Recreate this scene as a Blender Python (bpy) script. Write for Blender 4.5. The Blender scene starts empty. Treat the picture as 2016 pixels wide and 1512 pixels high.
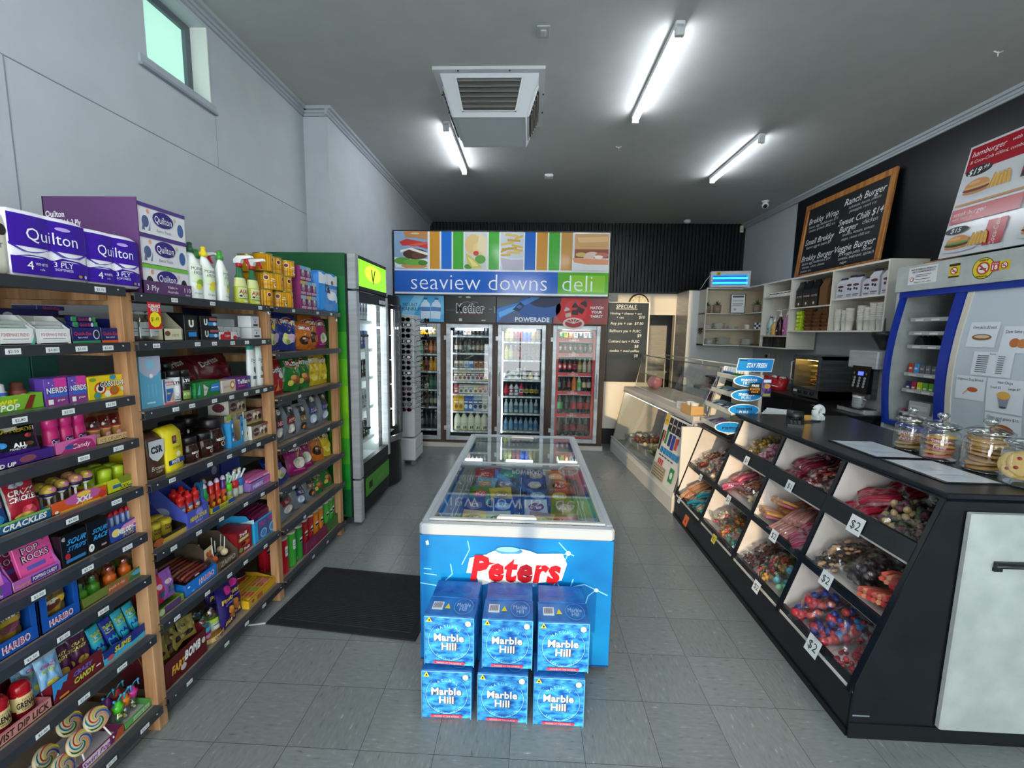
import bpy,math,random
from mathutils import Vector,Matrix
PI=math.pi
S=bpy.context.scene
COL=S.collection
RNG=random.Random(7)

# ------------------------------------------------------------------ camera, world, sun, exposure
def look_matrix(p,y,r):
    base=Matrix(((1,0,0),(0,0,-1),(0,1,0)))
    ry=Matrix(((math.cos(y),-math.sin(y),0),(math.sin(y),math.cos(y),0),(0,0,1)))
    rp=Matrix(((1,0,0),(0,math.cos(p),-math.sin(p)),(0,math.sin(p),math.cos(p))))
    rr=Matrix(((math.cos(r),-math.sin(r),0),(math.sin(r),math.cos(r),0),(0,0,1)))
    return rr @ rp @ base @ ry          # world -> camera (x right, y down, z ahead)
cam_data=bpy.data.cameras.new('camera')
cam_data.sensor_width=36.0
cam_data.lens=845.0/2016*36
cam_data.clip_start=0.02
cam=bpy.data.objects.new('camera',cam_data); COL.objects.link(cam)
Rm=look_matrix(0.12141,-0.03937,0.01752)
m3=Matrix((Rm[0],-Rm[1],-Rm[2])).transposed()
cam.matrix_world=Matrix.Translation((0,0,1.68)) @ m3.to_4x4()
S.camera=cam
S.view_settings.view_transform='Standard'
S.view_settings.look='None'
S.view_settings.exposure=1.6
S.view_settings.gamma=1.0
S.view_settings.use_curve_mapping=False
w=bpy.data.worlds.new('sky'); S.world=w; w.use_nodes=True
w.node_tree.nodes['Background'].inputs[0].default_value=(0.92,0.96,1.0,1)
w.node_tree.nodes['Background'].inputs[1].default_value=3.0
sun_d=bpy.data.lights.new('low_sun','SUN'); sun_d.energy=.95; sun_d.angle=math.radians(.6); sun_d.color=(1,.74,.42)
sun=bpy.data.objects.new('low_sun',sun_d); COL.objects.link(sun)
sun.rotation_euler=Vector((.25,1,-.098)).to_track_quat('-Z','Y').to_euler()
sun.location=(-3,-8,4)
por_d=bpy.data.lights.new('shopfront_portal','AREA'); por_d.shape='RECTANGLE'; por_d.size=1.9; por_d.size_y=3.3
por_d.cycles.is_portal=True
por=bpy.data.objects.new('shopfront_portal',por_d); COL.objects.link(por)
por.location=(-.6,-1.98,1.75); por.rotation_euler=(PI/2,0,0)

# ------------------------------------------------------------------ materials
def lin(c):return c/12.92 if c <= .04045 else ((c+.055)/1.055) ** 2.4
def rgb(h):return tuple(lin(int(h[i:i+2],16)/255) for i in (0,2,4))+(1,)
MATS={}
def newmat(name):
    m=bpy.data.materials.new(name); m.use_nodes=True
    return m,m.node_tree.nodes,m.node_tree.links
def mat(k):
    """'rrggbb' with optional /rough, /m (metal), /e<strength> (gives off light), or a named material."""
    if k in MATS:return MATS[k]
    f=k.split('/')
    m,N,L=newmat('paint_'+k.replace('/','_'))
    b=N['Principled BSDF']; c=rgb(f[0]); b.inputs['Base Color'].default_value=c
    ro,me,em=.5,0,0
    for s in f[1:]:
        if s=='m':me=1
        elif s[0]=='e':em=float(s[1:])
        else:ro=float(s)
    b.inputs['Roughness'].default_value=ro; b.inputs['Metallic'].default_value=me
    if em:
        b.inputs['Emission Color'].default_value=c; b.inputs['Emission Strength'].default_value=em
    MATS[k]=m
    return m
def thin_glass(name,tint,f0,rough=.02,gl=1.0,mult=1.0):
    """clear pane: the share it mirrors grows towards grazing angles (Schlick), the same from both sides"""
    m,N,L=newmat(name); N.remove(N['Principled BSDF'])
    t=N.new('ShaderNodeBsdfTransparent'); t.inputs[0].default_value=tint
    g=N.new('ShaderNodeBsdfGlossy'); g.inputs[1].default_value=rough; g.inputs[0].default_value=(gl,gl,gl,1)
    lw=N.new('ShaderNodeLayerWeight'); lw.inputs[0].default_value=.5
    p=N.new('ShaderNodeMath'); p.operation='POWER'; p.inputs[1].default_value=4.0; L.new(lw.outputs['Facing'],p.inputs[0])
    mu=N.new('ShaderNodeMath'); mu.operation='MULTIPLY_ADD'; mu.inputs[1].default_value=.8*mult; mu.inputs[2].default_value=f0; mu.use_clamp=True
    x=N.new('ShaderNodeMixShader'); L.new(p.outputs[0],mu.inputs[0]); L.new(mu.outputs[0],x.inputs[0])
    L.new(t.outputs[0],x.inputs[1]); L.new(g.outputs[0],x.inputs[2]); L.new(x.outputs[0],N['Material Output'].inputs[0])
    MATS[name]=m
thin_glass('glass',(.96,.98,.97,1),.03,.02,1,.7)
thin_glass('lidglass',(.94,.97,.96,1),.05,.015)
thin_glass('caseglass',(.94,.96,.93,1),.05,.02)
thin_glass('film',(.97,.97,.97,1),.09,.16,1.0,1)
thin_glass('clearplastic',(.86,.88,.9,1),.1,.08)
thin_glass('pinkplastic',(.9,.45,.5,1),.1,.08)
thin_glass('redplastic',(.8,.2,.18,1),.1,.08)
thin_glass('greenplastic',(.45,.8,.4,1),.1,.08)
thin_glass('jarglass',(.93,.95,.95,1),.13,.03)
thin_glass('jarrim',(.62,.67,.67,1),.3,.05)
def noisy(name,c1,c2,scale,rough,stretch=(1,1,1),detail=6,bump=0,lo=.35,hi=.65,metal=0):
    m,N,L=newmat(name); b=N['Principled BSDF']
    tc=N.new('ShaderNodeTexCoord'); mp=N.new('ShaderNodeMapping'); mp.inputs['Scale'].default_value=stretch
    n=N.new('ShaderNodeTexNoise'); n.inputs['Scale'].default_value=scale; n.inputs['Detail'].default_value=detail
    r=N.new('ShaderNodeValToRGB'); r.color_ramp.elements[0].position=lo; r.color_ramp.elements[1].position=hi
    r.color_ramp.elements[0].color=rgb(c1); r.color_ramp.elements[1].color=rgb(c2)
    L.new(tc.outputs['Object'],mp.inputs[0]); L.new(mp.outputs[0],n.inputs[0]); L.new(n.outputs[0],r.inputs[0]); L.new(r.outputs[0],b.inputs['Base Color'])
    b.inputs['Roughness'].default_value=rough; b.inputs['Metallic'].default_value=metal
    if bump:
        bp=N.new('ShaderNodeBump'); bp.inputs['Strength'].default_value=bump; bp.inputs['Distance'].default_value=.01
        L.new(n.outputs[0],bp.inputs['Height']); L.new(bp.outputs[0],b.inputs['Normal'])
    MATS[name]=m
noisy('pine','96683f','c0936a',3.2,.6,(9,9,.7),5)
noisy('wallpaint','b2b8be','b7bdc3',5,.62,bump=.03)
noisy('ceilpaint','acaeac','b0b2b0',6,.75)
noisy('blackpaint','090c11','10141b',8,.38)
noisy('counterblack','0a0e13','141920',10,.3)
noisy('whitepanel','a6acaa','babfbc',7,.45,(1,1,1),8)
noisy('dividerwhite','c9c1b8','e0d9d2',4,.5)
noisy('matrubber','0d0f10','191b1c',40,.75)
noisy('steel','a8abae','b9bcbe',3,.34,(1,1,14),2,metal=.3)
noisy('alu','a4a9ae','c6cbd0',4,.38,(1,1,3),4,metal=.35)
noisy('darksteel','56585a','707274',3,.33,(1,1,10),4,metal=.6)
noisy('brownboard','3d2719','543a26',3,.5,(6,6,.5),5)
noisy('oakframe','8a5322','b57b3c',3,.45,(8,8,1),5)
noisy('shelfboard','7c6a58','94826f',6,.7)
noisy('waterprint','0b55b4','4cc0f4',20,.32,(1,1,2.4),5,0,.38,.68)
noisy('waterprintdark','0f3f92','2a7fc8',14,.35,(1,1,1),4,0,.3,.75)
noisy('freezerprint','0562ae','0f92d6',2.6,.28,(1,1,1.3),2,0,.3,.7)
noisy('burgerpatty','3a1d12','6e3d26',40,.6)
noisy('salad','3f8a22','8cc84e',30,.5)
noisy('bun','b4762f','dba763',9,.5)
noisy('fabricred','5e0c14','86141c',8,.5)
def floor_mat():
    m,N,L=newmat('vinyl_tiles'); b=N['Principled BSDF']
    tc=N.new('ShaderNodeTexCoord'); sx=N.new('ShaderNodeSeparateXYZ'); L.new(tc.outputs['Object'],sx.inputs[0])
    def math_(op,a,bb=None,clamp=False):
        n=N.new('ShaderNodeMath'); n.operation=op; n.use_clamp=clamp
        for i,v in enumerate((a,bb)):
            if v is None:continue
            if isinstance(v,(int,float)):n.inputs[i].default_value=v
            else:L.new(v,n.inputs[i])
        return n.outputs[0]
    T=.30064
    ux=math_('DIVIDE',math_('ADD',sx.outputs[0],60*T-.5564),T); uy=math_('DIVIDE',math_('ADD',sx.outputs[1],60*T-2.1087),T)
    def edge(u):
        f=math_('FRACT',u); d=math_('ABSOLUTE',math_('SUBTRACT',f,.5)); return math_('GREATER_THAN',d,.4965)
    line=math_('MAXIMUM',edge(ux),edge(uy))
    fx=math_('FLOOR',ux); fy=math_('FLOOR',uy)
    cb=N.new('ShaderNodeCombineXYZ'); L.new(fx,cb.inputs[0]); L.new(fy,cb.inputs[1])
    wn=N.new('ShaderNodeTexWhiteNoise'); wn.noise_dimensions='2D'; L.new(cb.outputs[0],wn.inputs[0])
    par=math_('MODULO',math_('ADD',fx,fy),2.0)
    mp1=N.new('ShaderNodeMapping'); mp1.inputs['Scale'].default_value=(22,85,1); L.new(tc.outputs['Object'],mp1.inputs[0])
    mp2=N.new('ShaderNodeMapping'); mp2.inputs['Scale'].default_value=(85,22,1); L.new(tc.outputs['Object'],mp2.inputs[0])
    n1=N.new('ShaderNodeTexNoise'); n1.inputs['Scale'].default_value=1; n1.inputs['Detail'].default_value=5; L.new(mp1.outputs[0],n1.inputs[0])
    n2=N.new('ShaderNodeTexNoise'); n2.inputs['Scale'].default_value=1; n2.inputs['Detail'].default_value=5; L.new(mp2.outputs[0],n2.inputs[0])
    mx=N.new('ShaderNodeMix'); L.new(par,mx.inputs[0]); L.new(n1.outputs[0],mx.inputs[2]); L.new(n2.outputs[0],mx.inputs[3])
    r=N.new('ShaderNodeValToRGB'); e=r.color_ramp.elements
    e[0].position=.24; e[0].color=rgb('545858'); e[1].position=.36; e[1].color=rgb('797d7c')
    for p,c in ((.64,'828685'),(.70,'969a98'),(.78,'b4b6b2')):
        q=e.new(p); q.color=rgb(c)
    L.new(mx.outputs[0],r.inputs[0])
    hs=N.new('ShaderNodeHueSaturation'); L.new(r.outputs[0],hs.inputs['Color']); L.new(math_('ADD',math_('MULTIPLY',wn.outputs[0],.14),.93),hs.inputs['Value'])
    big=N.new('ShaderNodeTexNoise'); big.inputs['Scale'].default_value=1.3; L.new(tc.outputs['Object'],big.inputs[0])
    dk=N.new('ShaderNodeMix'); dk.data_type='RGBA'; L.new(line,dk.inputs[0]); L.new(hs.outputs[0],dk.inputs[6]); dk.inputs[7].default_value=rgb('2b2f31')
    L.new(dk.outputs[2],b.inputs['Base Color'])
    L.new(math_('ADD',math_('MULTIPLY',big.outputs[0],.22),.2),b.inputs['Roughness'])
    MATS['floor']=m
floor_mat()

# ------------------------------------------------------------------ text outlines
TG={}
def tgeo(s,sh=0,bold=0):
    k=(s,sh,bold)
    if k not in TG:
        c=bpy.data.curves.new('t','FONT'); c.body=s; c.resolution_u=2; c.shear=sh; c.offset=bold; c.space_character=1+2*max(0,bold)
        o=bpy.data.objects.new('t',c); me=bpy.data.meshes.new_from_object(o)
        v=[(p.co.x,p.co.y) for p in me.vertices]; f=[tuple(p.vertices) for p in me.polygons]
        if v:
            x0=min(p[0] for p in v); x1=max(p[0] for p in v)
            v=[(p[0]-(x0+x1)/2,p[1]-.35) for p in v]
            TG[k]=(v,f,x1-x0)
        else:TG[k]=([],[],1)
        bpy.data.objects.remove(o); bpy.data.curves.remove(c); bpy.data.meshes.remove(me)
    return TG[k]

# ------------------------------------------------------------------ mesh builder
class MB:
    def __init__(s):s.v=[]; s.f=[]; s.m=[]; s.sm=[]; s.k=[]; s.x=Matrix()
    def mi(s,k):
        if k not in s.k:s.k.append(k)
        return s.k.index(k)
    def vs(s,pts):
        n=len(s.v); s.v+=[tuple(s.x @ Vector(p)) for p in pts]; return n
    def face(s,idx,k,sm=False):s.f.append(tuple(idx)); s.m.append(s.mi(k)); s.sm.append(sm)
    def poly(s,pts,k):n=s.vs(pts); s.face(range(n,n+len(pts)),k); return s
    def box(s,x0,x1,y0,y1,z0,z1,k):
        n=s.vs([(x0,y0,z0),(x1,y0,z0),(x1,y1,z0),(x0,y1,z0),(x0,y0,z1),(x1,y0,z1),(x1,y1,z1),(x0,y1,z1)])
        ks=k if isinstance(k,(list,tuple)) else [k]*6      # bottom, top, front(-y), right(+x), back, left
        for q,kk in zip(((3,2,1,0),(4,5,6,7),(0,1,5,4),(1,2,6,5),(2,3,7,6),(3,0,4,7)),ks):s.face([n+i for i in q],kk)
        return s
    def bbox(s,x0,x1,y0,y1,z0,z1,k,b=.004):
        """box with chamfered edges"""
        b=min(b,(x1-x0)*.45,(y1-y0)*.45,(z1-z0)*.45)
        def ring(i,z):return [(x0+i+b,y0+i,z),(x1-i-b,y0+i,z),(x1-i,y0+i+b,z),(x1-i,y1-i-b,z),(x1-i-b,y1-i,z),(x0+i+b,y1-i,z),(x0+i,y1-i-b,z),(x0+i,y0+i+b,z)]
        s.loft([ring(b*.6,z0),ring(0,z0+b*.6),ring(0,z1-b*.6),ring(b*.6,z1)],k); return s
    def loft(s,rings,k,cap=True,sm=False,close=True):
        n=len(rings[0]); ns=[s.vs(r) for r in rings]
        for i,(a,b) in enumerate(zip(ns,ns[1:])):
            kk=k[i] if isinstance(k,(list,tuple)) else k
            for j in range(n if close else n-1):
                s.face((a+j,a+(j+1) % n,b+(j+1) % n,b+j),kk,sm)
        if cap:
            s.face([ns[0]+j for j in reversed(range(n))],k[0] if isinstance(k,(list,tuple)) else k)
            s.face([ns[-1]+j for j in range(n)],k[-1] if isinstance(k,(list,tuple)) else k)
        return s
    def lathe(s,prof,n=18,c=(0,0,0),cap=True,sx=1,sy=1,ang0=0):
        """prof: (r, z, material of the band above)"""
        rings=[[(c[0]+sx*max(p[0],1e-4)*math.cos(2*PI*j/n+ang0),c[1]+sy*max(p[0],1e-4)*math.sin(2*PI*j/n+ang0),c[2]+p[1]) for j in range(n)] for p in prof]
        ks=[]; last=None
        for p in prof:
            if len(p) > 2:last=p[2]
            ks.append(last)
        s.loft(rings,ks[:-1],cap,True); return s
    def prism(s,pts,ax,a,b,k):
        """extrude a 2D outline along axis x, y or z"""
        def P(u,v,t):return {'x':(t,u,v),'y':(u,t,v),'z':(u,v,t)}[ax]
        s.loft([[P(u,v,a) for u,v in pts],[P(u,v,b) for u,v in pts]],k); return s
    def tube(s,pts,r,k,n=6,cap=True):
        pts=[Vector(p) for p in pts]; rings=[]
        for i,p in enumerate(pts):
            d=(pts[min(i+1,len(pts)-1)]-pts[max(i-1,0)]).normalized()
            a=d.cross(Vector((0,0,1)) if abs(d.z) < .9 else Vector((1,0,0))).normalized(); b=d.cross(a)
            rr=r[i] if isinstance(r,(list,tuple)) else r
            rings.append([p+(a*math.cos(2*PI*j/n)+b*math.sin(2*PI*j/n))*rr for j in range(n)])
        s.loft(rings,k,cap,n > 4); return s
    def ball(s,c,r,k,n=8,sx=1,sy=1,sz=1):
        m=max(4,n // 2); pr=[(r*math.sin(PI*i/m),-r*sz*math.cos(PI*i/m),k) for i in range(m+1)]
        s.lathe(pr,n,c,False,sx,sy); return s
    def grid(s,fn,nu,nv,k,sm=True):
        n=s.vs([fn(i/nu,j/nv) for j in range(nv+1) for i in range(nu+1)])
        for j in range(nv):
            for i in range(nu):
                a=n+j*(nu+1)+i; s.face((a,a+1,a+nu+2,a+nu+1),k,sm)
        return s
    # ---- prints on a surface: mp(u, v, d) -> point, u and v in 0..1, W and H the surface's size
    def prints(s,mp,W,H,P,sub=1,eps=.0003,d0=.0004):
        for i,e in enumerate(P):
            d=d0+eps*i; t=e[0]
            if t=='r':
                u0,v0,u1,v1,k=e[1:6]
                n1=max(1,round(sub*abs(u1-u0))) ; n2=max(1,round(sub*abs(v1-v0)))
                s.grid(lambda a,b:mp(u0+(u1-u0)*a,v0+(v1-v0)*b,d),n1,n2,k,sub > 1)
            elif t=='e':
                cu,cv,ru,rv,k=e[1:6]; N=e[6] if len(e) > 6 else 20
                q=[(math.cos(2*PI*j/N),math.sin(2*PI*j/N)) for j in range(N)]
                n=s.vs([mp(cu,cv,d)]+[mp(cu+ru*a*.55,cv+rv*b*.55,d) for a,b in q]+[mp(cu+ru*a,cv+rv*b,d) for a,b in q])
                for j in range(N):
                    j2=(j+1) % N; s.face((n,n+1+j,n+1+j2),k); s.face((n+1+j,n+1+N+j,n+1+N+j2,n+1+j2),k)
            elif t=='p':
                n=s.vs([mp(u,v,d) for u,v in e[1]]); s.face(range(n,n+len(e[1])),e[2])
            elif t=='l':           # line through points, width in v units
                _,pts,wd,k=e
                for (a,b),(c,dd) in zip(pts,pts[1:]):
                    ax,ay=(c-a)*W,(dd-b)*H; ll=math.hypot(ax,ay) or 1; nx,ny=-ay/ll*wd*H/2/W,ax/ll*wd/2
                    n=s.vs([mp(a-nx,b-ny,d),mp(c-nx,dd-ny,d),mp(c+nx,dd+ny,d),mp(a+nx,b+ny,d)]); s.face(range(n,n+4),k)
            elif t=='t':
                _,txt,cu,cv,hh,k=e[:6]; mw=e[6] if len(e) > 6 and e[6] else .94
                sh=e[7] if len(e) > 7 else 0; bo=e[8] if len(e) > 8 else 0; rot=e[9] if len(e) > 9 else 0
                v,f,tw=tgeo(txt,sh,bo)
                if not v:continue
                sc=hh*H/.72; sxx=min(sc,mw*W/tw) if tw > 0 else sc
                cr,sr=math.cos(rot),math.sin(rot)
                n=s.vs([mp(cu+(p[0]*sxx*cr-p[1]*sc*sr)/W,cv+(p[0]*sxx*sr+p[1]*sc*cr)/H,d) for p in v])
                for q in f:s.face([n+j for j in q],k)
        return s
    def front(s,x0,x1,z0,z1,y,P):return s.prints(lambda u,v,d:(x0+(x1-x0)*u,y-d,z0+(z1-z0)*v),x1-x0,z1-z0,P)
    def leftside(s,y0,y1,z0,z1,x,P):return s.prints(lambda u,v,d:(x-d,y1+(y0-y1)*u,z0+(z1-z0)*v),y1-y0,z1-z0,P)
    def rightside(s,y0,y1,z0,z1,x,P):return s.prints(lambda u,v,d:(x+d,y0+(y1-y0)*u,z0+(z1-z0)*v),y1-y0,z1-z0,P)
    def top(s,x0,x1,y0,y1,z,P):return s.prints(lambda u,v,d:(x0+(x1-x0)*u,y0+(y1-y0)*v,z+d),x1-x0,y1-y0,P)
    def cyl(s,r,z0,z1,P,a=1.2,c=(0,0)):
        """label round a cylinder facing -y; u spans the angle -a..a"""
        return s.prints(lambda u,v,d:(c[0]+(r+d)*math.sin((u-.5)*2*a),c[1]-(r+d)*math.cos((u-.5)*2*a),z0+(z1-z0)*v),r*2*a,z1-z0,P,sub=8)
    def mesh(s,name):
        me=bpy.data.meshes.new(name); me.from_pydata(s.v,[],s.f)
        for k in s.k:me.materials.append(mat(k))
        me.polygons.foreach_set('material_index',s.m); me.polygons.foreach_set('use_smooth',s.sm); me.update()
        return me
    def part(s,name,parent,label=None,kind=None,loc=None):
        o=bpy.data.objects.new(name,s.mesh(name)); COL.objects.link(o); o.parent=parent
        if label:o['label']=label
        if kind:o['kind']=kind
        if loc:o.location=loc
        return o
    def thing(s,name,label,cat,loc=(0,0,0),rz=0,group=None,rot=None):
        o=bpy.data.objects.new(name,s.mesh(name)); COL.objects.link(o); return tag(o,label,cat,loc,rz,group,rot)
    def struct(s,name,label=None):
        o=bpy.data.objects.new(name,s.mesh(name)); COL.objects.link(o); o['kind']='structure'; o['label']=label or name.replace('_',' '); o['category']='room'
        return o
def tag(o,label,cat,loc=(0,0,0),rz=0,group=None,rot=None):
    o['label']=label; o['category']=cat; o.location=loc; o.rotation_euler=rot or (0,0,rz)
    if group:o['group']=group
    return o
def thing(name,label,cat,loc=(0,0,0),rz=0,group=None,rot=None):
    o=bpy.data.objects.new(name,None); o.empty_display_size=.02; COL.objects.link(o); return tag(o,label,cat,loc,rz,group,rot)
KIDS={}
def kids(o):return [c for c in o.children]
def dup(o,label,loc,rz=0,group=None,rot=None):
    def cp(a,par):
        b=a.copy(); COL.objects.link(b)
        if par:b.parent=par
        for ch in a.children:cp(ch,b)
        return b
    r=cp(o,None); return tag(r,label,o['category'],loc,rz,group or o.get('group'),rot)
ORD=['first','second','third','fourth','fifth','sixth','seventh','eighth','ninth','tenth','eleventh','twelfth','thirteenth','fourteenth','fifteenth','sixteenth','seventeenth','eighteenth','nineteenth','twentieth']
# ------------------------------------------------------------------ the room
def frosted(name,c,mix=.75):
    m,N,L=newmat(name); N.remove(N['Principled BSDF'])
    a=N.new('ShaderNodeBsdfTranslucent'); a.inputs[0].default_value=rgb(c); b=N.new('ShaderNodeBsdfDiffuse'); b.inputs[0].default_value=rgb(c)
    x=N.new('ShaderNodeMixShader'); x.inputs[0].default_value=mix; L.new(b.outputs[0],x.inputs[1]); L.new(a.outputs[0],x.inputs[2]); L.new(x.outputs[0],N['Material Output'].inputs[0]); MATS[name]=m
frosted('frost','e8f2ee'); frosted('frostwin','a8bfb6',.6)
MB().box(-2.4,4.1,-2.2,10.2,-.06,0,'floor').struct('floor','grey flecked vinyl tile floor')
cm=MB().box(-2.4,4.1,-2.2,8.5,3.7,3.76,'ceilpaint')
cm.poly([(.80,5.55,3.699),(.90,5.52,3.699),(.99,6.35,3.699),(.93,7.0,3.699),(.84,7.02,3.699),(.86,6.3,3.699)],'a9adae')
cm.struct('ceiling','grey painted ceiling with a pale repair patch')
WL=MB()
for a in ((-2.2,2.49,0,3.7),(2.96,8.4,0,3.7),(2.49,2.96,0,3.143),(2.49,2.96,3.6,3.7)):WL.box(-2.3,-2.15,a[0],a[1],a[2],a[3],'wallpaint')
WL.struct('wall_left','pale blue grey panelled wall')
MB().box(-2.15,-1.92,4.17,8.3,0,3.7,'wallpaint').struct('wall_pier','pale pier stepping out behind the drinks fridges')
t=MB()
t.box(-2.1505,-2.148,-2,4.17,2.752,2.757,'7d858e').box(-2.1505,-2.148,1.79,1.794,0,2.752,'7d858e').box(-2.1505,-2.148,3.0,3.003,2.757,3.08,'8f979f').box(-2.1505,-2.148,.6,.604,2.757,3.7,'8f979f')
t.struct('trim_1','thin joints between the wall sheets')
def cornice(name,segs):
    b=MB()
    for (x0,y0,x1,y1,nx,ny) in segs:
        for k,(d,h0,h1) in enumerate(((.018,3.625,3.648),(.03,3.648,3.672),(.055,3.672,3.70))):
            xs=sorted((x0,x1+nx*d if nx else x1)) if x0==x1 else sorted((x0,x1)); 
            if nx:b.box(min(x0,x0+nx*d),max(x0,x0+nx*d),y0,y1,h0,h1-.0005,'a7aeb4')
            else:b.box(x0,x1,min(y0,y0+ny*d),max(y0,y0+ny*d),h0,h1-.0005,'a7aeb4')
    b.struct(name,'stepped ceiling cornice')
cornice('trim_2',[(-2.15,-2,-2.15,4.17,1,0),(-2.15,4.17,-1.92,4.17,0,-1),(-1.92,4.115,-1.92,8.3,1,0)])
cornice('trim_3',[(3.88,-2,3.88,8.3,-1,0)])
wn=MB(); wn.box(-2.285,-2.275,2.49,2.96,3.143,3.6,'frostwin'); wn.box(-2.275,-2.25,2.91,2.96,3.143,3.6,'59626a').box(-2.275,-2.25,2.49,2.91,3.56,3.6,'59626a')
wn.box(-2.15,-2.125,2.43,3.0,3.085,3.1,'8c949d').box(-2.15,-2.135,2.43,3.0,3.1,3.143,'a5adb6').box(-2.275,-2.14,2.952,2.96,3.143,3.6,'d8dcd6')  # palest box: reveal side coloured as lit by the daylight
wn.struct('window_1','high frosted window in a deep reveal')
MB().box(3.9,4.05,-2.2,8.4,0,3.7,'wallpaint').struct('wall_right','grey wall behind the coffee bench')
MB().box(3.88,3.8995,-2.0,6.72,2.2,3.7,'blackpaint').struct('wall_right_panel','black painted upper wall')
b=MB(); n=int(5.82/.0636); pr=[]
for i in range(n):
    x=-1.92+i*.0636; pr+=[(x,8.3),(x+.022,8.3),(x+.03,8.272),(x+.055,8.272)]
pr.append((3.9,8.3)); pr2=[(-1.92,8.4),]
b.loft([[(x,y,2.45) for x,y in pr],[(x,y,3.7) for x,y in pr]],'11151a/.35',False,False,False)
b.struct('wall_back','black corrugated steel wall above the coolroom')
b=MB(); b.box(1.0,3.9,8.31,8.45,2.04,2.45,'d9d3c8').box(1.0,1.75,8.31,8.45,0,2.04,'d9d3c8').box(2.73,4.0,8.31,8.45,0,2.04,'d9d3c8').box(.98,2.78,8.28,8.31,2.435,2.46,'2b2420').box(-2,1.0,8.31,8.45,0,2.45,'d9d3c8').box(-2.2,4,8.41,8.5,2.45,3.7,'11151a')
b.struct('wall_back_lower','cream bulkhead above the kitchen opening')
b=MB(); b.box(.6,4,10.0,10.1,0,3,'steel').box(.5,.6,8.45,10.1,0,3,'c9c5bd').box(4,4.1,8.45,10.1,0,3,'c9c5bd').box(.5,4.1,8.45,10.1,2.6,2.7,'6a6660'); b.struct('wall_kitchen','stainless wall of the kitchen beyond')
b=MB(); b.box(2.74,3.9,7.68,8.27,0,2.44,'d5d6d6'); b.box(2.735,2.74,7.68,8.27,0,2.44,'steel'); b.box(2.735,3.9,7.675,8.27,2.44,2.455,'2b2420'); b.struct('wall_partition','white partition behind the corner shelves')
b=MB()
def fw(x0,x1,z0,z1):b.box(x0,x1,-2.15,-2.0,z0,z1,'b4bac0')
fw(-2.3,-1.5,0,3.7); fw(-1.5,-1.0,1.25,3.7); fw(-1.02,-.98,0,3.7); fw(-1.5,.35,0,.08); fw(-1.0,.35,3.4,3.7); fw(.35,.75,0,3.7); fw(.75,3.7,0,.8); fw(.75,3.7,3.0,3.7); fw(3.7,4.05,0,3.7)
b.box(-.33,-.29,-2.1,-2.05,.08,3.4,'9aa0a6').box(-1,.35,-2.1,-2.05,2.15,2.2,'9aa0a6')
b.struct('wall_front','unseen shopfront wall behind the camera, openings shaped to steer the sun')  # unseen wall, its openings shaped to place the sun patches
MB().box(.75,3.7,-2.09,-2.08,.8,3.0,'frost').struct('added_window','unseen frosted shopfront pane added for soft daylight')  # added pane: lets diffuse daylight in and stops the direct sun

# ------------------------------------------------------------------ ceiling fittings
bat=thing('ceiling_light','white ceiling batten light near the middle of the ceiling, largest of the lit tubes','ceiling light',(.93,3.08,3.7),0,'white batten lights on the ceiling')
MB().bbox(-.032,.032,0,1.22,-.045,0,'c9ccce',.006).part('housing',bat)
b=MB(); b.tube([(0,.035,-.058),(0,1.185,-.058)],.027,'f3f8ff/e15',10); b.part('diffuser',bat)
b=MB(); b.bbox(-.03,.03,0,.035,-.088,-.02,'b9bcbe',.005); b.part('end_cap',bat); b=MB(); b.bbox(-.03,.03,1.185,1.22,-.088,-.02,'b9bcbe',.005); b.part('end_cap',bat)
for lb,x,y in (('white batten light beside the ceiling air vent',-.86,4.41),('white batten light above the coffee bench',2.29,4.68),
                 ('batten light over the shelves by the shop front',-.86,.3),('batten light over the counter end by the shop front',2.29,.4),('batten light above the entrance',.93,-.9),('batten light above the entrance side of the shelves',-.86,-1.6)):  # the shop front and entrance battens are unseen, added to brighten the room
    dup(bat,lb,(x,y,3.7))
v=thing('air_vent','square white air conditioning outlet hanging below the ceiling','air vent',(0,0,0))
b=MB(); B0=[(-.80,3.55),(.075,3.55),(.075,4.48),(-.80,4.48)]
b.loft([[(x,y,3.699) for x,y in B0],[(x,y,3.675) for x,y in B0]],'c2c5c8')
for q in ((-.6,3.56),(-.2,3.56),(-.79,3.9),(-.79,4.2),(.068,3.9),(.068,4.2)):b.ball((q[0],q[1],3.672),.008,'222426',6)
b.part('flange',v)
T0=[(-.75,3.6),(.025,3.6),(.025,4.43),(-.75,4.43)]; T1=[(-.66,3.70),(-.075,3.70),(-.075,4.27),(-.66,4.27)]
def tq(i,u,w,d=0):       # point on side i of the tapered duct, u along, w from top to bottom
    a=Vector((*T0[i],3.675)).lerp(Vector((*T0[(i+1) % 4],3.675)),u); c=Vector((*T1[i],3.4)).lerp(Vector((*T1[(i+1) % 4],3.4)),u); p=a.lerp(c,w)
    nrm=(Vector((*T0[(i+1) % 4],3.675))-Vector((*T0[i],3.675))).cross(Vector((0,0,1))).normalized(); return p+nrm*d
b=MB(); b.loft([[(*p,3.675) for p in T0],[(*p,3.4) for p in T1]],'bcc0c6'); 
cx,cy=-.3675,3.985
for p in T1:b.poly([(*p,3.399),(*T1[(T1.index(p)+1) % 4],3.399),(cx,cy,3.41)],'b4b8bd')
b.part('duct',v)
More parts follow.
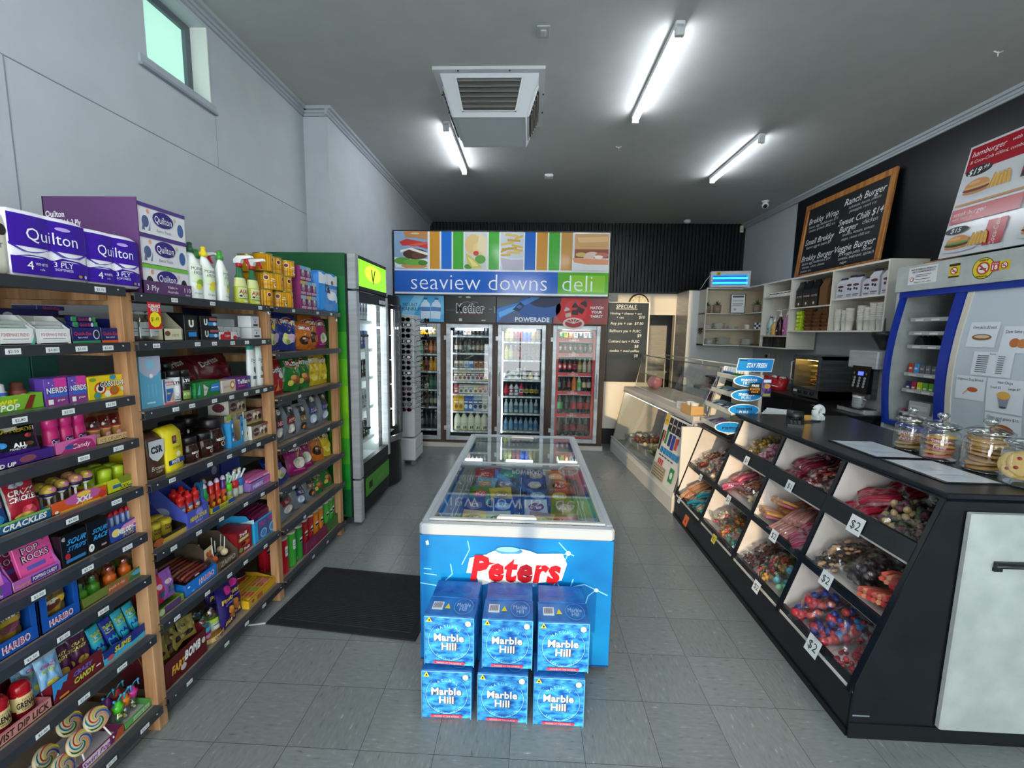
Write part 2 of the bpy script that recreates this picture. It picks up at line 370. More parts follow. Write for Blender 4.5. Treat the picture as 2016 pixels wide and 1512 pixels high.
for i in (0,1,3):
    b=MB(); b.poly([tq(i,.16,.12,.004),tq(i,.84,.12,.004),tq(i,.84,.86,.004),tq(i,.16,.86,.004)],'14120f')
    for u0,u1,w0,w1 in ((.14,.16,.1,.88),(.84,.86,.1,.88),(.14,.86,.1,.12),(.14,.86,.86,.88)):
        b.loft([[tq(i,u0,w0,0),tq(i,u1,w0,0),tq(i,u1,w1,0),tq(i,u0,w1,0)],[tq(i,u0,w0,.014),tq(i,u1,w0,.014),tq(i,u1,w1,.014),tq(i,u0,w1,.014)]],'c6c9cc')
    for k in range(6):
        w0=.15+k*.118; b.loft([[tq(i,.165,w0,.012),tq(i,.835,w0,.012),tq(i,.835,w0+.06,.03),tq(i,.165,w0+.06,.03)],[tq(i,.165,w0+.012,.008),tq(i,.835,w0+.012,.008),tq(i,.835,w0+.072,.026),tq(i,.165,w0+.072,.026)]],'7d7a74/.4')
    b.part('louvre_grille',v)
b=MB(); b.bbox(-.055,.055,-.055,.055,-.035,-.001,'dadcdb',.01); b.bbox(-.03,.03,-.04,-.02,-.04,-.034,'b9bbbb',.002); b.thing('smoke_detector','small white detector on the ceiling above the cooler sign','smoke detector',(.2,5.85,3.7))
b=MB(); b.bbox(-.045,.045,-.06,.06,-.012,-.001,'a3a7a8',.004); b.bbox(-.02,.02,-.03,.03,-.02,-.011,'b5b8b9',.004); b.thing('ceiling_plate','small square blank plate on the ceiling in front of the air vent','cover plate',(.045,3.17,3.7))
for x,y,l in ((.92,4.99,'small white ceiling hook between the batten lights'),(3.25,3.42,'small white ceiling hook above the cigarette cabinet')):
    b=MB(); b.tube([(0,0,0),(0,0,-.035)],.004,'d5d7d7'); b.tube([(-.03,0,-.001),(0,0,-.012),(.03,0,-.001)],.005,'d5d7d7'); b.thing('ceiling_hook',l,'hook',(x,y,3.699))
t=thing('security_camera','white ball security camera with black lens at the ceiling edge','camera',(3.5,6.9,3.7))
MB().lathe([(.035,-.03,'e3e5e5'),(.055,0,'e3e5e5')],16).part('mount',t)
b=MB(); b.ball((0,0,-.065),.05,'e3e5e5',14); b.part('shell',t)
b=MB(); b.ball((-.012,-.03,-.085),.03,'0a0b0d/.1',12); b.part('lens',t,'black lens')
b=MB(); b.bbox(-.03,.03,-.035,0,-.06,.06,'cfc9ae',.008); b.prints(lambda u,v,d:(-.02+.04*u,-.035-d,-.04+.05*v),.04,.05,[('r',0,0,1,1,'b9b28f')]); b.thing('motion_sensor','yellowed motion sensor in the far corner under the ceiling','sensor',(3.8,8.26,3.6))
b=MB(); b.lathe([(.06,-.001,'dcdedd'),(.06,-.03),(.045,-.05),(.0,-.055)],16); b.thing('round_detector','round white detector on the ceiling above the black corrugated wall','smoke detector',(2.75,8.05,3.7))

# ------------------------------------------------------------------ mat on the floor
t=thing('door_mat','black ribbed rubber mat lying beside the ice cream freezer','mat',(-1.0,2.46,0),math.radians(-5.2))
b=MB(); b.bbox(-.445,.445,-.3,.3,.0005,.008,'matrubber',.006); b.part('base',t)
b=MB()
for i in range(34):
    y=-.25+i*.0152; b.loft([[(-.4,y,.008),(-.4,y+.009,.008),(-.4,y+.0045,.013)],[(.4,y,.008),(.4,y+.009,.008),(.4,y+.0045,.013)]],'matrubber')
b.part('ribs',t)
MB().bbox(-.11,.11,-.005,.005,.0005,.006,'d2d1cb',.002).thing('white_strip','thin white strip lying on the floor against the mat corner','strip',(-1.545,2.19,0),.25)
# ------------------------------------------------------------------ makers of packaged goods (front faces -y, base at z 0, front edge at y 0)
def r_(a,b,c,d,k):return ('r',a,b,c,d,k)
def e_(a,b,c,d,k,n=20):return ('e',a,b,c,d,k,n)
def t_(s,u,v,h,k,mw=None,sh=0,bo=0,rot=0):return ('t',s,u,v,h,k,mw,sh,bo,rot)
def p_(pts,k):return ('p',pts,k)
LX,HP=-1.53,PI/2
def spot(y,z,x=LX):return (x,y,z)
def carton_mb(w,d,h,col,fr=(),lf=(),tp=(),y0=0,b=None):
    b=b or MB(); b.bbox(-w/2,w/2,y0,y0+d,0,h,col,.0015)
    b.front(-w/2,w/2,0,h,y0,fr); b.leftside(y0,y0+d,0,h,-w/2,lf); b.top(-w/2,w/2,y0,y0+d,h,tp)
    return b
def carton(name,label,cat,ya,yb,z,h,d,col,fr=(),lf=(),tp=(),grp=None,x=LX,tw=0,rot=None):
    return carton_mb(yb-ya-.002,d,h,col,fr,lf,tp).thing(name,label,cat,(x,(ya+yb)/2,z),HP+tw,grp,rot)
def tray_mb(w,d,hf,hb,col,ins,fr=(),lf=(),b=None):
    """open display tray: low front, sides rising to a tall back"""
    b=b or MB(); t=.003; W=w/2
    b.box(-W,W,0,d,0,t,ins); b.box(-W,W,0,t,0,hf,[col,col,col,ins,ins,ins]); b.box(-W,W,d-t,d,0,hb,[ins,ins,ins,col,col,col])
    for s in (-1,1):
        xa,xb=(-W,-W+t) if s < 0 else (W-t,W)
        b.prism([(0,0),(d,0),(d,hb),(d*.45,hb),(t,hf)],'x',xa,xb,col)
    b.front(-W,W,0,hf,0,fr); b.leftside(0,d,0,hf,-W,lf)
    return b
def tray(name,label,ya,yb,z,hf,hb,d,col,ins,fr=(),lf=(),x=LX,tw=0,cat='display box',grp=None):
    return tray_mb(yb-ya-.002,d,hf,hb,col,ins,fr,lf).thing(name,label,cat,(x,(ya+yb)/2,z),HP+tw,grp)
def pil(w,h,th,seed=0,wr=.004):
    a,b_,c=seed*1.7,seed*2.3+1,seed*.9+2
    def t(u,v):
        cr=max(0.,min(1.,(v-.05)/.9)); q=max(0.,1-abs(2*u-1) ** 3.2)
        base=th/2*math.sin(PI*cr) ** .5*q ** .55
        return base+(wr*(math.sin(9*u+7*v+a)*math.sin(11*v-5*u+b_)+.6*math.sin(21*u+c)*math.sin(17*v))*min(1,base/.008) if base > .001 else 0)+.0006
    def fx(u,v):return ((u-.5)*w*(1-.05*math.sin(PI*v)),v*h)
    return t,fx
def bag_mb(w,h,th,col,P=(),seed=0,edge=None,wr=.004,nu=14,nv=16,b=None):
    t,fx=pil(w,h,th,seed,wr); b=b or MB()
    for s in (-1,1):b.grid(lambda u,v:(fx(u,v)[0],s*t(u,v),fx(u,v)[1]),nu,nv,col)
    ek=edge or col
    b.prints(lambda u,v,d:(fx(u,v)[0],-t(u,v)-d,fx(u,v)[1]),w,h,[('r',.005,0,.995,.045,ek),('r',.005,.955,.995,1,ek)]+list(P),sub=10,eps=.0004,d0=.0012)
    return b
def bag(name,label,cat,y,z,w,h,th,col,P=(),seed=0,lean=.12,tw=0,x=LX-.05,grp=None,edge=None,roll=0):
    return bag_mb(w,h,th,col,P,seed,edge).thing(name,label,cat,(x,y,z),0,grp,(-lean,roll,HP+tw))
def oval(rx,ry,z0,z1,y=0):return lambda u,v,d:(rx*(2*u-1)*.97,y-ry*math.sqrt(max(0,1-(.97*(2*u-1)) ** 2))-d,z0+(z1-z0)*v)
def rollpack(name,label,ya,yb,z,h,d,nx,base,P,tw=0,x=LX,cat='toilet roll pack',grp=None):
    w=yb-ya; n=12*nx; L=.007
    lob=lambda u:L*abs(math.sin(PI*nx*u)) ** .8
    out=[(-w/2+w*i/n,-lob(i/n)) for i in range(n+1)]+[(w/2-w*i/n,d+lob(i/n)) for i in range(n+1)]
    b=MB(); rg=[]
    for s,zz in ((.9,0),(.985,.01),(1,.03),(1,h-.035),(.97,h-.012),(.85,h)):
        rg.append([(px*s,d/2+(py-d/2)*s,zz) for px,py in out])
    b.loft(rg,base,True,True)
    for i in range(nx):b.ball((-w/2+w*(i+.5)/nx,d*.28,h-.012),w/nx*.4,base,12,1,1,.35); b.ball((-w/2+w*(i+.5)/nx,d*.75,h-.012),w/nx*.4,base,12,1,1,.35)
    b.prints(lambda u,v,d_:(-w/2+w*u,-lob(min(1,max(0,u)))*1.0-.001-d_,h*v),w,h,P,sub=24)
    return b.thing(name,label,cat,(x,(ya+yb)/2,z),HP+tw,grp)

# ------------------------------------------------------------------ pine shelving along the wall: one unit of three bays
ZS=[[1.817,1.616,1.416,1.252,1.06,.872,.693,.437,.119],[1.803,1.617,1.348,1.055,.765,.455,.118],[1.803,1.527,1.258,.952,.685,.438,.105]]
YB=[(.69,1.543),(1.576,2.42),(2.458,3.335)]
PY=[(.655,.70),(1.543,1.587),(2.415,2.46),(3.285,3.33)]
PR=[[[1.448],[1.176,1.279,1.366,1.456],[1.172,1.305,1.447],[1.337,1.459],[1.281,1.433],[1.164,1.312,1.457],[1.128,1.217,1.348],[1.131,1.256,1.393],[1.321,1.457]],
 [[1.759,1.976,2.332],[1.654,1.867,1.97,2.095,2.204,2.347],[1.723,1.811,1.946,2.064,2.173,2.27,2.339],[1.677,1.89,2.023,2.13,2.254],[1.657,1.796,1.94,2.121,2.265],[1.645,1.82,1.97,2.093,2.265],[1.681,1.919,2.072,2.224]],
 [[2.669,2.974,3.182],[],[2.697],[2.612,3.079],[2.581],[2.696],[2.787,3.0]]]
TXT=['$3.70','$2.50','$2.80','$3.50','$4.80','$2.00','$5.50','$3.00']
su=thing('shelving_unit','long pine shelving unit with grey metal shelf edges along the side wall, full of groceries','shelves',(-1.75,2,0))
def sup(b,n,l=None):o=b.part(n,su,l); o.location=(1.75,-2,0); return o
for i,(a,c) in enumerate(PY):
    b=MB(); b.bbox(-1.558,-1.506,a,c,0,1.80,'pine',.002); sup(b,'post')
    b=MB(); b.bbox(-2.05,-1.985,a,c,0,2.3 if i==2 else 1.80,'pine',.002); sup(b,'post')
for bi in range(3):
    y0,y1=YB[bi]
    for si,z in enumerate(ZS[bi]):
        a,c=PY[bi][1],PY[bi+1][0]
        b=MB(); b.box(-2.04,-1.487,a,c,z-.012,z-.0005,'shelfboard')
        for yy in (a,c-.028):b.box(-2.0,-1.56,yy,yy+.028,z-.05,z-.0125,'pine')
        sup(b,'shelf_board')
        b=MB(); hh=.034; b.bbox(-1.4865,-1.4855+.002,y0,y1,z-hh,z,'2d3136/.35',.0008); b.box(-1.52,-1.4866,y0,y1,z-.0022,z-.0003,'3a3f45/.35'); b.box(-1.505,-1.4866,y0,y1,z-hh,z-hh+.0018,'3a3f45/.35')
        for yy in (y0+.03,y1-.03):b.lathe([(.004,-.001,'8a8f94/.3/m'),(.003,.001)],8,(0,0,0)) if False else b.ball((-1.4835,yy,z-.012),.0035,'9a9fa3/.3',6)
        sup(b,'shelf_edge')
        for k,yy in enumerate(PR[bi][si]):
            b=MB(); w_=.019 if bi==0 else .016
            b.box(-1.4835,-1.4828,yy-w_,yy+w_,z-.026,z-.009,'dfe2e2'); b.rightside(yy-w_,yy+w_,z-.026,z-.009,-1.4828,[t_(TXT[(k*3+si+bi) % 8],.5,.5,.5,'22262a',.8)])
            sup(b,'price_ticket','white price ticket on the shelf edge')
for a,zz in ((2.43,1.765),(3.3,1.745)):
    b=MB(); b.lathe([(.012,0,'e6e6e0'),(.012,.006),(.005,.006,'333333'),(.005,.007)],12); o=sup(b,'screw_cover'); o.rotation_euler=(0,HP,0); o.location=(1.75-1.505,-2+a+.01,zz)

WHT,BLK,RED,YEL,NVY,PUR,PNK,GRN,BLU='f0f1ee','101114','c4101c','f3cf1f','1a2560','4a1f7a','e0308f','1f8a36','1668c8'
# ---------- bay by the shop front, top shelf: toilet paper and tissues
z=1.8175
rollpack('toilet_roll_pack','cream toilet roll pack cut off by the picture edge, beside the purple packs',.99,1.228,z,.185,.22,2,'e9e2cf/.35',[e_(.95,.7,.06,.09,'2a2118'),t_('SOFT',.85,.45,.08,'4a4a3c',.2)])
def quil(u0):return [r_(.01,.46,.99,.93,'3a169c/.28'),r_(.01,.05,.99,.31,'3a169c/.28'),p_([(.0,.47),(.14,.38),(.3,.38),(.5,.455),(.5,.5),(0,.5)],'3a169c/.28'),p_([(.5,.46),(.62,.375),(.86,.38),(.99,.46),(.99,.5),(.5,.5)],'3a169c/.28'),
    p_([(.02,.3),(.2,.345),(.4,.335),(.5,.30)],'3a169c/.28'),p_([(.5,.3),(.62,.36),(.84,.34),(.98,.3)],'3a169c/.28'),t_('Quilton',.52,.66,.19,'f4f2fa/.3',.66),e_(.66,.82,.1,.03,'b9a2e8'),t_('4',.2,.19,.13,WHT),t_('WHITE',.34,.215,.045,WHT,.16),t_('rolls',.34,.14,.03,WHT,.1),t_('3 PLY',.63,.255,.085,WHT,.24),t_('SOFTNESS',.63,.175,.04,WHT,.24),e_(.84,.1,.03,.025,'a98a3a'),e_(.92,.1,.02,.03,'c8bce8')]
rollpack('toilet_roll_pack','large purple and white four roll toilet paper pack on the top shelf',1.231,1.456,z,.2,.2,2,'ece9f2/.3',quil(0),.0)
rollpack('toilet_roll_pack','purple and white toilet paper pack against the tall purple tissue carton',1.459,1.655,z,.192,.2,2,'ece9f2/.3',quil(0),-.05,LX-.004)
z=1.8035
t=thing('tissue_carton','tall purple cardboard display carton holding tissue boxes, next to the toilet paper','carton',(-1.53,1.79,z),HP)
b=MB(); W_=.123; K='5a3366/.55'; I='8d7088'
b.box(-W_,W_,0,.38,0,.004,K); b.box(-W_,-W_+.004,0,.38,.0,.368,[K,K,K,I,K,K]); b.box(W_-.004,W_,0.1,.38,0,.368,K); b.box(-W_,W_,.376,.38,0,.368,K); b.box(-W_,W_,0,.004,0,.055,K)
b.front(-W_,W_,0,.055,0,[t_('3 Ply',.18,.5,.4,WHT),t_('Made in',.58,.68,.2,WHT),t_('Australia',.58,.34,.2,WHT),t_('110',.9,.58,.36,WHT),t_('tissues',.9,.22,.14,WHT)])
b.leftside(0,.38,0,.368,-W_,[t_('Quilton',.125,.82,.062,'f4f0f6',.2,0,.02),t_('Extra Thick 3 Ply',.215,.735,.062,'f4f0f6',.36,0,.02),t_('Facial Tissues',.235,.655,.062,'f4f0f6',.3,0,.02)])
b.part('carton',t)
for i,lb in enumerate(('tissue box with birds, bottom of the stack in the purple carton','floral tissue box in the middle of the purple carton stack','floral tissue box on top of the purple carton stack')):
    acc=[e_(.14,.4,.07,.2,'202022' if i==0 else '4a5a82'),e_(.88,.38,.07,.24,'1c1c20' if i==0 else '3d5f96'),e_(.2,.75,.03,.08,'d8977c'),p_([(.06,.1),(.1,.5),(.12,.1)],'5d6a86'),p_([(.18,.1),(.24,.45),(.22,.1)],'7f8aa2'),e_(.76,.7,.03,.07,'c9b29c')]
    carton('tissue_box',lb,'tissue box',1.674,1.908,z+.0045+i*.118,.116,.115,'d9d8dc',acc+[r_(0,.87,1,1,'6fb23c' if i==0 else '4b2f7d'),e_(.5,.58,.22,.27,'2e1a72',28),t_('Quilton',.5,.57,.25,WHT,.36),t_('Extra Thick',.5,.18,.1,'5b5b78',.3)],(),(r_(0,0,1,1,'4b2f7d'),),'floral tissue boxes',LX-.006)
# washing-up liquid and sprays
def dish(cap,lb,y,zz,x=LX,lem='8fb92e',h=.21,tw=0):
    t=thing('dish_soap_bottle',lb,'bottle',(x,y,zz),HP+tw,'dish soap bottles on the top shelf')
    b=MB(); H=h
    rg=[]
    for s,dx,zf in ((.97,0,0),(1,0,.03),(1,0,.3),(.93,.002,.48),(1,.0,.62),(.86,-.004,.78),(.5,-.01,.93),(.34,-.012,1)):
        rg.append([(.04*s*math.cos(a)+dx,.028+.026*min(1,s*1.05)*math.sin(a),zf*H) for a in [2*PI*j/18 for j in range(18)]])
    b.loft(rg,'eef1ee/.3',True,True)
    b.prints(oval(.0412,.0272,H*.06,H*.76,.028),.08,H*.7,[r_(.1,.45,.9,1,'dfeacb'),e_(.5,.82,.38,.15,'f4f6f2'),t_('MORNING',.5,.86,.1,'114a2a',.8),t_('FRESH',.5,.73,.1,'114a2a',.6),e_(.6,.42,.3,.12,lem),e_(.45,.3,.2,.09,'d9dc4a'),t_('Original',.4,.1,.06,'55606a',.5)],8)
    b.part('body',t)
    b=MB(); b.lathe([(.017,H,cap),(.017,H+.018),(.012,H+.02),(.009,H+.034),(.011,H+.036),(.011,H+.042),(.004,H+.046)],14,(-.012,.028,0)); b.part('cap',t)
dish('174a2c/.35','dish soap bottle with dark green cap beside the tissue carton',1.965,z)
dish('f0d21c/.35','dish soap bottle with yellow cap',2.046,z,LX,'e8d22c',.205)
dish('3f9a32/.35','dish soap bottle with bright green cap, standing at the shelf front',2.148,z,LX+.005,'9ccc3a',.205,.35)
dish('2f8a36/.35','dish soap bottle with green cap in the second row behind the yellow capped one',2.02,z,LX-.1)
dish('3a8f3a/.35','dish soap bottle with green cap in the second row behind the front ones',2.13,z,LX-.1)
def spray(lb,y,x,zz=z,tw=0):
    t=thing('spray_bottle',lb,'spray bottle',(x,y,zz),HP+tw,'cleaner trigger sprays on the top shelf')
    b=MB(); rg=[]
    for s,zf,in ((.95,0),(1,.01),(1,.09),(.8,.135),(.5,.155),(.48,.185),(.32,.195)):
        rg.append([(.044*s*math.cos(a),.026+.024*s*math.sin(a),zf) for a in [2*PI*j/16 for j in range(16)]])
    b.loft(rg,['b9c02a/.3','b9c02a/.3','dfe29a/.3','1d6a3a/.3','1d6a3a/.3','1d6a3a/.3'],True,True)
    b.prints(oval(.0452,.0247,.0,.09,.026),.088,.09,[r_(.06,.1,.94,.95,'dde2a6'),t_('AJAX',.5,.7,.24,'b01a24',.8,0,.02),e_(.2,.45,.09,.06,'2a3560'),t_('spray n wipe',.6,.46,.08,'24408c',.5),r_(.06,.28,.94,.32,'3a6a2a'),r_(.06,.03,.94,.27,'c9cf35'),e_(.5,.16,.2,.06,'e8ecd0')],8)
    b.part('body',t)
    b=MB(); b.lathe([(.016,.193,'b81f2c/.35'),(.016,.212),(.011,.214)],12,(0,.026,0)); b.part('collar',t,'red collar')
    b=MB(); b.prism([(.05,.213),(.05,.232),(.03,.25),(-.045,.252),(-.05,.24),(.005,.232),(.012,.213)],'x',-.011,.011,'e9ebea/.35'); b.part('sprayer',t)
    b=MB(); b.prism([(-.002,.234),(-.02,.236),(-.034,.2),(-.028,.197),(-.012,.22)],'x',-.006,.006,'b81f2c/.35'); b.part('trigger',t,'red trigger')
spray('yellow cleaner spray with green neck and red trigger beside the dish soap',2.283,LX)
spray('yellow cleaner spray with green neck and red trigger beside the pet food cans',2.388,LX)
spray('cleaner spray with red trigger half hidden in the second row',2.2,LX-.14)
# pet food
can0=None
def petcan(lb,y,x,zz,tw=0):
    global can0
    if can0:return dup(can0,lb,(x,y,zz),HP+tw)
    can0=thing('pet_food_can',lb,'can',(x,y,zz),HP+tw,'stacked yellow pet food cans')
    b=MB(); b.lathe([(.0,.0,'9a9a72/.3/m'),(.05,0,'e0a01c/.35'),(.05,.094,'a9b06a/.3/m'),(.052,.095),(.052,.1),(.047,.1),(.046,.096),(0,.096)],22,(0,.05,0),False)
    b.cyl(.05,.004,.092,[r_(0,0,1,1,'e3a31e/.35'),e_(.3,.72,.1,.17,'f3e6c8'),e_(.3,.72,.08,.13,'6e1a14'),r_(.48,.62,.78,.68,'f4e9cf'),r_(.45,.5,.8,.54,'f4e9cf'),e_(.68,.22,.1,.16,'efe9dc'),e_(.66,.28,.03,.06,'2a1c14'),e_(.72,.28,.03,.06,'2a1c14'),r_(.12,.22,.5,.26,'b5761a'),r_(.12,.3,.44,.33,'b5761a')],1.5,(0,.05))
    b.part('can',can0)
    return can0
zz=1.8035
for r in range(3):
    for c in range(3):
        y=2.535+c*.108-(0 if r else 0)+(.012 if r==2 and c==0 else 0)
        petcan(f"yellow pet food can, {ORD[c]} of three along the {('bottom', 'middle', 'top')[r]} row of the can stack",y,LX-.004-(.0 if r < 2 else .0),zz+r*.1005,(.3,-.4,.9)[(r+c) % 3])
petcan('yellow pet food can on the bottom row behind the stack',2.6,LX-.115,zz); 
petcan('yellow pet food can in the back row, on top of the hidden one',2.6,LX-.115,zz+.1005,.5)
petcan('yellow pet food can peeking over at the back, highest of the back pile',2.58,LX-.115,zz+.201,.5)
pk=0
for r,n in ((0,3),(1,3),(2,2)):
    for c in range(n):
        carton('pet_food_box',f"purple pet food pouch box, {ORD[c]} along the {('bottom', 'middle', 'top')[r]} row beside the yellow cans",'box',2.848+c*.072,2.918+c*.072,zz+r*.0965,.095,.14,'7c1458',[r_(0,.75,1,1,('8fb8c8','b9b04a','6fa6c8')[(r+c) % 3]),e_(.55,.55,.3,.26,'8c8a90'),e_(.5,.66,.16,.12,'c9c8c8'),r_(.06,.08,.94,.24,'d9b3cf'),t_('whiskas',.5,.16,.12,'5e0a42',.8)],(r_(0,0,1,1,'8a2f6a'),),(),'purple pet food boxes')
rollpack('paper_towel_pack','blue wrapped paper towel rolls at the end of the top shelf, by the green fridge',3.09,3.40,zz,.29,.16,2,'2b86d8/.3',[r_(.02,.7,.98,.97,'dfe6ee/.3'),p_([(.3,.74),(.5,.68),(.98,.72),(.98,.44),(.3,.5)],'1c2f63'),t_('Kleenex',.64,.58,.16,WHT,.6,.25),e_(.64,.42,.26,.12,'e6ecf2'),p_([(.02,.66),(.3,.7),(.3,.2),(.98,.2),(.98,.03),(.02,.03)],'2a90e0/.3'),e_(.86,.34,.06,.09,'f5f7fa'),e_(.66,.76,.06,.06,'8a6a4a')],0,LX,'paper towel pack')
carton('box','dark packet standing behind the paper towels','box',2.99,3.08,zz+0,.27,.1,'20242c',(),(),(),None,LX-.22)
# ================================================================== bay by the shop front
z=ZS[0][1]
for i,(a,c,tl) in enumerate(((1.175,1.272,'mint'),(1.277,1.378,'plain'))):
    k='e6e8e6'; tc='4cc0a2' if i==0 else 'd9dddb'
    tray('lozenge_box',f'white open lozenge box with {"teal corners" if i == 0 else "plain grey corners"} on the second shelf',a,c,z,.048,.088,.12,k,'c9c6bd',
         [p_([(0,0),(.1,0),(0,.5)],tc),p_([(.9,0),(1,0),(1,.5)],tc),r_(.1,.25,.9,.8,'f4f5f3'),t_("FISHERMAN'S FRIEND",.5,.6,.22,'b02438',.74),r_(.16,.32,.84,.36,'8a8f90')],(),LX,0,'box','open lozenge boxes')
    for j in range(3):
        b=MB(); b.loft([[(-.038,.006,0),(.038,.006,0),(.038,.1,0),(-.038,.1,0)],[(-.041,.0,.006),(.041,.002,.006),(.04,.104,.004),(-.04,.104,.004)],[(-.036,.008,.012),(.037,.008,.013),(.037,.098,.01),(-.037,.098,.01)]],'c8ccca/.25' if i else 'b9c4bd/.25')
        b.top(-.036,.036,.01,.095,.0125,[r_(.1,.3,.9,.7,'e8ebe8' if i else '2c5a44'),t_('FF',.5,.5,.2,'9a2030',.4)])
        b.thing('lozenge_packet',f'silver lozenge packet, {ORD[j]} from the bottom of the pile in the {"plain" if i else "teal cornered"} white box','packet',(LX-.006-.004*j,(a+c)/2+.004*(j-1),z+.031+j*.0135),HP,'lozenge packets in the white boxes')
def qe(a,c,band,lb):
    tray('antacid_box',lb,a,c,z,.052,.085,.12,'1c2468/.35','8e8672',[t_('Quick-Eze',.38,.62,.24,'d83a3a',.62),t_('fast relief',.36,.36,.12,'e8e8f0',.5),r_(0,0,1,.14,band),e_(.85,.55,.12,.32,'c9ccd8'),e_(.85,.55,.09,.25,'14183a')],(),LX,0,'box','open antacid boxes')
qe(1.382,1.478,'2f8a4a','navy antacid box with a green base stripe'); qe(1.481,1.572,'e0561c','navy antacid box with an orange base stripe, empty at the top')
for j,(dx,dz) in enumerate(((.005,.0),(.012,.019),(.03,.038))):
    b=MB(); b.bbox(-.04,.04,0,.03,0,.018,'1c2468/.3',.004); b.front(-.04,.04,0,.018,0,[r_(0,0,.18,1,'2f8a4a'),r_(.86,0,1,1,'2f8a4a'),t_('Quick-Eze',.5,.5,.6,'d83a3a',.5),e_(.76,.5,.06,.4,'c9ccd8')])
    b.thing('antacid_packet',f'navy antacid packet, {ORD[j]} up in the green striped box','packet',(LX-dx,1.43+.012*j,z+.034+dz),HP,'navy antacid packets')
carton('antacid_carton','long navy antacid carton lying behind the open boxes','carton',1.29,1.47,z,.11,.1,'151c55/.4',[e_(.15,.8,.08,.1,'b8bccb')],(),(),None,LX-.135)
carton('antacid_carton','short navy antacid carton on its side behind the green striped box','carton',1.40,1.49,z+.1105,.014,.09,'1c2468/.4',[t_('Quick-Eze',.5,.5,.7,'d83a3a',.6)],(),(),None,LX-.135)
carton('carton','dark carton in the shade at the back of the second shelf','carton',1.475,1.54,z,.095,.1,'17181c',(),(),(),None,LX-.15)
z=ZS[0][2]
for j,(a,c,k) in enumerate(((.95,1.22,'2c6a60'),(1.222,1.45,'35786c'),(1.452,1.541,'2a655c'))):
    carton('green_carton',('wide','middle','narrow')[j]+' teal green carton at the back of the third shelf','carton',a,c,z,.175,.1,k+'/.6',(),(),(),'teal cartons at the back',LX-.24)
def pushpop(lb,y,x,zz,bc,cc):
    b=MB(); b.lathe([(.0,0),(.017,0,bc),(.019,.012),(.019,.052,cc),(.015,.056),(.014,.075),(.006,.079)][1:],12,(0,.019,0)); b.cyl(.019,.014,.05,[e_(.5,.5,.4,.3,WHT),t_('PUSH',.5,.6,.2,'d82a78',.6),t_('POP',.5,.36,.2,'d82a78',.5)],1,(0,.019))
    return b.thing('push_pop',lb,'sweet',(x,y,zz),HP,'push pops in the lime tray')
tray('push_pop_tray','lime green push pop display tray on the third shelf',1.03,1.277,z,.05,.05,.12,'79b32e/.4','5a8a24',[t_('Triple Power',.4,.68,.42,'f2e02a',.7,.15,.02),t_('PUSH POP',.5,.3,.36,WHT,.5,.15,.03),r_(.0,.0,1,.1,'3a7a1c'),p_([(.78,.1),(.86,.9),(.92,.9),(.86,.1)],'7a2418')])
for j,(y,bc,cc) in enumerate(((1.075,'2a4fa8','d83a3a'),(1.14,'c9d0e0','2f8a3a'),(1.2,'3468c8','d8d8e0'),(1.25,'8a3a2a','5a2a1c'))):pushpop(f'push pop with {("red cap", "green cap", "pale cap", "brown wrapper")[j]} in the lime tray',y,LX-.03,z+.005,bc,cc)
def nerds(a,c,lb,x=LX):carton('candy_box',lb,'sweet box',a,c,z,.089,.03,'6a4ab0/.35',[r_(.45,.55,1,1,'d63a9a'),r_(0,0,1,.3,'8a3a86'),r_(.2,.32,1,.5,'3566c8'),e_(.2,.85,.03,.03,WHT),e_(.35,.75,.02,.02,WHT),t_('NERDS',.52,.56,.2,'1f3a9a',.98,0,.06),t_('NERDS',.52,.565,.2,WHT,.9,0,.02),r_(.1,.06,.32,.24,WHT),t_('grape',.66,.2,.08,WHT,.5)],[r_(0,0,1,1,'5a3a9c')],(),'purple and pink sweet boxes',x)
nerds(1.281,1.35,'purple and pink sweet box, the one beside the lime push pop tray'); nerds(1.354,1.412,'purple and pink sweet box next to the yellow gobstopper box')
nerds(1.30,1.40,'purple sweet box in the second row behind the pink ones',LX-.04)
carton('candy_box','yellow gobstopper box with coloured circles','sweet box',1.415,1.571,z,.081,.03,'f0cf1c/.35',[e_(.28,.45,.14,.28,'d8481c'),e_(.28,.45,.1,.2,'f2e8d8'),e_(.28,.45,.06,.12,'22242a'),e_(.2,.15,.09,.16,'6a9a3a'),e_(.2,.15,.05,.09,'2a80c0'),e_(.44,.18,.08,.15,'e8e4c8'),e_(.6,.3,.12,.2,'d8481c'),e_(.6,.32,.07,.12,'8a7a2a'),e_(.8,.35,.05,.1,'c8c8c0'),e_(.9,.82,.04,.08,'4a4a50'),e_(.58,.9,.08,.1,'2a90b0'),e_(.1,.86,.08,.08,'7a9a2a'),t_('GOBSTOPPER',.62,.62,.24,'14141a',.78,.1,.05),t_('GOBSTOPPER',.62,.625,.24,WHT,.72,.1,.01)],[r_(0,0,1,1,'e2be18')])
z=ZS[0][3]
tray('sour_candy_tray','purple sour sweets tray on the fourth shelf',1.0,1.29,z,.034,.034,.14,'43217e/.4','2a1450',[t_('ALL',.44,.72,.36,WHT,.2,.2,.04),t_('MIXED UP',.5,.3,.36,WHT,.4,.2,.04),e_(.75,.5,.08,.3,'8a4a5a')])
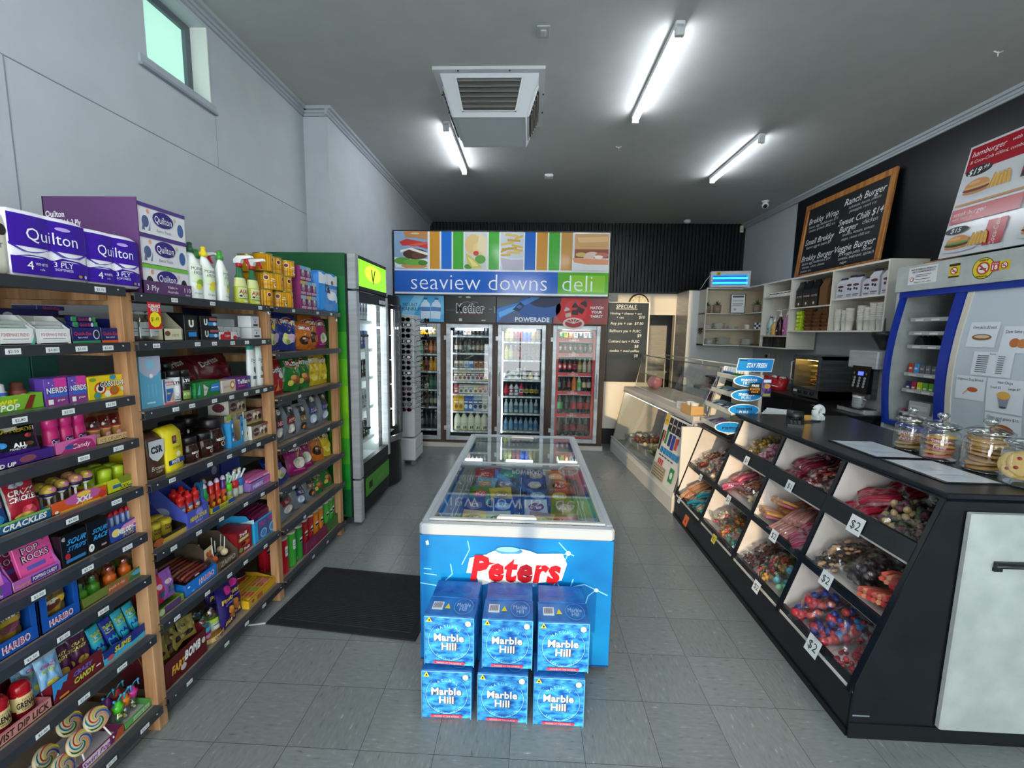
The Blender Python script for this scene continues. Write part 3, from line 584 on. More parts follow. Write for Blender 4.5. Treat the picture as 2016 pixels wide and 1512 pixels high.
for j,(y,x) in enumerate(((1.205,LX-.02),(1.125,LX-.03),(1.06,LX-.035))):
    bag('sour_candy_bag',('black and purple sour sweet bag at the end of the purple tray','black and purple sour sweet bag in the middle of the purple tray','sour sweet bag at the hidden end of the purple tray')[j],'sweet bag',y,z+.006,.125,.125,.03,'3a1c70/.25',[r_(.08,.3,.92,.9,'0f0f14/.25'),p_([(.05,.72),(.3,.86),(.6,.9),(.95,.84),(.95,.74),(.6,.8),(.3,.76),(.08,.62)],'f2ecd2'),t_('WARHEADS',.5,.79,.1,'b9a010',.84,0,.04),e_(.2,.46,.1,.07,'2f90d8'),e_(.75,.62,.08,.05,'c43a3a'),e_(.75,.42,.1,.05,'6a3a2a'),t_('ALL',.55,.42,.1,WHT,.3,.15,.05),t_('MIXED UP',.5,.33,.05,WHT,.5)],j,.2,-.15,x,'black sour sweet bags')
for j in range(3):
    b=MB(); b.lathe([(.019,0,'c8246f/.3'),(.02,.01),(.02,.07),(.019,.085,'d82a80/.25'),(.021,.087),(.021,.112),(.017,.12),(.006,.122)],14,(0,.02,0)); b.cyl(.02,.012,.078,[p_([(.1,0),(.6,.9),(.9,.9),(.9,0)],'e68ac0'),r_(.2,.25,.8,.55,'4a1460'),t_('Candy',.5,.4,.2,WHT,.6,.2)],1,(0,.02))
    b.thing('candy_spray',f'magenta capped candy spray bottle, {ORD[j]} counting from the purple tray','sweet',(LX-.02,1.318+j*.043,z+.004),HP,'magenta candy sprays')
tray('candy_spray_tray','low pink display tray holding the magenta candy sprays',1.294,1.426,z,.042,.03,.1,'d86aa8/.4','a83a78',[p_([(.1,0),(.3,.7),(.6,.95),(.9,.7),(1,0)],'b02a70'),t_('Candy',.62,.42,.4,WHT,.5,.2),r_(.22,.3,.42,.6,'1c5aa0')])
tray('ice_cream_dip_tray','cardboard tray of ice cream shaped sweets at the shelf end',1.429,1.568,z,.026,.026,.1,'c9a46a/.6','a8844c',[r_(.04,.1,.96,.9,'dcbd86'),t_('ICE CREAM DIPS',.5,.5,.5,'7a1c3a',.84)])
for j in range(3):
    t=thing('ice_cream_sweet',f'wafer cup sweet with pink clear lid, {ORD[j]} along the cardboard tray','sweet',(LX-.02,1.456+j*.041,z+.004),HP,'wafer cup sweets')
    b=MB(); b.lathe([(.014,0,'b07a44/.5'),(.019,.04),(.02,.042,'c9946a'),(.02,.046),(.016,.05,'e0709a')],12,(0,.02,0)); b.cyl(.0175,.008,.036,[e_(.5,.5,.3,.3,'d8a0a8')],1,(0,.02)); b.part('cup',t)
    b=MB(); b.lathe([(.0205,.046,'pinkplastic'),(.02,.06),(.016,.09),(.006,.094)],14,(0,.02,0)); b.part('lid',t,'pink see-through lid')
z=ZS[0][4]
tray('popping_candy_tray','blue lettered tray of popping candy pouches',.98,1.262,z,.034,.034,.15,'1c5a8a/.4','123a5c',[r_(0,.8,1,1,'7ab04a'),t_('CRAZY CRACKLES',.6,.48,.5,WHT,.72,.25,.04)])
def crackle(y,col,c2,lb,j):bag('popping_candy_pouch',lb,'sweet bag',y,z+.006,.082,.155,.022,'e9e6e6/.3',[r_(.03,.05,.97,.93,col+'/.25'),e_(.4,.78,.26,.07,'9aa6b4'),t_('CRAZY',.5,.62,.11,WHT,.84,.3,.03),t_('CRACKLES',.5,.49,.1,WHT,.84,.3,.03),e_(.6,.22,.26,.1,c2),e_(.4,.14,.3,.06,'d8b84a')],j,.22,-.05,LX-.025,'popping candy pouches','e9e6e6/.3')
crackle(1.215,'a8162e','d84a5a','red popping candy pouch in the blue lettered tray',1); crackle(1.128,'124a8c','2f9ad8','blue popping candy pouch in the blue lettered tray',2); crackle(1.045,'124a8c','2f9ad8','blue popping candy pouch at the hidden end of the tray',3)
tray('lollipop_tray','orange display tray of big wrapped lollipops',1.264,1.446,z,.04,.02,.13,'d8561c/.4','9a8a7a',[r_(.12,0,1,.14,'e0a028'),e_(.55,.75,.34,.5,'c05a9a'),e_(.56,.98,.13,.2,'f0c83a'),t_('XXL',.55,.55,.46,WHT,.34,.2,.05),t_('TRIO',.58,.22,.24,'f0d02a',.3,.2,.02),e_(.9,.4,.07,.34,'c8342a'),e_(.06,.2,.035,.12,'f0e8d8')])
for j,(y,x,h_) in enumerate(((1.30,-.03,.05),(1.345,-.035,.055),(1.385,-.03,.06),(1.42,-.03,.062),(1.315,-.075,.05),(1.36,-.08,.055),(1.41,-.08,.058))):
    t=thing('lollipop',f'{ORD[j]} big round lollipop in the orange tray, counting along front row first','lollipop',(LX+x,y,z+.004),HP,'wrapped lollipops in the orange tray')
    b=MB(); b.tube([(0,.02,0),(0,.02,h_)],.0035,'eceae4',6); b.part('stick',t)
    b=MB(); b.ball((0,.02,h_+.016),.021,('c9a83a/.3','b89a3a/.3','c98a6a/.3','c8aa48/.3')[j % 4],12); b.lathe([(.0212,h_+.002,'2a1c58/.3'),(.0216,h_+.012)],12,(0,.02,0)); b.prints(lambda u,v,d:Vector((0,.02,h_+.016))+Vector((math.sin((u-.5)*2),-math.cos((u-.5)*2)*math.cos((v-.2)),math.sin(v-.2))).normalized()*(.0214+d),.04,.03,[e_(.5,.6,.3,.35,'d87aa8/.3'),e_(.3,.8,.14,.2,'e8dc6a/.3')]); b.lathe([(.004,h_-.012,'e8e8e4/.3'),(.012,h_-.004),(.006,h_+.002)],8,(0,.02,0)); b.part('wrapped_ball',t)
tray('lime_candy_tray','lime yellow tray of green sweet tubes at the shelf end',1.449,1.577,z,.05,.03,.13,'c9cc20/.4','8a8c1c',[p_([(.3,1),(.42,.5),(.75,.5),(.8,1)],'7a8a1c'),r_(.15,.3,.4,.55,'2a6aa0'),t_('XXX',.5,.26,.3,'1c1c10',.3),e_(.88,.55,.06,.14,'5a5a14'),r_(.6,.12,.9,.24,'3a7a8a')])
for j,(y,x) in enumerate(((1.49,-.03),(1.54,-.03),(1.47,-.075),(1.515,-.075),(1.555,-.075),(1.49,-.115),(1.535,-.115))):
    b=MB(); b.lathe([(.019,0,'a3bf20/.3'),(.02,.004),(.02,.05,'b4cf2c/.3'),(.0205,.052),(.0205,.075),(.016,.08),(0,.081)],14,(0,.02,0)); b.cyl(.02,.01,.04,[r_(.3,.1,.6,.7,'c0c4c0')],1,(0,.02)); b.thing('sweet_tube',f'lime green sweet tube, {ORD[j]} in the lime tray counting front row first','sweet',(LX+x,y,z+.004),HP,'lime sweet tubes')
z=ZS[0][5]
def rocks(y,x,col,lb,j,txt=True):carton('popping_candy_sachet',lb,'sweet sachet',y-.052,y+.052,z+.012,.125,.012,col+'/.35',([t_('POP',.42,.74,.17,BLK,.5,0,.06),t_('ROCKS',.5,.54,.17,BLK,.76,0,.06),t_('POP',.42,.74,.16,'f6d8ea',.44),t_('ROCKS',.5,.54,.16,'f6d8ea',.7),r_(.2,.24,.7,.34,'5a5ab0'),e_(.8,.85,.03,.03,'b0408a'),e_(.15,.9,.03,.03,'b0408a'),e_(.85,.3,.03,.03,'b0408a'),e_(.12,.45,.03,.03,'b0408a')] if txt else [e_(.5,.85,.2,.1,BLK),e_(.3,.6,.25,.14,'3050b0')]),(),(),'pink popping candy sachets',x,0,(-.22,0,HP))
tray('popping_candy_box','open pink popping candy display box with white inside',1.14,1.272,z,.034,.13,.13,'b860b0/.4','ddd6d2',[r_(.35,.2,.95,.8,'3a2a80'),t_('POPPING CANDY',.65,.5,.36,WHT,.54,.2,.02),t_('popping',.18,.5,.3,'e8b04a',.3,.25)])
rocks(1.225,LX-.012,'e8559f','bright pink popping candy sachet standing at the front of the open box',1); rocks(1.19,LX-.045,'a8286a','darker pink sachet leaning behind the bright pink one',2)
tray('popping_candy_box','purple popping candy box with apple print at the picture edge',.99,1.137,z,.042,.11,.13,'7a3aa8/.4','c9bcd0',[e_(.72,.7,.12,.3,'2a7a30'),t_('candy',.76,.3,.2,WHT,.34)])
rocks(1.085,LX-.012,'e58ac8','pale pink sachet with blue burst in the purple box',3,False)
carton('sour_strip_box','black sour strip box with blue lettering','sweet box',1.277,1.36,z,.112,.11,'0e0e14/.3',[t_('48',.1,.86,.13,WHT,.12),t_('SOUR',.6,.72,.16,'2f9ad8',.8,.5,.03),t_('STRIPS',.6,.5,.14,'2a86c4',.8,.5,.03),r_(.12,.1,.9,.2,'2a76b4'),e_(.2,.3,.1,.1,'a82030')],[t_('48',.4,.8,.13,WHT,.4),e_(.4,.5,.2,.08,'3a6a9a')],(),'black sour strip boxes')
carton('sour_strip_box','black sour strip box with a white round badge','sweet box',1.361,1.437,z,.118,.11,'101016/.3',[t_('SOUR',.6,.66,.14,'2f9ad8',.74,.5,.03),t_('RACE',.62,.46,.14,'2f9ad8',.74,.5,.03),e_(.14,.2,.13,.12,WHT),t_('8',.14,.22,.09,BLK),r_(.6,.12,.85,.18,'c08a8a')],(),[e_(.5,.5,.2,.1,'2f86c0'),e_(.3,.8,.1,.05,'a82030')],'black sour strip boxes')
tray('whistle_lollipop_tray','blue and pink tray of whistle lollipops at the shelf end',1.44,1.556,z,.062,.03,.1,'24449c/.4','8a3a6a',[p_([(.2,.5),(.5,.85),(1,.95),(1,.5)],'d888b8'),e_(.2,.55,.15,.24,'e8d07a'),t_('MELODY',.56,.5,.3,WHT,.6,.2,.06),t_('POPS',.62,.2,.22,'e8c83a',.4,.2),e_(.86,.6,.09,.16,'d8d0e0'),e_(.86,.6,.06,.1,'7a3a9a')])
for j in range(5):
    b=MB(); b.lathe([(.009,0,'4a6ab0/.3'),(.0105,.004),(.0105,.07,'b0122e/.3'),(.011,.073),(.007,.086),(.0,.09)],10,(0,.012,0)); b.cyl(.0105,.01,.068,[r_(.2,0,.6,1,'a8b8d8'),r_(.6,.2,.9,.8,'8a6aa8')],1,(0,.012)); b.thing('whistle_lollipop',f'red capped whistle lollipop, {ORD[j]} along the blue and pink tray','lollipop',(LX-.02,1.453+j*.0225,z+.02),HP,'whistle lollipops')
z=ZS[0][6]
def windowbox(a,c,h,lb,bl,col,P,x=LX):
    t=thing('gummy_display',lb,'display box',(x,(a+c)/2,z),HP,'blue gummy displays'); w=(c-a)/2-.001; b=MB(); K='1450a8/.35'
    b.box(-w,-w+.003,0,.12,0,h,K); b.box(w-.003,w,0,.12,0,h,K); b.box(-w,w,.117,.12,0,h,K); b.box(-w,w,0,.12,0,.003,K)
    b.box(-w,w,0,.003,0,h*.3,K); b.box(-w,-w*.62,0,.003,h*.3,h,K); b.box(w*.72,w,0,.003,h*.3,h,K); b.front(-w,w,0,h*.3,0,[t_('HARIBO',.5,.5,.46,'f6eef0',.6,0,.05),t_('HARIBO',.5,.5,.42,'c43a4a',.56)]); b.part('carton',t)
    bag('gummy_bag',bl,'sweet bag',(a+c)/2,z+.004,w*1.7,h*.96,.05,col,P,2,.05,0,x-.045,'gummy bags in the blue displays')
windowbox(1.195,1.318,.15,'blue gummy bear display box under the popping candy','gold gummy bear bag inside the blue display','a58236/.25',[t_('HARIBO',.5,.78,.13,BLK,.86,.1,.03),t_('Goldbears',.5,.64,.08,BLK,.7,.2),e_(.7,.5,.25,.08,'e0b020'),e_(.4,.45,.3,.12,'6a2a1c'),e_(.4,.52,.24,.06,'e8dcc0')])
windowbox(1.07,1.192,.165,'blue gummy display box at the picture edge','red and gold gummy bag inside the edge display','9a7a30/.25',[r_(.04,.72,.96,.96,'8a1c1c/.25'),t_('HARIBO',.5,.68,.15,'e8e2e0',.9,0,.03),r_(.04,.5,.96,.6,'b8962e'),e_(.6,.4,.3,.08,'7a3a48')])
tray('baby_bottle_tray','olive tray of bottle shaped lollies with clear lids',1.325,1.572,z,.036,.05,.13,'6a7a30/.45','8a7a4a',[r_(.35,0,.7,.8,'a85a3a'),p_([(.66,0),(.8,1),(1,1),(1,0)],'3a6a3a'),t_('push n dip',.5,.5,.3,'e8d8b0',.3),e_(.84,.6,.1,.24,'4a9ac0')])
for j,(y,x,k) in enumerate(((1.36,-.03,0),(1.41,-.035,0),(1.47,-.03,1),(1.53,-.03,1),(1.39,-.08,0),(1.45,-.08,2),(1.51,-.08,1))):
    t=thing('bottle_lolly',f'{("green", "orange", "red")[k]} bottle lolly with a clear lid, {ORD[j]} in the olive tray counting front row first','sweet',(LX+x,y,z+.004),HP,'bottle lollies'); cc=('4f9a2a/.3','d8641c/.3','9a2a2a/.3')[k]
    b=MB(); b.lathe([(.018,0,cc),(.02,.01),(.02,.034),(.014,.04),(.014,.046),(.009,.05,'c8503a/.3' if k else '5aa84a/.3'),(.009,.062),(.004,.068)],12,(0,.02,0)); b.part('bottle',t)
    b=MB(); b.lathe([(.0165,.042,'clearplastic'),(.0165,.068),(.012,.078),(.002,.081)],14,(0,.02,0)); b.part('lid',t,'clear lid')
z=ZS[0][7]
tray('gum_pouch_tray','dark red display tray of candy squeeze pouches',1.205,1.37,z,.075,.03,.14,'6a1420/.4','4a0e18',[t_('CRAZY',.6,.7,.2,'5a6ac8',.4,.3,.04),t_('CANDY',.62,.38,.24,'b8c84a',.44,.3,.05),p_([(.0,.2),(0,1),(.3,1),(.26,.7),(.2,.75),(.14,.5),(.08,.6)],'2f90d0'),r_(.1,.1,.28,.2,'e08a2a'),r_(.85,.3,.95,.36,WHT)])
for j,(y,x,k) in enumerate(((1.235,-.03,0),(1.22,-.06,0),(1.213,-.09,0),(1.278,-.04,1),(1.302,-.05,1),(1.34,-.04,1))):
    bag('candy_pouch',f'{("clear and blue", "plum coloured")[k]} squeeze candy pouch, {ORD[j]} in the dark red tray','sweet bag',y,z+.03,.062,.135,.018,('7fb0d8/.2','4a1c40/.25')[k],[r_(.02,.86,.98,.97,'9aa4b4/.2'),t_('CRAZY',.5,.66,.08,('c43a6a','b8a84a')[k],.7,.3,.03),t_('CANDY',.5,.54,.09,('b8c84a','c8b84a')[k],.7,.3,.03),e_(.5,.2,.26,.1,('c8c04a','a8883a')[k])],j,.26,-.2+.1*k,LX+x,'squeeze candy pouches')
tray('slime_tube_tray','navy and turquoise tray of slime squeeze tubes',1.372,1.562,z,.05,.07,.13,'1c2f80/.4','b0a48c',[p_([(0,0),(0,.5),(.2,.3),(.4,.5),(.6,.25),(1,.4),(1,0)],'3aa8c8'),t_('SLIME',.4,.62,.4,'d8c83a',.36,.2,.04),e_(.14,.3,.07,.2,'c05a5a')])
for j in range(7):
    fr=j < 4; y=1.4+j*.046 if fr else 1.415+(j-4)*.046
    t=thing('slime_tube',f'{"turquoise" if j != 1 else "navy"} slime squeeze tube, {ORD[j]} in the navy tray counting front row first','sweet',(LX-(.035 if fr else .08),y,z+.02),0,'slime tubes',(-.2,-.06,HP)); c1,c2=('2aa0b8/.25','1c2f90/.25') if j != 1 else ('1c2f90/.25','2aa0b8/.25')
    b=MB(); rg=[]
    for k in range(7):
        q=k/6; rx,ry=.019+.003*q,.017*(1-q)+.0012; rg.append([(rx*math.cos(a),ry*math.sin(a),.016+.105*q) for a in [2*PI*i/14 for i in range(14)]])
    b.loft(rg,c1,True,True); b.prints(lambda u,v,d:(.034*(u-.5),-(.017*(1-v)+.0012)*math.sqrt(max(0,1-(1.6*(u-.5)) ** 2))-d-.0008,.016+.105*v),.034,.105,[p_([(.0,.0),(0,.24),(.15,.3),(.3,.2),(.5,.34),(.7,.22),(1,.3),(1,0)],c2),t_('SLIME',.5,.62,.3,'a8b83a',.98,0,.04,HP),t_('goo',.28,.6,.1,'e0f0f0',.3,0,0,HP)]); b.part('tube',t)
    MB().lathe([(.012,0,c2),(.014,.003),(.014,.016),(.008,.018)],12).part('cap',t)
tray('grenade_tray','pink lettered tray of red capped dipping sweets',.96,1.2,z,.04,.035,.15,'b86a72/.4','6a1420',[r_(0,.1,1,.9,'c98a80'),r_(0,.1,.3,.9,'a8b8c8'),t_('TWIST DIP LICK',.64,.52,.56,'3a1c14',.66,.15,.03)])
for j,(y,x) in enumerate(((1.05,-.03),(1.105,-.03),(1.165,-.03),(1.03,-.09),(1.085,-.09),(1.14,-.1))):
    b=MB(); b.lathe([(.02,0,'8a1420/.3'),(.024,.006),(.026,.03,'e2c98a/.3'),(.026,.075,'b01020/.2'),(.023,.078),(.026,.084),(.025,.1),(.017,.114),(.0,.118)],16,(0,.027,0)); b.cyl(.026,.02,.074,[r_(0,.05,1,.95,'e0c890'),t_('DEATH',.5,.8,.12,'5a4a2a',.5),t_('GRENADE',.5,.5,.36,'14120e',.94,0,.04),t_('TWIST DIP',.5,.2,.14,'14120e',.6)],1.1,(0,.027)); b.thing('dipping_sweet',f'red topped dipping sweet tub, {ORD[j]} in the pink lettered tray counting front row first','sweet',(LX+x,y,z+.006),HP,'red topped dipping sweets')
bag('sweet_bag','shiny red bag lying behind the red topped tubs','sweet bag',1.15,z+.03,.16,.1,.04,'8a1018/.25',[],3,.5,-.3,LX-.18)
carton('display_card','plain grey card side panel behind the red topped tubs','card',1.02,1.04,z,.11,.2,'b9b7b2',(),(),(),None,LX-.16)
z=ZS[0][8]
tray('swirl_lollipop_box','purple lettered box of rainbow swirl lollipops on the bottom shelf',1.2,1.42,z,.036,.036,.17,'6a1c4a/.4','c9c4c8',[r_(.3,.1,.75,.9,'d8cfd8'),t_('Swirl Pops',.55,.5,.5,'8a1c7a',.5,.25,.03),p_([(.8,0),(.9,1),(1,1),(1,0)],'a84a2a')])
SWC=['d8c23a/.2','c8402a/.2','2a86a8/.2','2a6a3a/.2','d88a6a/.2','3a4aa0/.2']
for j,(y,x,zz,ty) in enumerate(((1.30,-.045,.06,.2),(1.37,-.05,.085,-.1),(1.25,-.11,.05,.3),(1.34,-.12,.09,.1),(1.24,-.04,.03,.5))):
    t=thing('swirl_lollipop',f'flat rainbow swirl lollipop, {ORD[j]} in the purple lettered box counting front row first','lollipop',(LX+x,y,z+zz+.02),0,'rainbow swirl lollipops',(-.45-.1*(j % 2),ty,HP))
    b=MB(); R0=.042; b.lathe([(.0,-.007),(R0*.9,-.007,'d8c8a0/.25'),(R0,0),(R0*.9,.007),(0,.008)][1:],22)
    b.x=Matrix.Rotation(HP,4,'X'); b.v=[tuple(b.x @ Vector(p)) for p in b.v]; b.x=Matrix()
    for q in range(6):
        pts=[]
        for i in range(13):
            a=q*PI/3+i*.26; rr=R0*.95*(1-i/13); pts.append((rr*math.cos(a),-.008,rr*math.sin(a)))
        pts2=[(p[0]*math.cos(.5)-p[2]*math.sin(.5),p[1]-.0006,p[0]*math.sin(.5)+p[2]*math.cos(.5)) for p in pts]
        for (a,c,d,e) in zip(pts,pts[1:],pts2[1:],pts2):b.poly([a,c,d,e],SWC[q])
    b.part('disc',t)
    MB().tube([(0,0,-.04),(0,0,-.1)],.0028,'eceae6',6).part('stick',t)
bag('clear_sweet_bag','crumpled clear bag of pastel swirl sweets at the bottom corner','sweet bag',1.2,z+.004,.16,.12,.07,'film',[],5,.9,.1,LX+.0)
for j,(dx,k) in enumerate(((-.02,'c8b08a'),(.03,'b8d0a8'),(.07,'d89a7a'))):
    b=MB(); b.ball((0,0,.02),.022,k+'/.3',10,1,1,.7); b.ball((0,0,.028),.014,'8aa8b0/.3',8,1,1,.7); b.thing('swirl_sweet',f'{("cream", "pale green", "orange")[j]} swirl sweet inside the crumpled clear bag','sweet',(LX-.065,1.19+dx,z+.004),0,None)
tray('fan_toy_tray','green tray of fan topped candy tubes at the shelf end',1.424,1.543,z,.03,.03,.13,'5a9a50/.45','c8c8c0',[r_(.3,.2,.9,.8,'a8c89a'),t_('candy fan',.6,.5,.4,'2a6a30',.5)])
for j,(y,x,k) in enumerate(((1.445,-.03,'4fc02a'),(1.478,-.035,'e07a1c'),(1.515,-.04,'d8389a'),(1.455,-.085,'7a2a8a'),(1.50,-.09,'c83a3a'))):
    t=thing('fan_candy_tube',f'candy tube with {("green", "orange", "pink", "purple", "red")[j]} top and blue fan arms in the green tray','sweet',(LX+x,y,z+.004),HP,'fan topped candy tubes')
    b=MB(); b.lathe([(.011,0,'clearplastic'),(.013,.01),(.014,.06)],12,(0,.014,0)); b.part('tube',t,'clear tube')
    b=MB()
    for q in range(9):b.ball((RNG.uniform(-.006,.006),.014+RNG.uniform(-.006,.006),.008+q*.0055),.0055,RNG.choice(['3a9a3a','e8d84a','2a6ac0','d84a3a','e8e8e0'])+'/.3',6)
    b.part('sweets',t,None,'stuff'); b=MB(); b.lathe([(.015,.058,k+'/.3'),(.016,.07),(.02,.082),(.012,.086),(.01,.1),(.0,.103)],14,(0,.014,0)); b.part('top',t)
    b=MB()
    for s in (-1,1):b.tube([(0,.014,.098),(s*.012,.012,.112),(s*.02,.006,.118),(s*.022,.004,.095)],.0028,'3ab0d8/.3',6); b.ball((s*.021,.004,.118),.005,'3ab0d8/.3',6)
    b.part('fan_arms',t,'blue fan arms')
# ================================================================== middle bay
z=ZS[1][1]
for j in range(3):
    b=MB(); b.lathe([(.026,0,'clearplastic'),(.028,.01),(.028,.085),(.018,.1),(.018,.106,'d5d8da/.3'),(.019,.106),(.019,.118),(0,.118)],16,(0,.028,0)); b.cyl(.0283,.02,.075,[r_(.1,0,.9,1,'c2c6c8/.3'),r_(.2,.5,.8,.56,'5a5f64'),r_(.3,.3,.7,.34,'5a5f64')],1,(0,.028))
    b.thing('travel_bottle',f'clear bottle with pale label, {ORD[j]} along the row behind the red clearance ticket','bottle',(LX-.02,1.638+j*.05,z),HP,'clear bottles behind the clearance ticket')
b=MB(); b.box(-.032,.032,-.001,0,0,.105,'c4101c/.4'); b.front(-.032,.032,0,.105,-.001,[t_('CLEARANCE',.5,.86,.12,WHT,.9,0,.04),t_('PRICE',.5,.72,.11,WHT,.6,0,.04),p_([(.5+.42*(1+.06*(i % 2))*math.cos(i*PI/9),.36+.28*(1+.08*(i % 2))*math.sin(i*PI/9)) for i in range(18)],'f6e01a/.4'),t_('$1.49',.47,.38,.15,'1a1a1a',.6,.1,.0,.05)])
b.thing('clearance_ticket','red and yellow clearance price ticket hanging from the shelf edge','price ticket',(-1.482,1.655,1.665),0,None,(0,.0,HP+.06))
t=thing('file_box','cream cardboard dispenser box with sloping sides','box',(LX,1.795,z),HP)
b=MB()
for x in (-.05,.045):b.prism([(0,0),(.16,0),(.16,.12),(.07,.12),(0,.05)],'x',x,x+.004,'b8b196/.6')
b.box(-.05,.05,0,.004,0,.05,'e0d8bc'); b.box(-.05,.05,.156,.16,0,.12,'a8a187'); b.box(-.05,.05,0,.16,0,.003,'a8a187'); b.front(-.05,.05,0,.05,0,[e_(.2,.6,.14,.22,'7a4a2a'),t_('care',.6,.5,.3,'8a7a4a',.4)]); b.part('box',t)
def ub(a,c,zz,h,lb,tall):carton('pad_box',lb,'box',a,c,zz,h,.12,'14151a/.35',([e_(.5,.68,.3,.2,'3a3a22'),t_('U',.5,.66,.26,WHT,.5,0,.06),r_(.1,.36,.9,.37,'8a8f96'),r_(.24,.14,.84,.32,'2a8ad0')] if tall else [t_('U',.3,.5,.5,WHT,.2,0,.05),r_(.42,.2,.98,.5,'2a8ad0'),r_(.5,.62,.95,.85,'a85a5a'),e_(.8,.34,.1,.16,'c8d8e8')]),(),(),'black pad boxes')
ub(1.856,1.936,z,.112,'tall black pad box with a blue label',True); ub(1.952,2.066,z,.055,'lower of two stacked black pad boxes',False); ub(1.95,2.062,z+.0555,.055,'upper of two stacked black pad boxes',False)
carton('pad_box','black packet behind the stacked pad boxes','box',1.83,2.1,z,.125,.08,'0e0f12',(),(),(),None,LX-.16)
carton('toothpaste_box','red and white toothpaste box lying flat','box',2.07,2.2,z,.037,.05,'d8dadd/.35',[p_([(0,0),(.28,1),(.62,1),(.62,0)],'c0141f'),t_('Colgate',.42,.5,.3,WHT,.3),e_(.1,.4,.08,.3,'c0141f'),e_(.86,.2,.12,.3,'c0141f')])
for j in range(3):carton('soap_box',f'grey and white soap box, {ORD[j]} along the back row','box',2.11+j*.063,2.17+j*.063,z,.062,.09,'b9bcc0/.4',[p_([(.3,.3),(.5,.8),(.7,.3)],'8a8f96'),r_(0,0,1,.12,'4a5296')],(),(),'grey soap boxes',LX-.05)
carton('soap_box','grey soap box lying on top of the back row','box',2.13,2.27,z+.0625,.04,.09,'a5a8ab/.4',[],(),(),None,LX-.06)
for j,(dy,dz,tw) in enumerate(((0,0,.0),(-.008,.0615,.12))):carton('soap_box',('white soap box at the shelf end, under another one','white soap box on top of the one at the shelf end')[j],'box',2.315+dy,2.405+dy,z+dz,.061,.07,'dadcdd/.4',[t_('Dove',.5,.76,.2,'4a5060',.4,.2),e_(.5,.5,.06,.1,'3a4050'),r_(.25,.12,.8,.3,'3a3f48')],(),(),'white soap boxes',LX,tw)
bag('navy_packet','navy packet standing upright in the back of the soap shelf','packet',2.2,z,.2,.155,.05,'151c40/.3',[],1,.05,0,LX-.2)
z=ZS[1][2]
carton('mist_box','tall pale blue carton with a round white clasp','box',1.618,1.717,z,.208,.05,'5fa8c8/.35',[p_([(0,1),(1,1),(1,.72),(.75,.62),(.5,.58),(.25,.62),(0,.72)],'aeb2c8'),e_(.5,.84,.22,.1,'8ac0d8'),e_(.5,.62,.12,.055,'b8bccc'),e_(.5,.62,.08,.036,'eef2f5'),r_(.3,.2,.34,.45,'78b8d4'),r_(.5,.2,.54,.45,'78b8d4'),r_(.66,.2,.7,.45,'78b8d4'),r_(.2,.08,.6,.11,'b8dcea')])
carton('plaster_box','small white and blue plaster box','box',1.72,1.776,z,.106,.03,'dfe0e0/.35',[r_(0,0,.2,1,'2a5aa0'),r_(0,0,1,.08,'d86a6a'),t_('BAND-AID',.6,.88,.08,'c02a2a',.76,0,.03),r_(.26,.74,.9,.8,'d89a9a'),r_(.24,.12,.9,.62,'2f5fa8'),p_([(.5,.12),(.9,.5),(.9,.12)],'c8a08a'),r_(.3,.4,.6,.46,'d8c040')])
def spraycan(lb,y,body,cap,P,x=LX,h=.14,r=.0245):
    t=thing('deodorant_can',lb,'spray can',(x,y,z),HP,'deodorant cans'); b=MB(); b.lathe([(r*.9,0,'9a9da0/.3/m'),(r,.004,body+'/.25'),(r,h*.76),(r*.96,h*.78)],18,(0,r,0)); b.cyl(r,.006,h*.74,P,1.3,(0,r)); b.part('can',t)
    b=MB(); b.lathe([(r*.97,h*.78,cap+'/.35'),(r*.97,h*.97),(r*.8,h),(0,h)],18,(0,r,0)); b.part('cap',t)
spraycan('white deodorant can with pink splash and black cap',1.802,'e6e7e8','1a1b1e',[t_('LYNX',.5,.82,.14,BLK,.7,0,.05),r_(.2,.7,.8,.73,'a8aaac'),p_([(.3,.36),(.7,.64),(.7,.36),(.5,.25)],'d8489a'),t_('ICE',.5,.17,.14,'4a5a6a',.6),r_(.2,.04,.8,.08,'3a3f48')])
spraycan('black and green deodorant can with black cap',1.856,'16181a','141416',[t_('LYNX',.5,.86,.14,'e0e2e4',.7,0,.05),r_(.1,.0,.95,.4,'6a8a2a'),e_(.75,.45,.12,.1,'e0e4e4'),t_('AFRICA',.5,.24,.16,'d8e0c0',.7),r_(.2,.7,.8,.73,'5a6a4a')])
spraycan('dark deodorant can in the second row',1.78,'1c1d20','101012',[],LX-.06,.17); spraycan('second dark deodorant can behind the white one',1.835,'202226','101012',[],LX-.06,.17)
carton('lozenge_carton','green and blue long medicine carton','box',1.888,2.058,z,.072,.09,'1c7a3a/.35',[r_(0,0,.06,1,'155a2a'),p_([(.04,.2),(.16,.9),(.16,.2)],'5ac8b8'),p_([(.3,.1),(.3,.85),(.5,.55),(.38,.1)],'c8cdc8'),t_('Strepsils',.38,.5,.2,'9a2a3a',.18),p_([(.55,.3),(.62,.75),(.98,.8),(.98,.25)],'2a7ac8'),r_(.62,.5,.9,.56,'d8e8f4')],[r_(0,.2,1,.6,'2a8a4a')],(),None,LX,.06)
carton('medicine_box','cream medicine box with an orange ring','box',2.063,2.165,z,.062,.07,'c9bcae/.4',[e_(.76,.55,.18,.34,'c8702a',22),e_(.76,.55,.1,.2,'e8e0d0',22),t_('aspirin',.32,.5,.2,'9a7a6a',.5)])
carton('medicine_box','purple medicine box on the shelf with the shampoo','box',2.168,2.285,z,.068,.07,'5f2470/.4',[t_('Telfast',.5,.64,.34,WHT,.84,0,.03),r_(.1,.25,.6,.34,'b84a9a'),r_(.76,0,1,1,'44508a'),e_(.88,.6,.06,.12,'d8c040')])
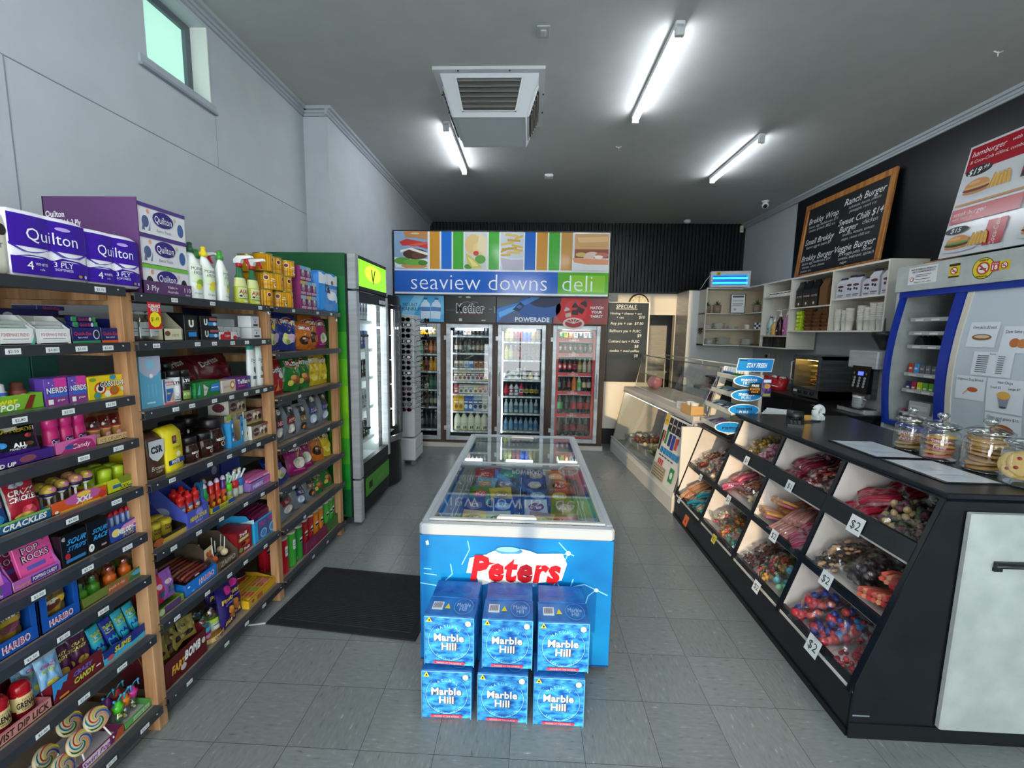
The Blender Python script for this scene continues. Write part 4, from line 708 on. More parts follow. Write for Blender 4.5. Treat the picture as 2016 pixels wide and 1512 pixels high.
for j,(y,cp) in enumerate(((2.325,'3a9a8a'),(2.39,'dcdfe0'))):
    t=thing('shampoo_bottle',('white shampoo bottle with a teal top','white conditioner bottle standing on its cap')[j],'bottle',(LX,y,z),HP,None); b=MB(); rg=[]
    for s,q in ((.85,0),(1,.03),(1.02,.3),(.95,.7),(.8,.93),(.76,1)):rg.append([(.031*s*math.cos(a),.02+.018*s*math.sin(a),.225*q) for a in [2*PI*i/18 for i in range(18)]])
    b.loft(rg,'e4e7e6/.3',True,True); b.prints(oval(.0325,.0188,.01,.2,.02),.058,.19,[t_('Dove',.5,.74,.09,'2a3550',.6,.25),e_(.5,.66,.08,.02,'3a6a6a'),e_(.55,.46,.12,.09,'2a5a50' if j==0 else '6a7a80'),p_([(.6,.52),(.7,.36),(.62,.34)],'2a4a48'),r_(.3,.18,.8,.27,'3a6a68' if j==0 else '8a6a4a')],8); b.part('bottle',t)
    if j==0:MB().lathe([(.028,.208,cp+'/.3'),(.0285,.212),(.027,.236),(0,.238)],18,(0,.0,0),True,1,.62,0).part('cap',t,'teal cap',None,(0,.02,0))
for j,(y,w_) in enumerate(((1.97,.26),(2.2,.3))):
    bag('corn_chip_bag',('big dark red corn chip bag lying at the back of the shelf','big dark red corn chip bag behind the purple medicine box')[j],'chip bag',y,z+.002,w_,.19,.1,'5e0c14/.25',[t_('Doritos',.4,.75,.16,'b9b4b4',.5,0,.03,.2),p_([(.1,.3),(.5,.5),(.9,.2),(.5,.35)],'3a0a0e')],j+4,.3,0,LX-.14)
z=ZS[1][3]
bag_=lambda *a,**k:bag(*a,**k)
def sugar(lb,y,w_,h,col,P,x=LX,tw=0):
    b=MB(); rg=[]
    for s,q,fy in ((.97,0,1),(1,.06,1),(1,.5,1),(.98,.85,.9),(.9,.95,.5),(.86,1,.12)):rg.append([(px*w_/2*s,.04+py*.04*fy,h*q) for px,py in ((-1,-.7),(-.85,-1),(0,-1.06),(.85,-1),(1,-.7),(1,.7),(.85,1),(0,1.05),(-.85,1),(-1,.7))])
    b.loft(rg,col+'/.35',True,True); b.prints(lambda u,v,d:((u-.5)*w_*.92,-.0026-d*1.5,h*.86*v),w_,h*.86,P,6); return b.thing('sugar_bag',lb,'sugar bag',(x,y,z),HP+tw,None)
sugar('brown and white sugar bag at the near end of the coffee shelf',1.662,.082,.185,'4a2c1a',[p_([(.02,.98),(.98,.98),(.98,.62),(.8,.5),(.5,.42),(.2,.5),(.02,.62)],'cfd0d2/.35'),t_('CSR',.5,.74,.17,'14182c',.74,0,.05),t_('Brown',.48,.26,.12,'e0d4c4',.8,.25),t_('sugar',.55,.16,.07,'c8b8a4',.4)])
sugar('bright yellow sugar bag with a blue band',1.757,.105,.195,'ead51e',[r_(0,.18,1,.31,'1c3f8a'),t_('WHITE',.42,.245,.1,WHT,.5,0,.04),r_(.3,.72,.55,.92,'3a2a6a'),e_(.42,.84,.07,.06,'d8602a'),t_('SUGAR',.55,.6,.07,'4a4a20',.6),e_(.6,.42,.14,.07,'e6e3a8')],LX,.12)
sugar('yellow sugar bag in the second row behind the brown one',1.68,.1,.2,'e0cc1e',[],LX-.1)
def coffee(lb,y,x,s):
    t=thing('coffee_jar',lb,'jar',(x,y,z),HP,'instant coffee jars'); b=MB(); b.lathe([(.036*s,0,'2c140c/.12'),(.04*s,.008*s),(.041*s,.055*s),(.036*s,.08*s),(.033*s,.088*s)],20,(0,.041*s,0))
    b.cyl(.041*s,.012*s,.058*s,[p_([(.3,.1),(.35,.95),(.8,.95),(.74,.1)],'b01a24/.3'),t_('NESCAFE',.52,.74,.2,WHT,.5,0,.03),e_(.54,.36,.1,.2,'d8c8b8'),e_(.54,.36,.07,.14,'2a120a')],1.1,(0,.041*s)); b.part('jar',t)
    b=MB(); b.lathe([(.034*s,.088*s,'17161a/.35'),(.036*s,.091*s),(.036*s,.116*s),(.033*s,.12*s),(0,.12*s)],20,(0,.041*s,0)); b.part('lid',t)
for a in (('small coffee jar with black lid beside the yellow sugar',1.872,LX,1),('small coffee jar next to the large front coffee jar',1.962,LX,1),('large coffee jar at the shelf front beside the blue dummy box',2.048,LX-.005,1.42),('large coffee jar in the second row behind the small ones',1.93,LX-.1,1.45),('coffee jar deep in the second row beside the sugar',1.83,LX-.1,1.3),('large coffee jar behind the front large jar',2.06,LX-.13,1.45)):coffee(*a)
t=thing('dummy_candy_box','bright blue cut-out box of dummy sweets','display box',(LX,2.155,z),HP+.12); b=MB(); K='2f8fc8/.4'
b.box(-.055,-.03,0,.003,0,.145,K); b.box(.035,.058,0,.003,0,.15,K); b.box(-.03,.035,0,.003,0,.028,K); b.box(-.055,.058,.08,.083,0,.15,'a8885a'); b.box(-.055,.058,0,.083,0,.003,K); b.box(-.055,-.052,0,.08,0,.13,K); b.box(.055,.058,0,.08,0,.13,'b0946a')
b.front(-.055,-.03,0,.145,0,[e_(.5,.8,.3,.08,'d8ecf4'),e_(.5,.5,.3,.08,'1a3a6a'),e_(.5,.3,.25,.05,'d8ecf4')]); b.front(.035,.058,0,.15,0,[e_(.5,.7,.3,.08,'1a3a6a'),e_(.5,.4,.3,.08,'d8ecf4')]); b.part('carton',t)
b=MB(); b.lathe([(.012,0,'b87a3a/.4'),(.02,.005),(.02,.03,'3a5a8a'),(.012,.036),(.014,.04,'c01a2a/.3'),(.016,.055),(.008,.07),(0,.072)],12); b.thing('dummy_sweet','red topped dummy sweet in the blue cut-out box','sweet',(LX-.03,2.155,z+.004),HP)
carton('mint_packet','silver and lime packet sticking out above the blue box','packet',2.13,2.175,z+.1,.06,.012,'c2c8c4/.3',[r_(0,.6,1,1,'a8c03a')],(),(),None,LX-.04,.1)
carton('tissue_packet','pale blue packet beside the chocolate boxes','packet',2.226,2.262,z,.125,.02,'a8cce0/.35',[p_([(0,0),(.3,.4),(0,.8)],'4a8a5a'),e_(.6,.3,.3,.15,'d8c8b0')],(),(),None,LX-.02)
for j,(y,zz,x,tw) in enumerate(((2.345,0,LX+.0,0),(2.31,.079,LX-.06,.05),(2.36,.079,LX-.045,-.05),(2.24,.158,LX-.05,.05))):
    carton('chocolate_box',('seashell chocolate box at the shelf front','seashell chocolate box in the second layer beside the blue packet','seashell chocolate box with a green ribbon in the second layer','seashell chocolate box highest on the pile')[j],'chocolate box',y-.075,y+.075,z+zz,.078,.11,'3a2a20/.35',[r_(.02,.04,.98,.96,'8f857a/.35'),r_(0,0,1,.14,'b89a5a'),e_(.25,.5,.18,.3,'4a1c22'),t_('Sea Shells',.26,.5,.16,'d8c8b0',.3),e_(.55,.55,.1,.2,'e8dfd2'),e_(.62,.4,.08,.16,'5a3828'),e_(.75,.6,.1,.18,'d8c8b8'),e_(.82,.4,.09,.2,'3a2418'),e_(.7,.3,.06,.12,'c8a890'),r_(.55,.8,.98,.96,'5a6a4a' if j % 2 else '8a4a4a')],[r_(0,0,1,1,'d8d3c8'),e_(.5,.5,.3,.3,'6a2a3a')],(),'seashell chocolate boxes',x,tw)
z=ZS[1][4]
tray('drum_candy_tray','black and yellow tray of yellow drum sweets',1.6,1.785,z,.03,.05,.16,'2a2414/.4','14120c',[r_(.3,.0,1,.6,'b89a3a'),e_(.2,.5,.14,.5,'b05a2a')])
for j in range(7):
    r,c=divmod(j,3); y,x=1.625+c*.054+(.02 if r % 2 else 0),LX-.03-r*.052
    b=MB(); b.lathe([(.022,0,'b0962a/.25'),(.024,.006),(.025,.014),(.023,.018),(.025,.022),(.023,.036),(.0255,.05,'d8c02a/.2'),(.026,.066),(.022,.072),(.0,.07)],16,(0,.026,0)); b.cyl(.0252,.02,.056,[t_('TOXIC',.5,.75,.3,'3a1c14',.8,0,.04),t_('WASTE',.5,.35,.3,'3a1c14',.8,0,.04)],1,(0,.026)); b.thing('drum_sweet',f'yellow drum of sour sweets, {ORD[j]} in the black tray counting front row first','sweet',(x,y,z+.004),HP,'yellow sour sweet drums')
t=thing('spray_candy_display','periwinkle blue angled display box of red candy sprays','display box',(LX,1.86,z),HP+.05); b=MB(); K='4a58b8/.4'
b.box(-.07,.065,0,.003,0,.075,K); b.prism([(0,0),(.17,0),(.17,.19),(.13,.19),(0,.07)],'x',-.073,-.07,K); b.box(-.07,.065,0,.17,0,.003,K); b.box(-.07,.065,.167,.17,0,.19,K); b.prism([(0,0),(.17,0),(.17,.19),(.13,.19),(0,.07)],'x',.062,.065,K)
b.front(-.07,.065,0,.075,0,[e_(.55,.72,.16,.22,'8a86c8'),t_('MEGA SOUR',.5,.45,.24,'d8c01a',.8,.15,.05),t_('SPRAY',.52,.18,.16,'d0c8f0',.4)]); b.leftside(0,.17,0,.19,-.073,[e_(.35,.4,.2,.12,'9a9ac0'),t_('MEGA',.4,.2,.14,'c8b81a',.6,0,.04),p_([(.0,0),(.3,0),(.3,.4),(0,.7)],'3a3a98')]); b.part('carton',t)
for j in range(5):
    r,c=divmod(j,3)
    b=MB(); b.lathe([(.017,0,'b81c20/.3'),(.0185,.006),(.0185,.085),(.015,.1,'d0201c/.25'),(.0185,.104),(.0185,.118),(.009,.122),(.007,.136),(0,.138)],14,(0,.019,0)); b.cyl(.0185,.01,.084,[e_(.5,.86,.4,.12,'4a5a8a'),e_(.45,.68,.3,.12,'c8b8b8'),t_('MEGA',.5,.5,.15,'d8901a',.9,0,.04),t_('SOUR',.5,.33,.15,'d8901a',.9,0,.04),t_('SPRAY',.5,.17,.09,WHT,.7,.2)],1.1,(0,.019)); b.thing('candy_spray',f'red sour candy spray, {ORD[j]} in the periwinkle box counting front row first','sweet',(LX-.025-r*.045,1.81+c*.043+r*.02,z+.02+r*.012),HP,'red candy sprays')
carton('drink_pouch','narrow turquoise packet beside the red candy sprays','packet',1.922,1.95,z+.02,.15,.02,'1c5a80/.3',[r_(.2,.2,.8,.8,'3a7aa0')],(),(),None,LX-.04)
tray('candy_tube_tray','yellow and blue tray of bright sweet tubes',1.945,2.105,z,.03,.04,.14,'b8b030/.4','9a8a60',[r_(0,.3,.3,1,'1c4aa0'),r_(.7,.3,1,1,'1c4aa0'),t_('candy tubes',.5,.6,.4,'2a6a4a',.4),r_(.3,.0,.7,.2,'6a8a3a')])
for j,k in enumerate(('2f8a4a','b8201c','c8281c','5a2a7a','9a2a3a','6a3a90')):
    r,c=divmod(j,4); b=MB(); b.lathe([(.013,0,'c8481c/.3' if j % 2 else k+'/.3'),(.0155,.004),(.0155,.075,k+'/.25'),(.015,.08),(.017,.085),(.012,.095),(.012,.125,'c8b8c8/.25'),(.013,.13),(.006,.145),(0,.146)],12,(0,.016,0)); b.cyl(.0155,.006,.074,[e_(.4,.3,.3,.2,'d8a02a'),e_(.6,.6,.3,.16,'2a1c14'),e_(.5,.8,.3,.1,'d8602a')],1.1,(0,.016)); b.thing('sweet_tube',f'{("green", "red", "bright red", "purple", "crimson", "violet")[j]} sweet tube with a clear nozzle in the yellow and blue tray','sweet',(LX-.03-r*.05,1.965+c*.038+r*.02,z+.005),HP,'tubes in the yellow tray',(0,-.06+.04*c,HP))
for j,(y,k,k2) in enumerate(((2.125,'5ac82a','a8e0b0'),(2.175,'c0202a','e8e8ec'),(2.215,'2a6ab8','d8e8f4'))):
    t=thing('fan_pen_toy',f'{("green", "red", "blue")[j]} candy toy with pale arms sticking up','sweet',(LX-.03,y,z+.002),HP,'candy toys with arms'); b=MB(); b.lathe([(.015,0,'c8d0c0/.3'),(.017,.01),(.017,.05,k+'/.3'),(.021,.054),(.021,.085),(.012,.09),(0,.09)],12,(0,.02,0)); b.part('holder',t); b=MB()
    for q in range(4):a=-.7+q*.46; b.tube([(math.sin(a)*.01,.02,.085),(math.sin(a)*.05,.02-.01*(q % 2),.085+.055*math.cos(a))],.0055,k2+'/.3',7); b.ball((math.sin(a)*.052,.02-.01*(q % 2),.085+.057*math.cos(a)),.007,'e8e8e6/.3',6)
    b.part('arms',t)
tray('candy_rope_box','pink and lilac box of long candy ropes at the end of the toy shelf',2.235,2.45,z,.05,.06,.13,'8a6ab0/.4','a86a98',[t_('NERDS',.3,.5,.4,'d8c8e8',.4,0,.05),r_(.5,.1,.98,.4,'b86aa8'),t_('ROPE',.74,.65,.36,'d83a90',.3,0,.05),r_(0,0,1,.1,'3a3a80')])
for j in range(6):
    b=MB(); b.bbox(-.1,.1,0,.017,0,.016,('d868a8/.3','e07ab0/.3','c860a0/.3')[j % 3],.005); b.front(-.1,.1,0,.016,0,[r_(.1,.3,.5,.7,'a8a0d0'),r_(.6,.2,.9,.8,'e8a8d0')]); b.thing('candy_rope',f'pink candy rope packet, {ORD[j]} row from the front of the lilac box','sweet',(LX-.006-j*.0185,2.342,z+.05),HP,'pink candy ropes')
carton('biscuit_box','navy box standing at the back behind the candy tubes','box',2.02,2.22,z,.19,.06,'1a2a5c/.4',[e_(.4,.5,.3,.2,'5a4a3a'),e_(.8,.75,.1,.12,'8a96b8')],(),(),None,LX-.16); carton('biscuit_box','blue box with a yellow patch behind the pink ropes','box',2.25,2.4,z,.19,.08,'1c3a8a/.4',[r_(.55,.2,.9,.5,'c8a82a'),r_(.2,.4,.6,.44,'4a5aa0'),r_(.6,0,.9,.2,'8a1c24')],(),(),None,LX-.17)
z=ZS[1][5]
tray('small_sweet_tray','narrow green tray of pink wrapped sweets beside the post',1.595,1.74,z,.035,.035,.14,'7a9a3a/.45','5a6a3a',[r_(.3,.1,.9,.9,'5a3a70'),e_(.2,.5,.1,.4,'c8d8a0')])
for j,(y,x,k) in enumerate(((1.62,-.03,'d84a6a'),(1.66,-.035,'d8305a'),(1.70,-.03,'9a5ab8'),(1.635,-.075,'c83a4a'),(1.685,-.08,'c86ab0'),(1.66,-.12,'b02a3a'))):bag('wrapped_sweet',f'{("pink", "crimson", "lilac", "red", "mauve", "dark red")[j]} wrapped sweet bag standing in the narrow green tray','sweet bag',y,z+.03+.006*(j % 3),.058,.125,.03,k+'/.2',[e_(.5,.3,.3,.12,'4a5a70/.2'),e_(.4,.6,.25,.1,'f0c8d8/.15')],j,.15,.2-.1*j,LX+x,'wrapped sweet bags')
tray('gummy_snake_box','bright blue box of long gummy snakes',1.75,1.945,z,.058,.07,.2,'1c74d0/.35','8a6a50',[t_('HARIBO',.66,.5,.42,'f0d8e0',.5,.1,.05),t_('HARIBO',.66,.5,.4,'b83a6a',.46,.1),e_(.1,.7,.04,.08,'d8ecf8'),e_(.22,.2,.04,.07,'6ab8e8')])
for j in range(8):
    b=MB(); pts=[(-.075,0,.0),(-.03,.002,.004),(.03,-.002,.003),(.078,0,.001)]; b.tube(pts,[.008,.0095,.0095,.007],('5a1c20/.2','7a3a24/.2','6a2420/.2','8a5030/.2')[j % 4],8); b.front(-.07,.07,-.005,.005,-.0085,[r_(.3,.1,.5,.9,'d8c0b0/.2'),r_(.7,.2,.9,.8,'3a1416/.2')]); b.thing('gummy_snake',f'wrapped gummy snake, {ORD[j]} from the front of the bright blue box','sweet',(LX-.02-(j % 8)*.0215,1.85,z+.065+.004*(j % 8)),HP,'wrapped gummy snakes')
tray('lollipop_carton','brown cardboard carton of white stick lollipops',1.95,2.105,z,.05,.15,.22,'5c4f40/.6','8a7c68',[t_('ZAPPO',.5,.6,.5,'c8b8a8',.7,.2),r_(.1,.1,.9,.3,'2a2018')],[p_([(0,0),(1,0),(1,.9),(.3,.9)],'85785f')])
for j,(y,x) in enumerate(((1.985,-.04),(2.02,-.06),(2.06,-.045),(1.99,-.11),(2.05,-.1),(2.08,-.08))):
    t=thing('lollipop',f'lollipop with a white stick pointing up, {ORD[j]} in the brown carton','lollipop',(LX+x,y,z+.035),HP,'stick up lollipops',(.0,.12*(j % 3-1),HP)); b=MB(); b.ball((0,0,.02),.019,('c8502a/.25','2a2a2e/.25','e0c8a0/.25')[j % 3],10); b.part('candy',t); MB().tube([(0,0,.036),(0,0,.1)],.0025,'eceae4',6).part('stick',t)
carton('price_card','cream card with red print standing in the brown carton','card',1.93,2.0,z+.07,.06,.002,'e8d9a0',[e_(.3,.5,.15,.2,'d84a2a'),e_(.6,.45,.18,.24,'d87a3a'),r_(0,0,1,.2,'c83a3a')],(),(),None,LX-.05,.15)
for j in range(11):carton('gummy_packet',f'flat red gummy packet standing in the row, {ORD[j]} from the front','sweet packet',2.108,2.235,z,.128,.0115,'8f1620/.3',([r_(.06,.05,.94,.95,'9c1a22/.3'),t_('Trolli',.42,.82,.14,WHT,.7,.15,.05),r_(.1,.56,.8,.7,'a8a040'),t_('BURGER',.46,.63,.1,'f0e8b0',.6,.2,.04),e_(.6,.38,.24,.1,'c8602a'),e_(.4,.4,.16,.06,'3a1c10'),t_('Trolli',.6,.14,.11,WHT,.56,.15,.05),e_(.2,.2,.14,.1,'6a9a3a')] if j==0 else [r_(0,.9,1,1,'b02a30')]),[r_(.1,.0,.9,.12,'d8d8d0'),r_(.1,.14,.9,.2,'4a7a3a')],(),'row of red gummy packets',LX-.008-j*.0128,.02)
t=thing('sour_rope_display','sky blue display box with a cut-out front at the shelf end','display box',(LX,2.36,z),HP); b=MB(); K='2f9fd8/.4'
b.box(-.11,.11,0,.003,0,.13,K); b.prism([(0,0),(.22,0),(.22,.165),(.05,.165),(.02,.13),(0,.13)],'x',-.113,-.11,K); b.prism([(0,0),(.22,0),(.22,.165),(0,.13)],'x',.107,.11,'9ab8c8'); b.box(-.11,.11,0,.22,0,.003,K); b.box(-.11,.11,.217,.22,0,.165,'b89a8a')
b.front(-.11,.11,0,.13,0,[r_(.12,.08,.95,.92,'3f5a8a'),t_('TNY',.32,.72,.24,'b8389a',.3,.2,.05),t_('TOTS',.72,.74,.26,'b8389a',.36,.2,.05),e_(.34,.28,.14,.2,'8ab8e0'),e_(.74,.3,.16,.24,'8ab8e0'),e_(.34,.28,.1,.14,'4a80b8'),e_(.74,.3,.12,.17,'4a80b8')]); b.leftside(0,.22,0,.165,-.113,[e_(.3,.45,.25,.3,'d8e0d8'),p_([(.5,.7),(1,.9),(1,.75),(.5,.6)],'b8d8e8'),e_(.2,.4,.1,.18,'4a8ab8')]); b.part('carton',t)
for j in range(6):carton('sour_rope',f'magenta sweet packet standing in the sky blue box, {ORD[j]} from the front','sweet packet',2.262,2.455,z+.004,.15+.003*j,.014,'6a1444/.3',[r_(.1,.4,.5,.5,'9a3a6a'),r_(.2,.8,.8,.86,'9a3a6a')],(),(),'magenta packets in the blue box',LX-.018-j*.03,.04)
z=ZS[1][6]
tray('stink_bomb_box','large maroon box of foil sachets at the bottom of the middle bay',1.615,1.85,z,.12,.165,.2,'5a1016/.4','a8875a',[t_('FART',.3,.5,.3,'d8a83a',.34,.25,.05),t_('BOMB',.64,.64,.34,WHT,.4,.25,.05),e_(.4,.3,.07,.12,'c8b8b8'),e_(.92,.6,.05,.12,'c8c0b8'),r_(.2,.12,.9,.13,'8a2a2a')],[r_(.0,.0,1,1,'55101a')])
for j in range(12):bag('foil_sachet',f'gold leopard patterned foil sachet, {ORD[j]} in the maroon box','sachet',1.65+(j % 4)*.052,z+.10+.008*(j // 4),.075,.1,.02,('8a7838/.3','6a5626/.3','a08c44/.3')[j % 3],[p_([(.0,.9),(1,.6),(1,.45),(0,.75)],'c8b84a/.3'),e_(.5,.3,.3,.12,'2a1c14/.3'),e_(.3,.7,.1,.06,'2a1c14/.3')],j,.3+.12*(j % 3),.3*(j % 3-1),LX-.05-.05*(j // 4),'gold foil sachets')
b=MB(); b.lathe([(.075,0,'d8d8e0/.4'),(.08,.002),(.08,.025,'c8953a/.4'),(.078,.025),(.076,.004)],24); b.cyl(.08,.003,.024,[r_(0,0,1,1,'d8b060/.4'),t_('CANDY',.5,.5,.7,'3a3a70',.4,.1,.05)],.9); b.thing('egg_tray','round white and orange tray of candy eggs','display box',(LX-.08,1.94,z),HP)
for j,(y,x,s,kc) in enumerate(((1.905,-.03,1.25,'3ac0e0'),(1.975,-.035,1.35,'b8d84a'),(1.885,-.09,1.0,'6a9a3a'),(1.945,-.1,1.3,'5a8a3a'),(1.99,-.11,1.1,'3a8a6a'))):
    t=thing('candy_egg',f'candy egg toy, {ORD[j]} in the round orange tray, {("pink and blue", "white and lime", "small green", "tall olive", "teal")[j]}','sweet',(LX+x,y,z+.004),HP,'candy egg toys'); b=MB(); b.lathe([(.02*s,0,('c83a7a/.3','dfe8dc/.3','5a7a3a/.3','4a6a2a/.3','2a7a5a/.3')[j]),(.03*s,.02*s),(.031*s,.045*s,kc+'/.3'),(.0312*s,.047*s),(.031*s,.062*s)],16,(0,.031*s,0)); b.cyl(.0312*s,.01*s,.044*s,[e_(.5,.5,.3,.3,'e89ac8' if j==0 else 'f0f4ec'),r_(.2,.7,.8,.8,'6a2a6a' if j==0 else '3a6a3a')],1,(0,.031*s)); b.part('base',t)
    b=MB(); b.lathe([(.031*s,.062*s,'clearplastic'),(.027*s,.085*s),(.017*s,.105*s),(.003*s,.113*s)],16,(0,.031*s,0)); b.part('lid',t,'clear dome'); b=MB()
    for q in range(7):b.ball((RNG.uniform(-.012,.012)*s,.031*s+RNG.uniform(-.012,.012)*s,(.06+.02*RNG.random())*s),.009*s,RNG.choice(['c83a4a','d8a83a','6a2a6a','4a8ab0'])+'/.3',6)
    b.part('sweets',t,None,'stuff')
for j,(y,x,tw) in enumerate(((2.03,-.02,.1),(2.1,-.045,-.1),(2.06,-.1,0))):bag('chocolate_bag',f'deep purple chocolate bag with yellow lettering, {("nearest the candy eggs", "standing beside the yellow sweet box", "in the row behind")[j]}','sweet bag',y,z+.004,.12,.235,.05,'2a1a66/.22',[t_('Pinatas',.5,.62,.1,'d8b84a',.84,.1,.04),e_(.55,.8,.24,.09,'d82a90/.25'),e_(.5,.36,.16,.08,'d88a2a'),r_(.2,.5,.8,.53,'7a6ab0'),t_('PINATA',.5,.12,.1,'d8b84a',.7,0,.04),e_(.6,.24,.2,.06,'c86a2a')],j,.12,tw,LX+x,'purple chocolate bags')
tray('sweet_rope_box','flat yellow box of sweet ropes with fruit print at the end of the bottom shelf',2.16,2.41,z,.045,.07,.24,'c89a20/.45','b08a48',[r_(.0,0,.02,1,'f0c020'),r_(.3,.2,.5,.8,'a8503a'),e_(.15,.6,.05,.2,'8a3a6a')],[r_(0,0,1,1,'e8b820')])
for j in range(9):
    b=MB(); b.bbox(-.11,.11,0,.021,0,.016,('c8962a/.3','b88a24/.3')[j % 2],.005); P=[r_(.1,.2,.3,.9,'c8444a'),r_(.34,.2,.5,.9,'6aa83a'),r_(.55,.3,.7,.8,'b04a70'),r_(.74,.2,.92,.9,'d0608a')] if j < 3 else []
    b.top(-.11,.11,0,.021,.016,P); b.thing('sweet_rope',f'yellow wrapped sweet rope, {ORD[j]} from the front of the flat yellow box','sweet',(LX-.008-j*.0235,2.285,z+.035),HP,'yellow wrapped sweet ropes')
for j,(y,x,zz) in enumerate(((2.2,-.2,.1),(2.28,-.22,.12),(2.36,-.2,.09),(2.3,-.31,.16))):
    b=MB(); b.lathe([(.04,0,'9a0f1c/.3'),(.043,.004),(.043,.07,'b8a8a8/.3/m'),(.044,.074),(.041,.076),(.04,.072),(0,.072)],16); b.cyl(.043,.02,.06,[r_(.3,.1,.6,.7,'d8c8c8')],1); b.thing('red_tin',f'red tin at the back of the bottom shelf, {ORD[j]} from the candy eggs','can',(LX+x,y,z+.0),HP,'red tins at the back')
# ================================================================== chip bay
def smith(col,c2,kind):return [p_([(.5,.96),(.78,.78),(.5,.5),(.22,.78)],'d8b92c/.25'),p_([(.06,.83),(.5,.9),(.94,.86),(.9,.7),(.5,.64),(.1,.68)],'d8d0c8/.25'),p_([(.08,.82),(.5,.885),(.92,.85),(.88,.71),(.5,.655),(.12,.69)],'a8141e/.25'),t_("SMITH'S",.5,.77,.11,WHT,.74,0,.04)]+{'blue':[e_(.4,.3,.24,.14,'d8d3a0'),e_(.3,.38,.12,.08,'e8e27a'),e_(.62,.34,.2,.12,'c8a8c0'),e_(.45,.24,.1,.07,'8aa050')],'bbq':[e_(.5,.34,.3,.16,'241612'),e_(.5,.36,.18,.07,'8a5a3a'),e_(.42,.4,.1,.03,'e0c8a0'),e_(.8,.3,.14,.12,'b8641c')],'pur':[e_(.5,.32,.3,.17,'c8c0b0'),e_(.4,.38,.14,.1,'8aa878'),e_(.62,.28,.14,.1,'e0d8d0'),r_(.2,.1,.8,.14,'c83a90')],'chk':[e_(.6,.34,.26,.12,'8a4a22'),e_(.5,.38,.16,.07,'c88a4a'),e_(.35,.22,.14,.08,'c8b84a'),e_(.75,.24,.12,.07,'6a3418')],'yel':[e_(.4,.3,.24,.1,'d8bd3a'),e_(.62,.36,.2,.09,'c8a82a'),e_(.5,.22,.2,.08,'e0cc62'),e_(.3,.4,.1,.05,'b8962a')]}[kind]
CB=[('1c2f78/.22','blue','blue potato chip bag'),('b8641a/.22','bbq','orange potato chip bag'),('86165c/.22','pur','purple potato chip bag'),('1c6a2c/.22','chk','green potato chip bag'),('c9b01c/.22','yel','yellow potato chip bag')]
def chip(i,lb,y,zz,w_=.19,h=.245,lean=.1,tw=0,x=LX-.05,seed=0,roll=0):c=CB[i]; return bag('chip_bag',lb,'chip bag',y,zz+.004,w_,h,.06,c[0],smith(c[0],0,c[1]),seed,lean,tw,x,'potato chip bags',None,roll)
z=ZS[2][1]
chip(0,'blue potato chip bag beside the post on the top chip shelf',2.575,z,.19,.245,.1,.1,LX-.05,1); chip(0,'tilted blue potato chip bag next to the orange ones',2.735,z,.19,.24,.1,-.15,LX-.05,2,.08)
chip(1,'slumped small looking orange potato chip bag between blue and orange ones',2.905,z,.18,.19,.06,-.2,LX-.04,3,.08); chip(1,'tall orange potato chip bag on the top chip shelf',3.06,z,.2,.24,.12,-.1,LX-.06,4); chip(2,'purple potato chip bag at the end of the top chip shelf',3.2,z,.18,.235,.1,.05,LX-.05,5)
z=ZS[2][2]
DOR=[t_('Doritos',.5,.66,.16,BLK,.98,0,.06),t_('Doritos',.5,.665,.15,WHT,.9,0,.03),p_([(.2,.1),(.5,.42),(.6,.1)],'d8802a'),p_([(.55,.1),(.85,.46),(.95,.12)],'c8701c'),e_(.75,.5,.2,.08,'d8c8c0')]
bag('corn_chip_bag','red corn chip bag with orange triangles beside the post','chip bag',2.59,z+.004,.17,.235,.06,'9c1420/.22',DOR,6,.1,0,LX-.05)
chip(3,'green potato chip bag next to the red corn chips',2.76,z,.17,.235,.1,-.2,LX-.05,7,.12); chip(3,'second green potato chip bag, leaning on the yellow ones',2.9,z,.17,.235,.1,-.2,LX-.055,8,.12); chip(4,'large yellow potato chip bag on the second chip shelf',3.06,z,.22,.24,.1,-.05,LX-.05,9); chip(4,'yellow potato chip bag at the end of the second chip shelf',3.2,z,.17,.225,.1,.05,LX-.05,10)
z=ZS[2][3]
def popc(lb,y,zz,kind,h=.24,w_=.16,lean=.1,tw=0,seed=0,x=LX-.05,rot=0):
    band=('7a141c','1c3f7a','6a5a2a')[kind]; return bag('popcorn_bag',lb,'snack bag',y,zz+.004,w_,h,.06,'6f757c/.22',[r_(.3,.58,.95,.92,'23252a/.25'),e_(.62,.8,.14,.08,'b8b8b0'),r_(.3,.4,.95,.6,band+'/.25'),t_(('RED','BLUE','GOLD')[kind],.62,.5,.1,'c8a8a0',.5,0,.03),e_(.55,.26,.24,.12,('c9beb2','b9c6d8','2a1810')[kind]),e_(.62,.22,.12,.06,('e8e0d2','dce6f0','c8702a')[kind]),e_(.8,.12,.16,.06,'3a3f46')],seed,lean,tw,x,'silver snack bags',None,rot)
popc('silver snack bag with a red band beside the post',2.58,z,0,.24,.15,.1,0,1); popc('second silver snack bag with a red band',2.71,z,0,.235,.16,.1,-.1,2); popc('silver snack bag with a brown and gold picture',2.84,z,2,.21,.14,.08,-.1,3,LX-.04); popc('silver snack bag with a blue band and pale bowl',3.0,z,1,.26,.2,.12,-.08,4); popc('silver snack bag with a blue band at the shelf end',3.18,z,1,.25,.18,.1,0,5)
z=ZS[2][4]
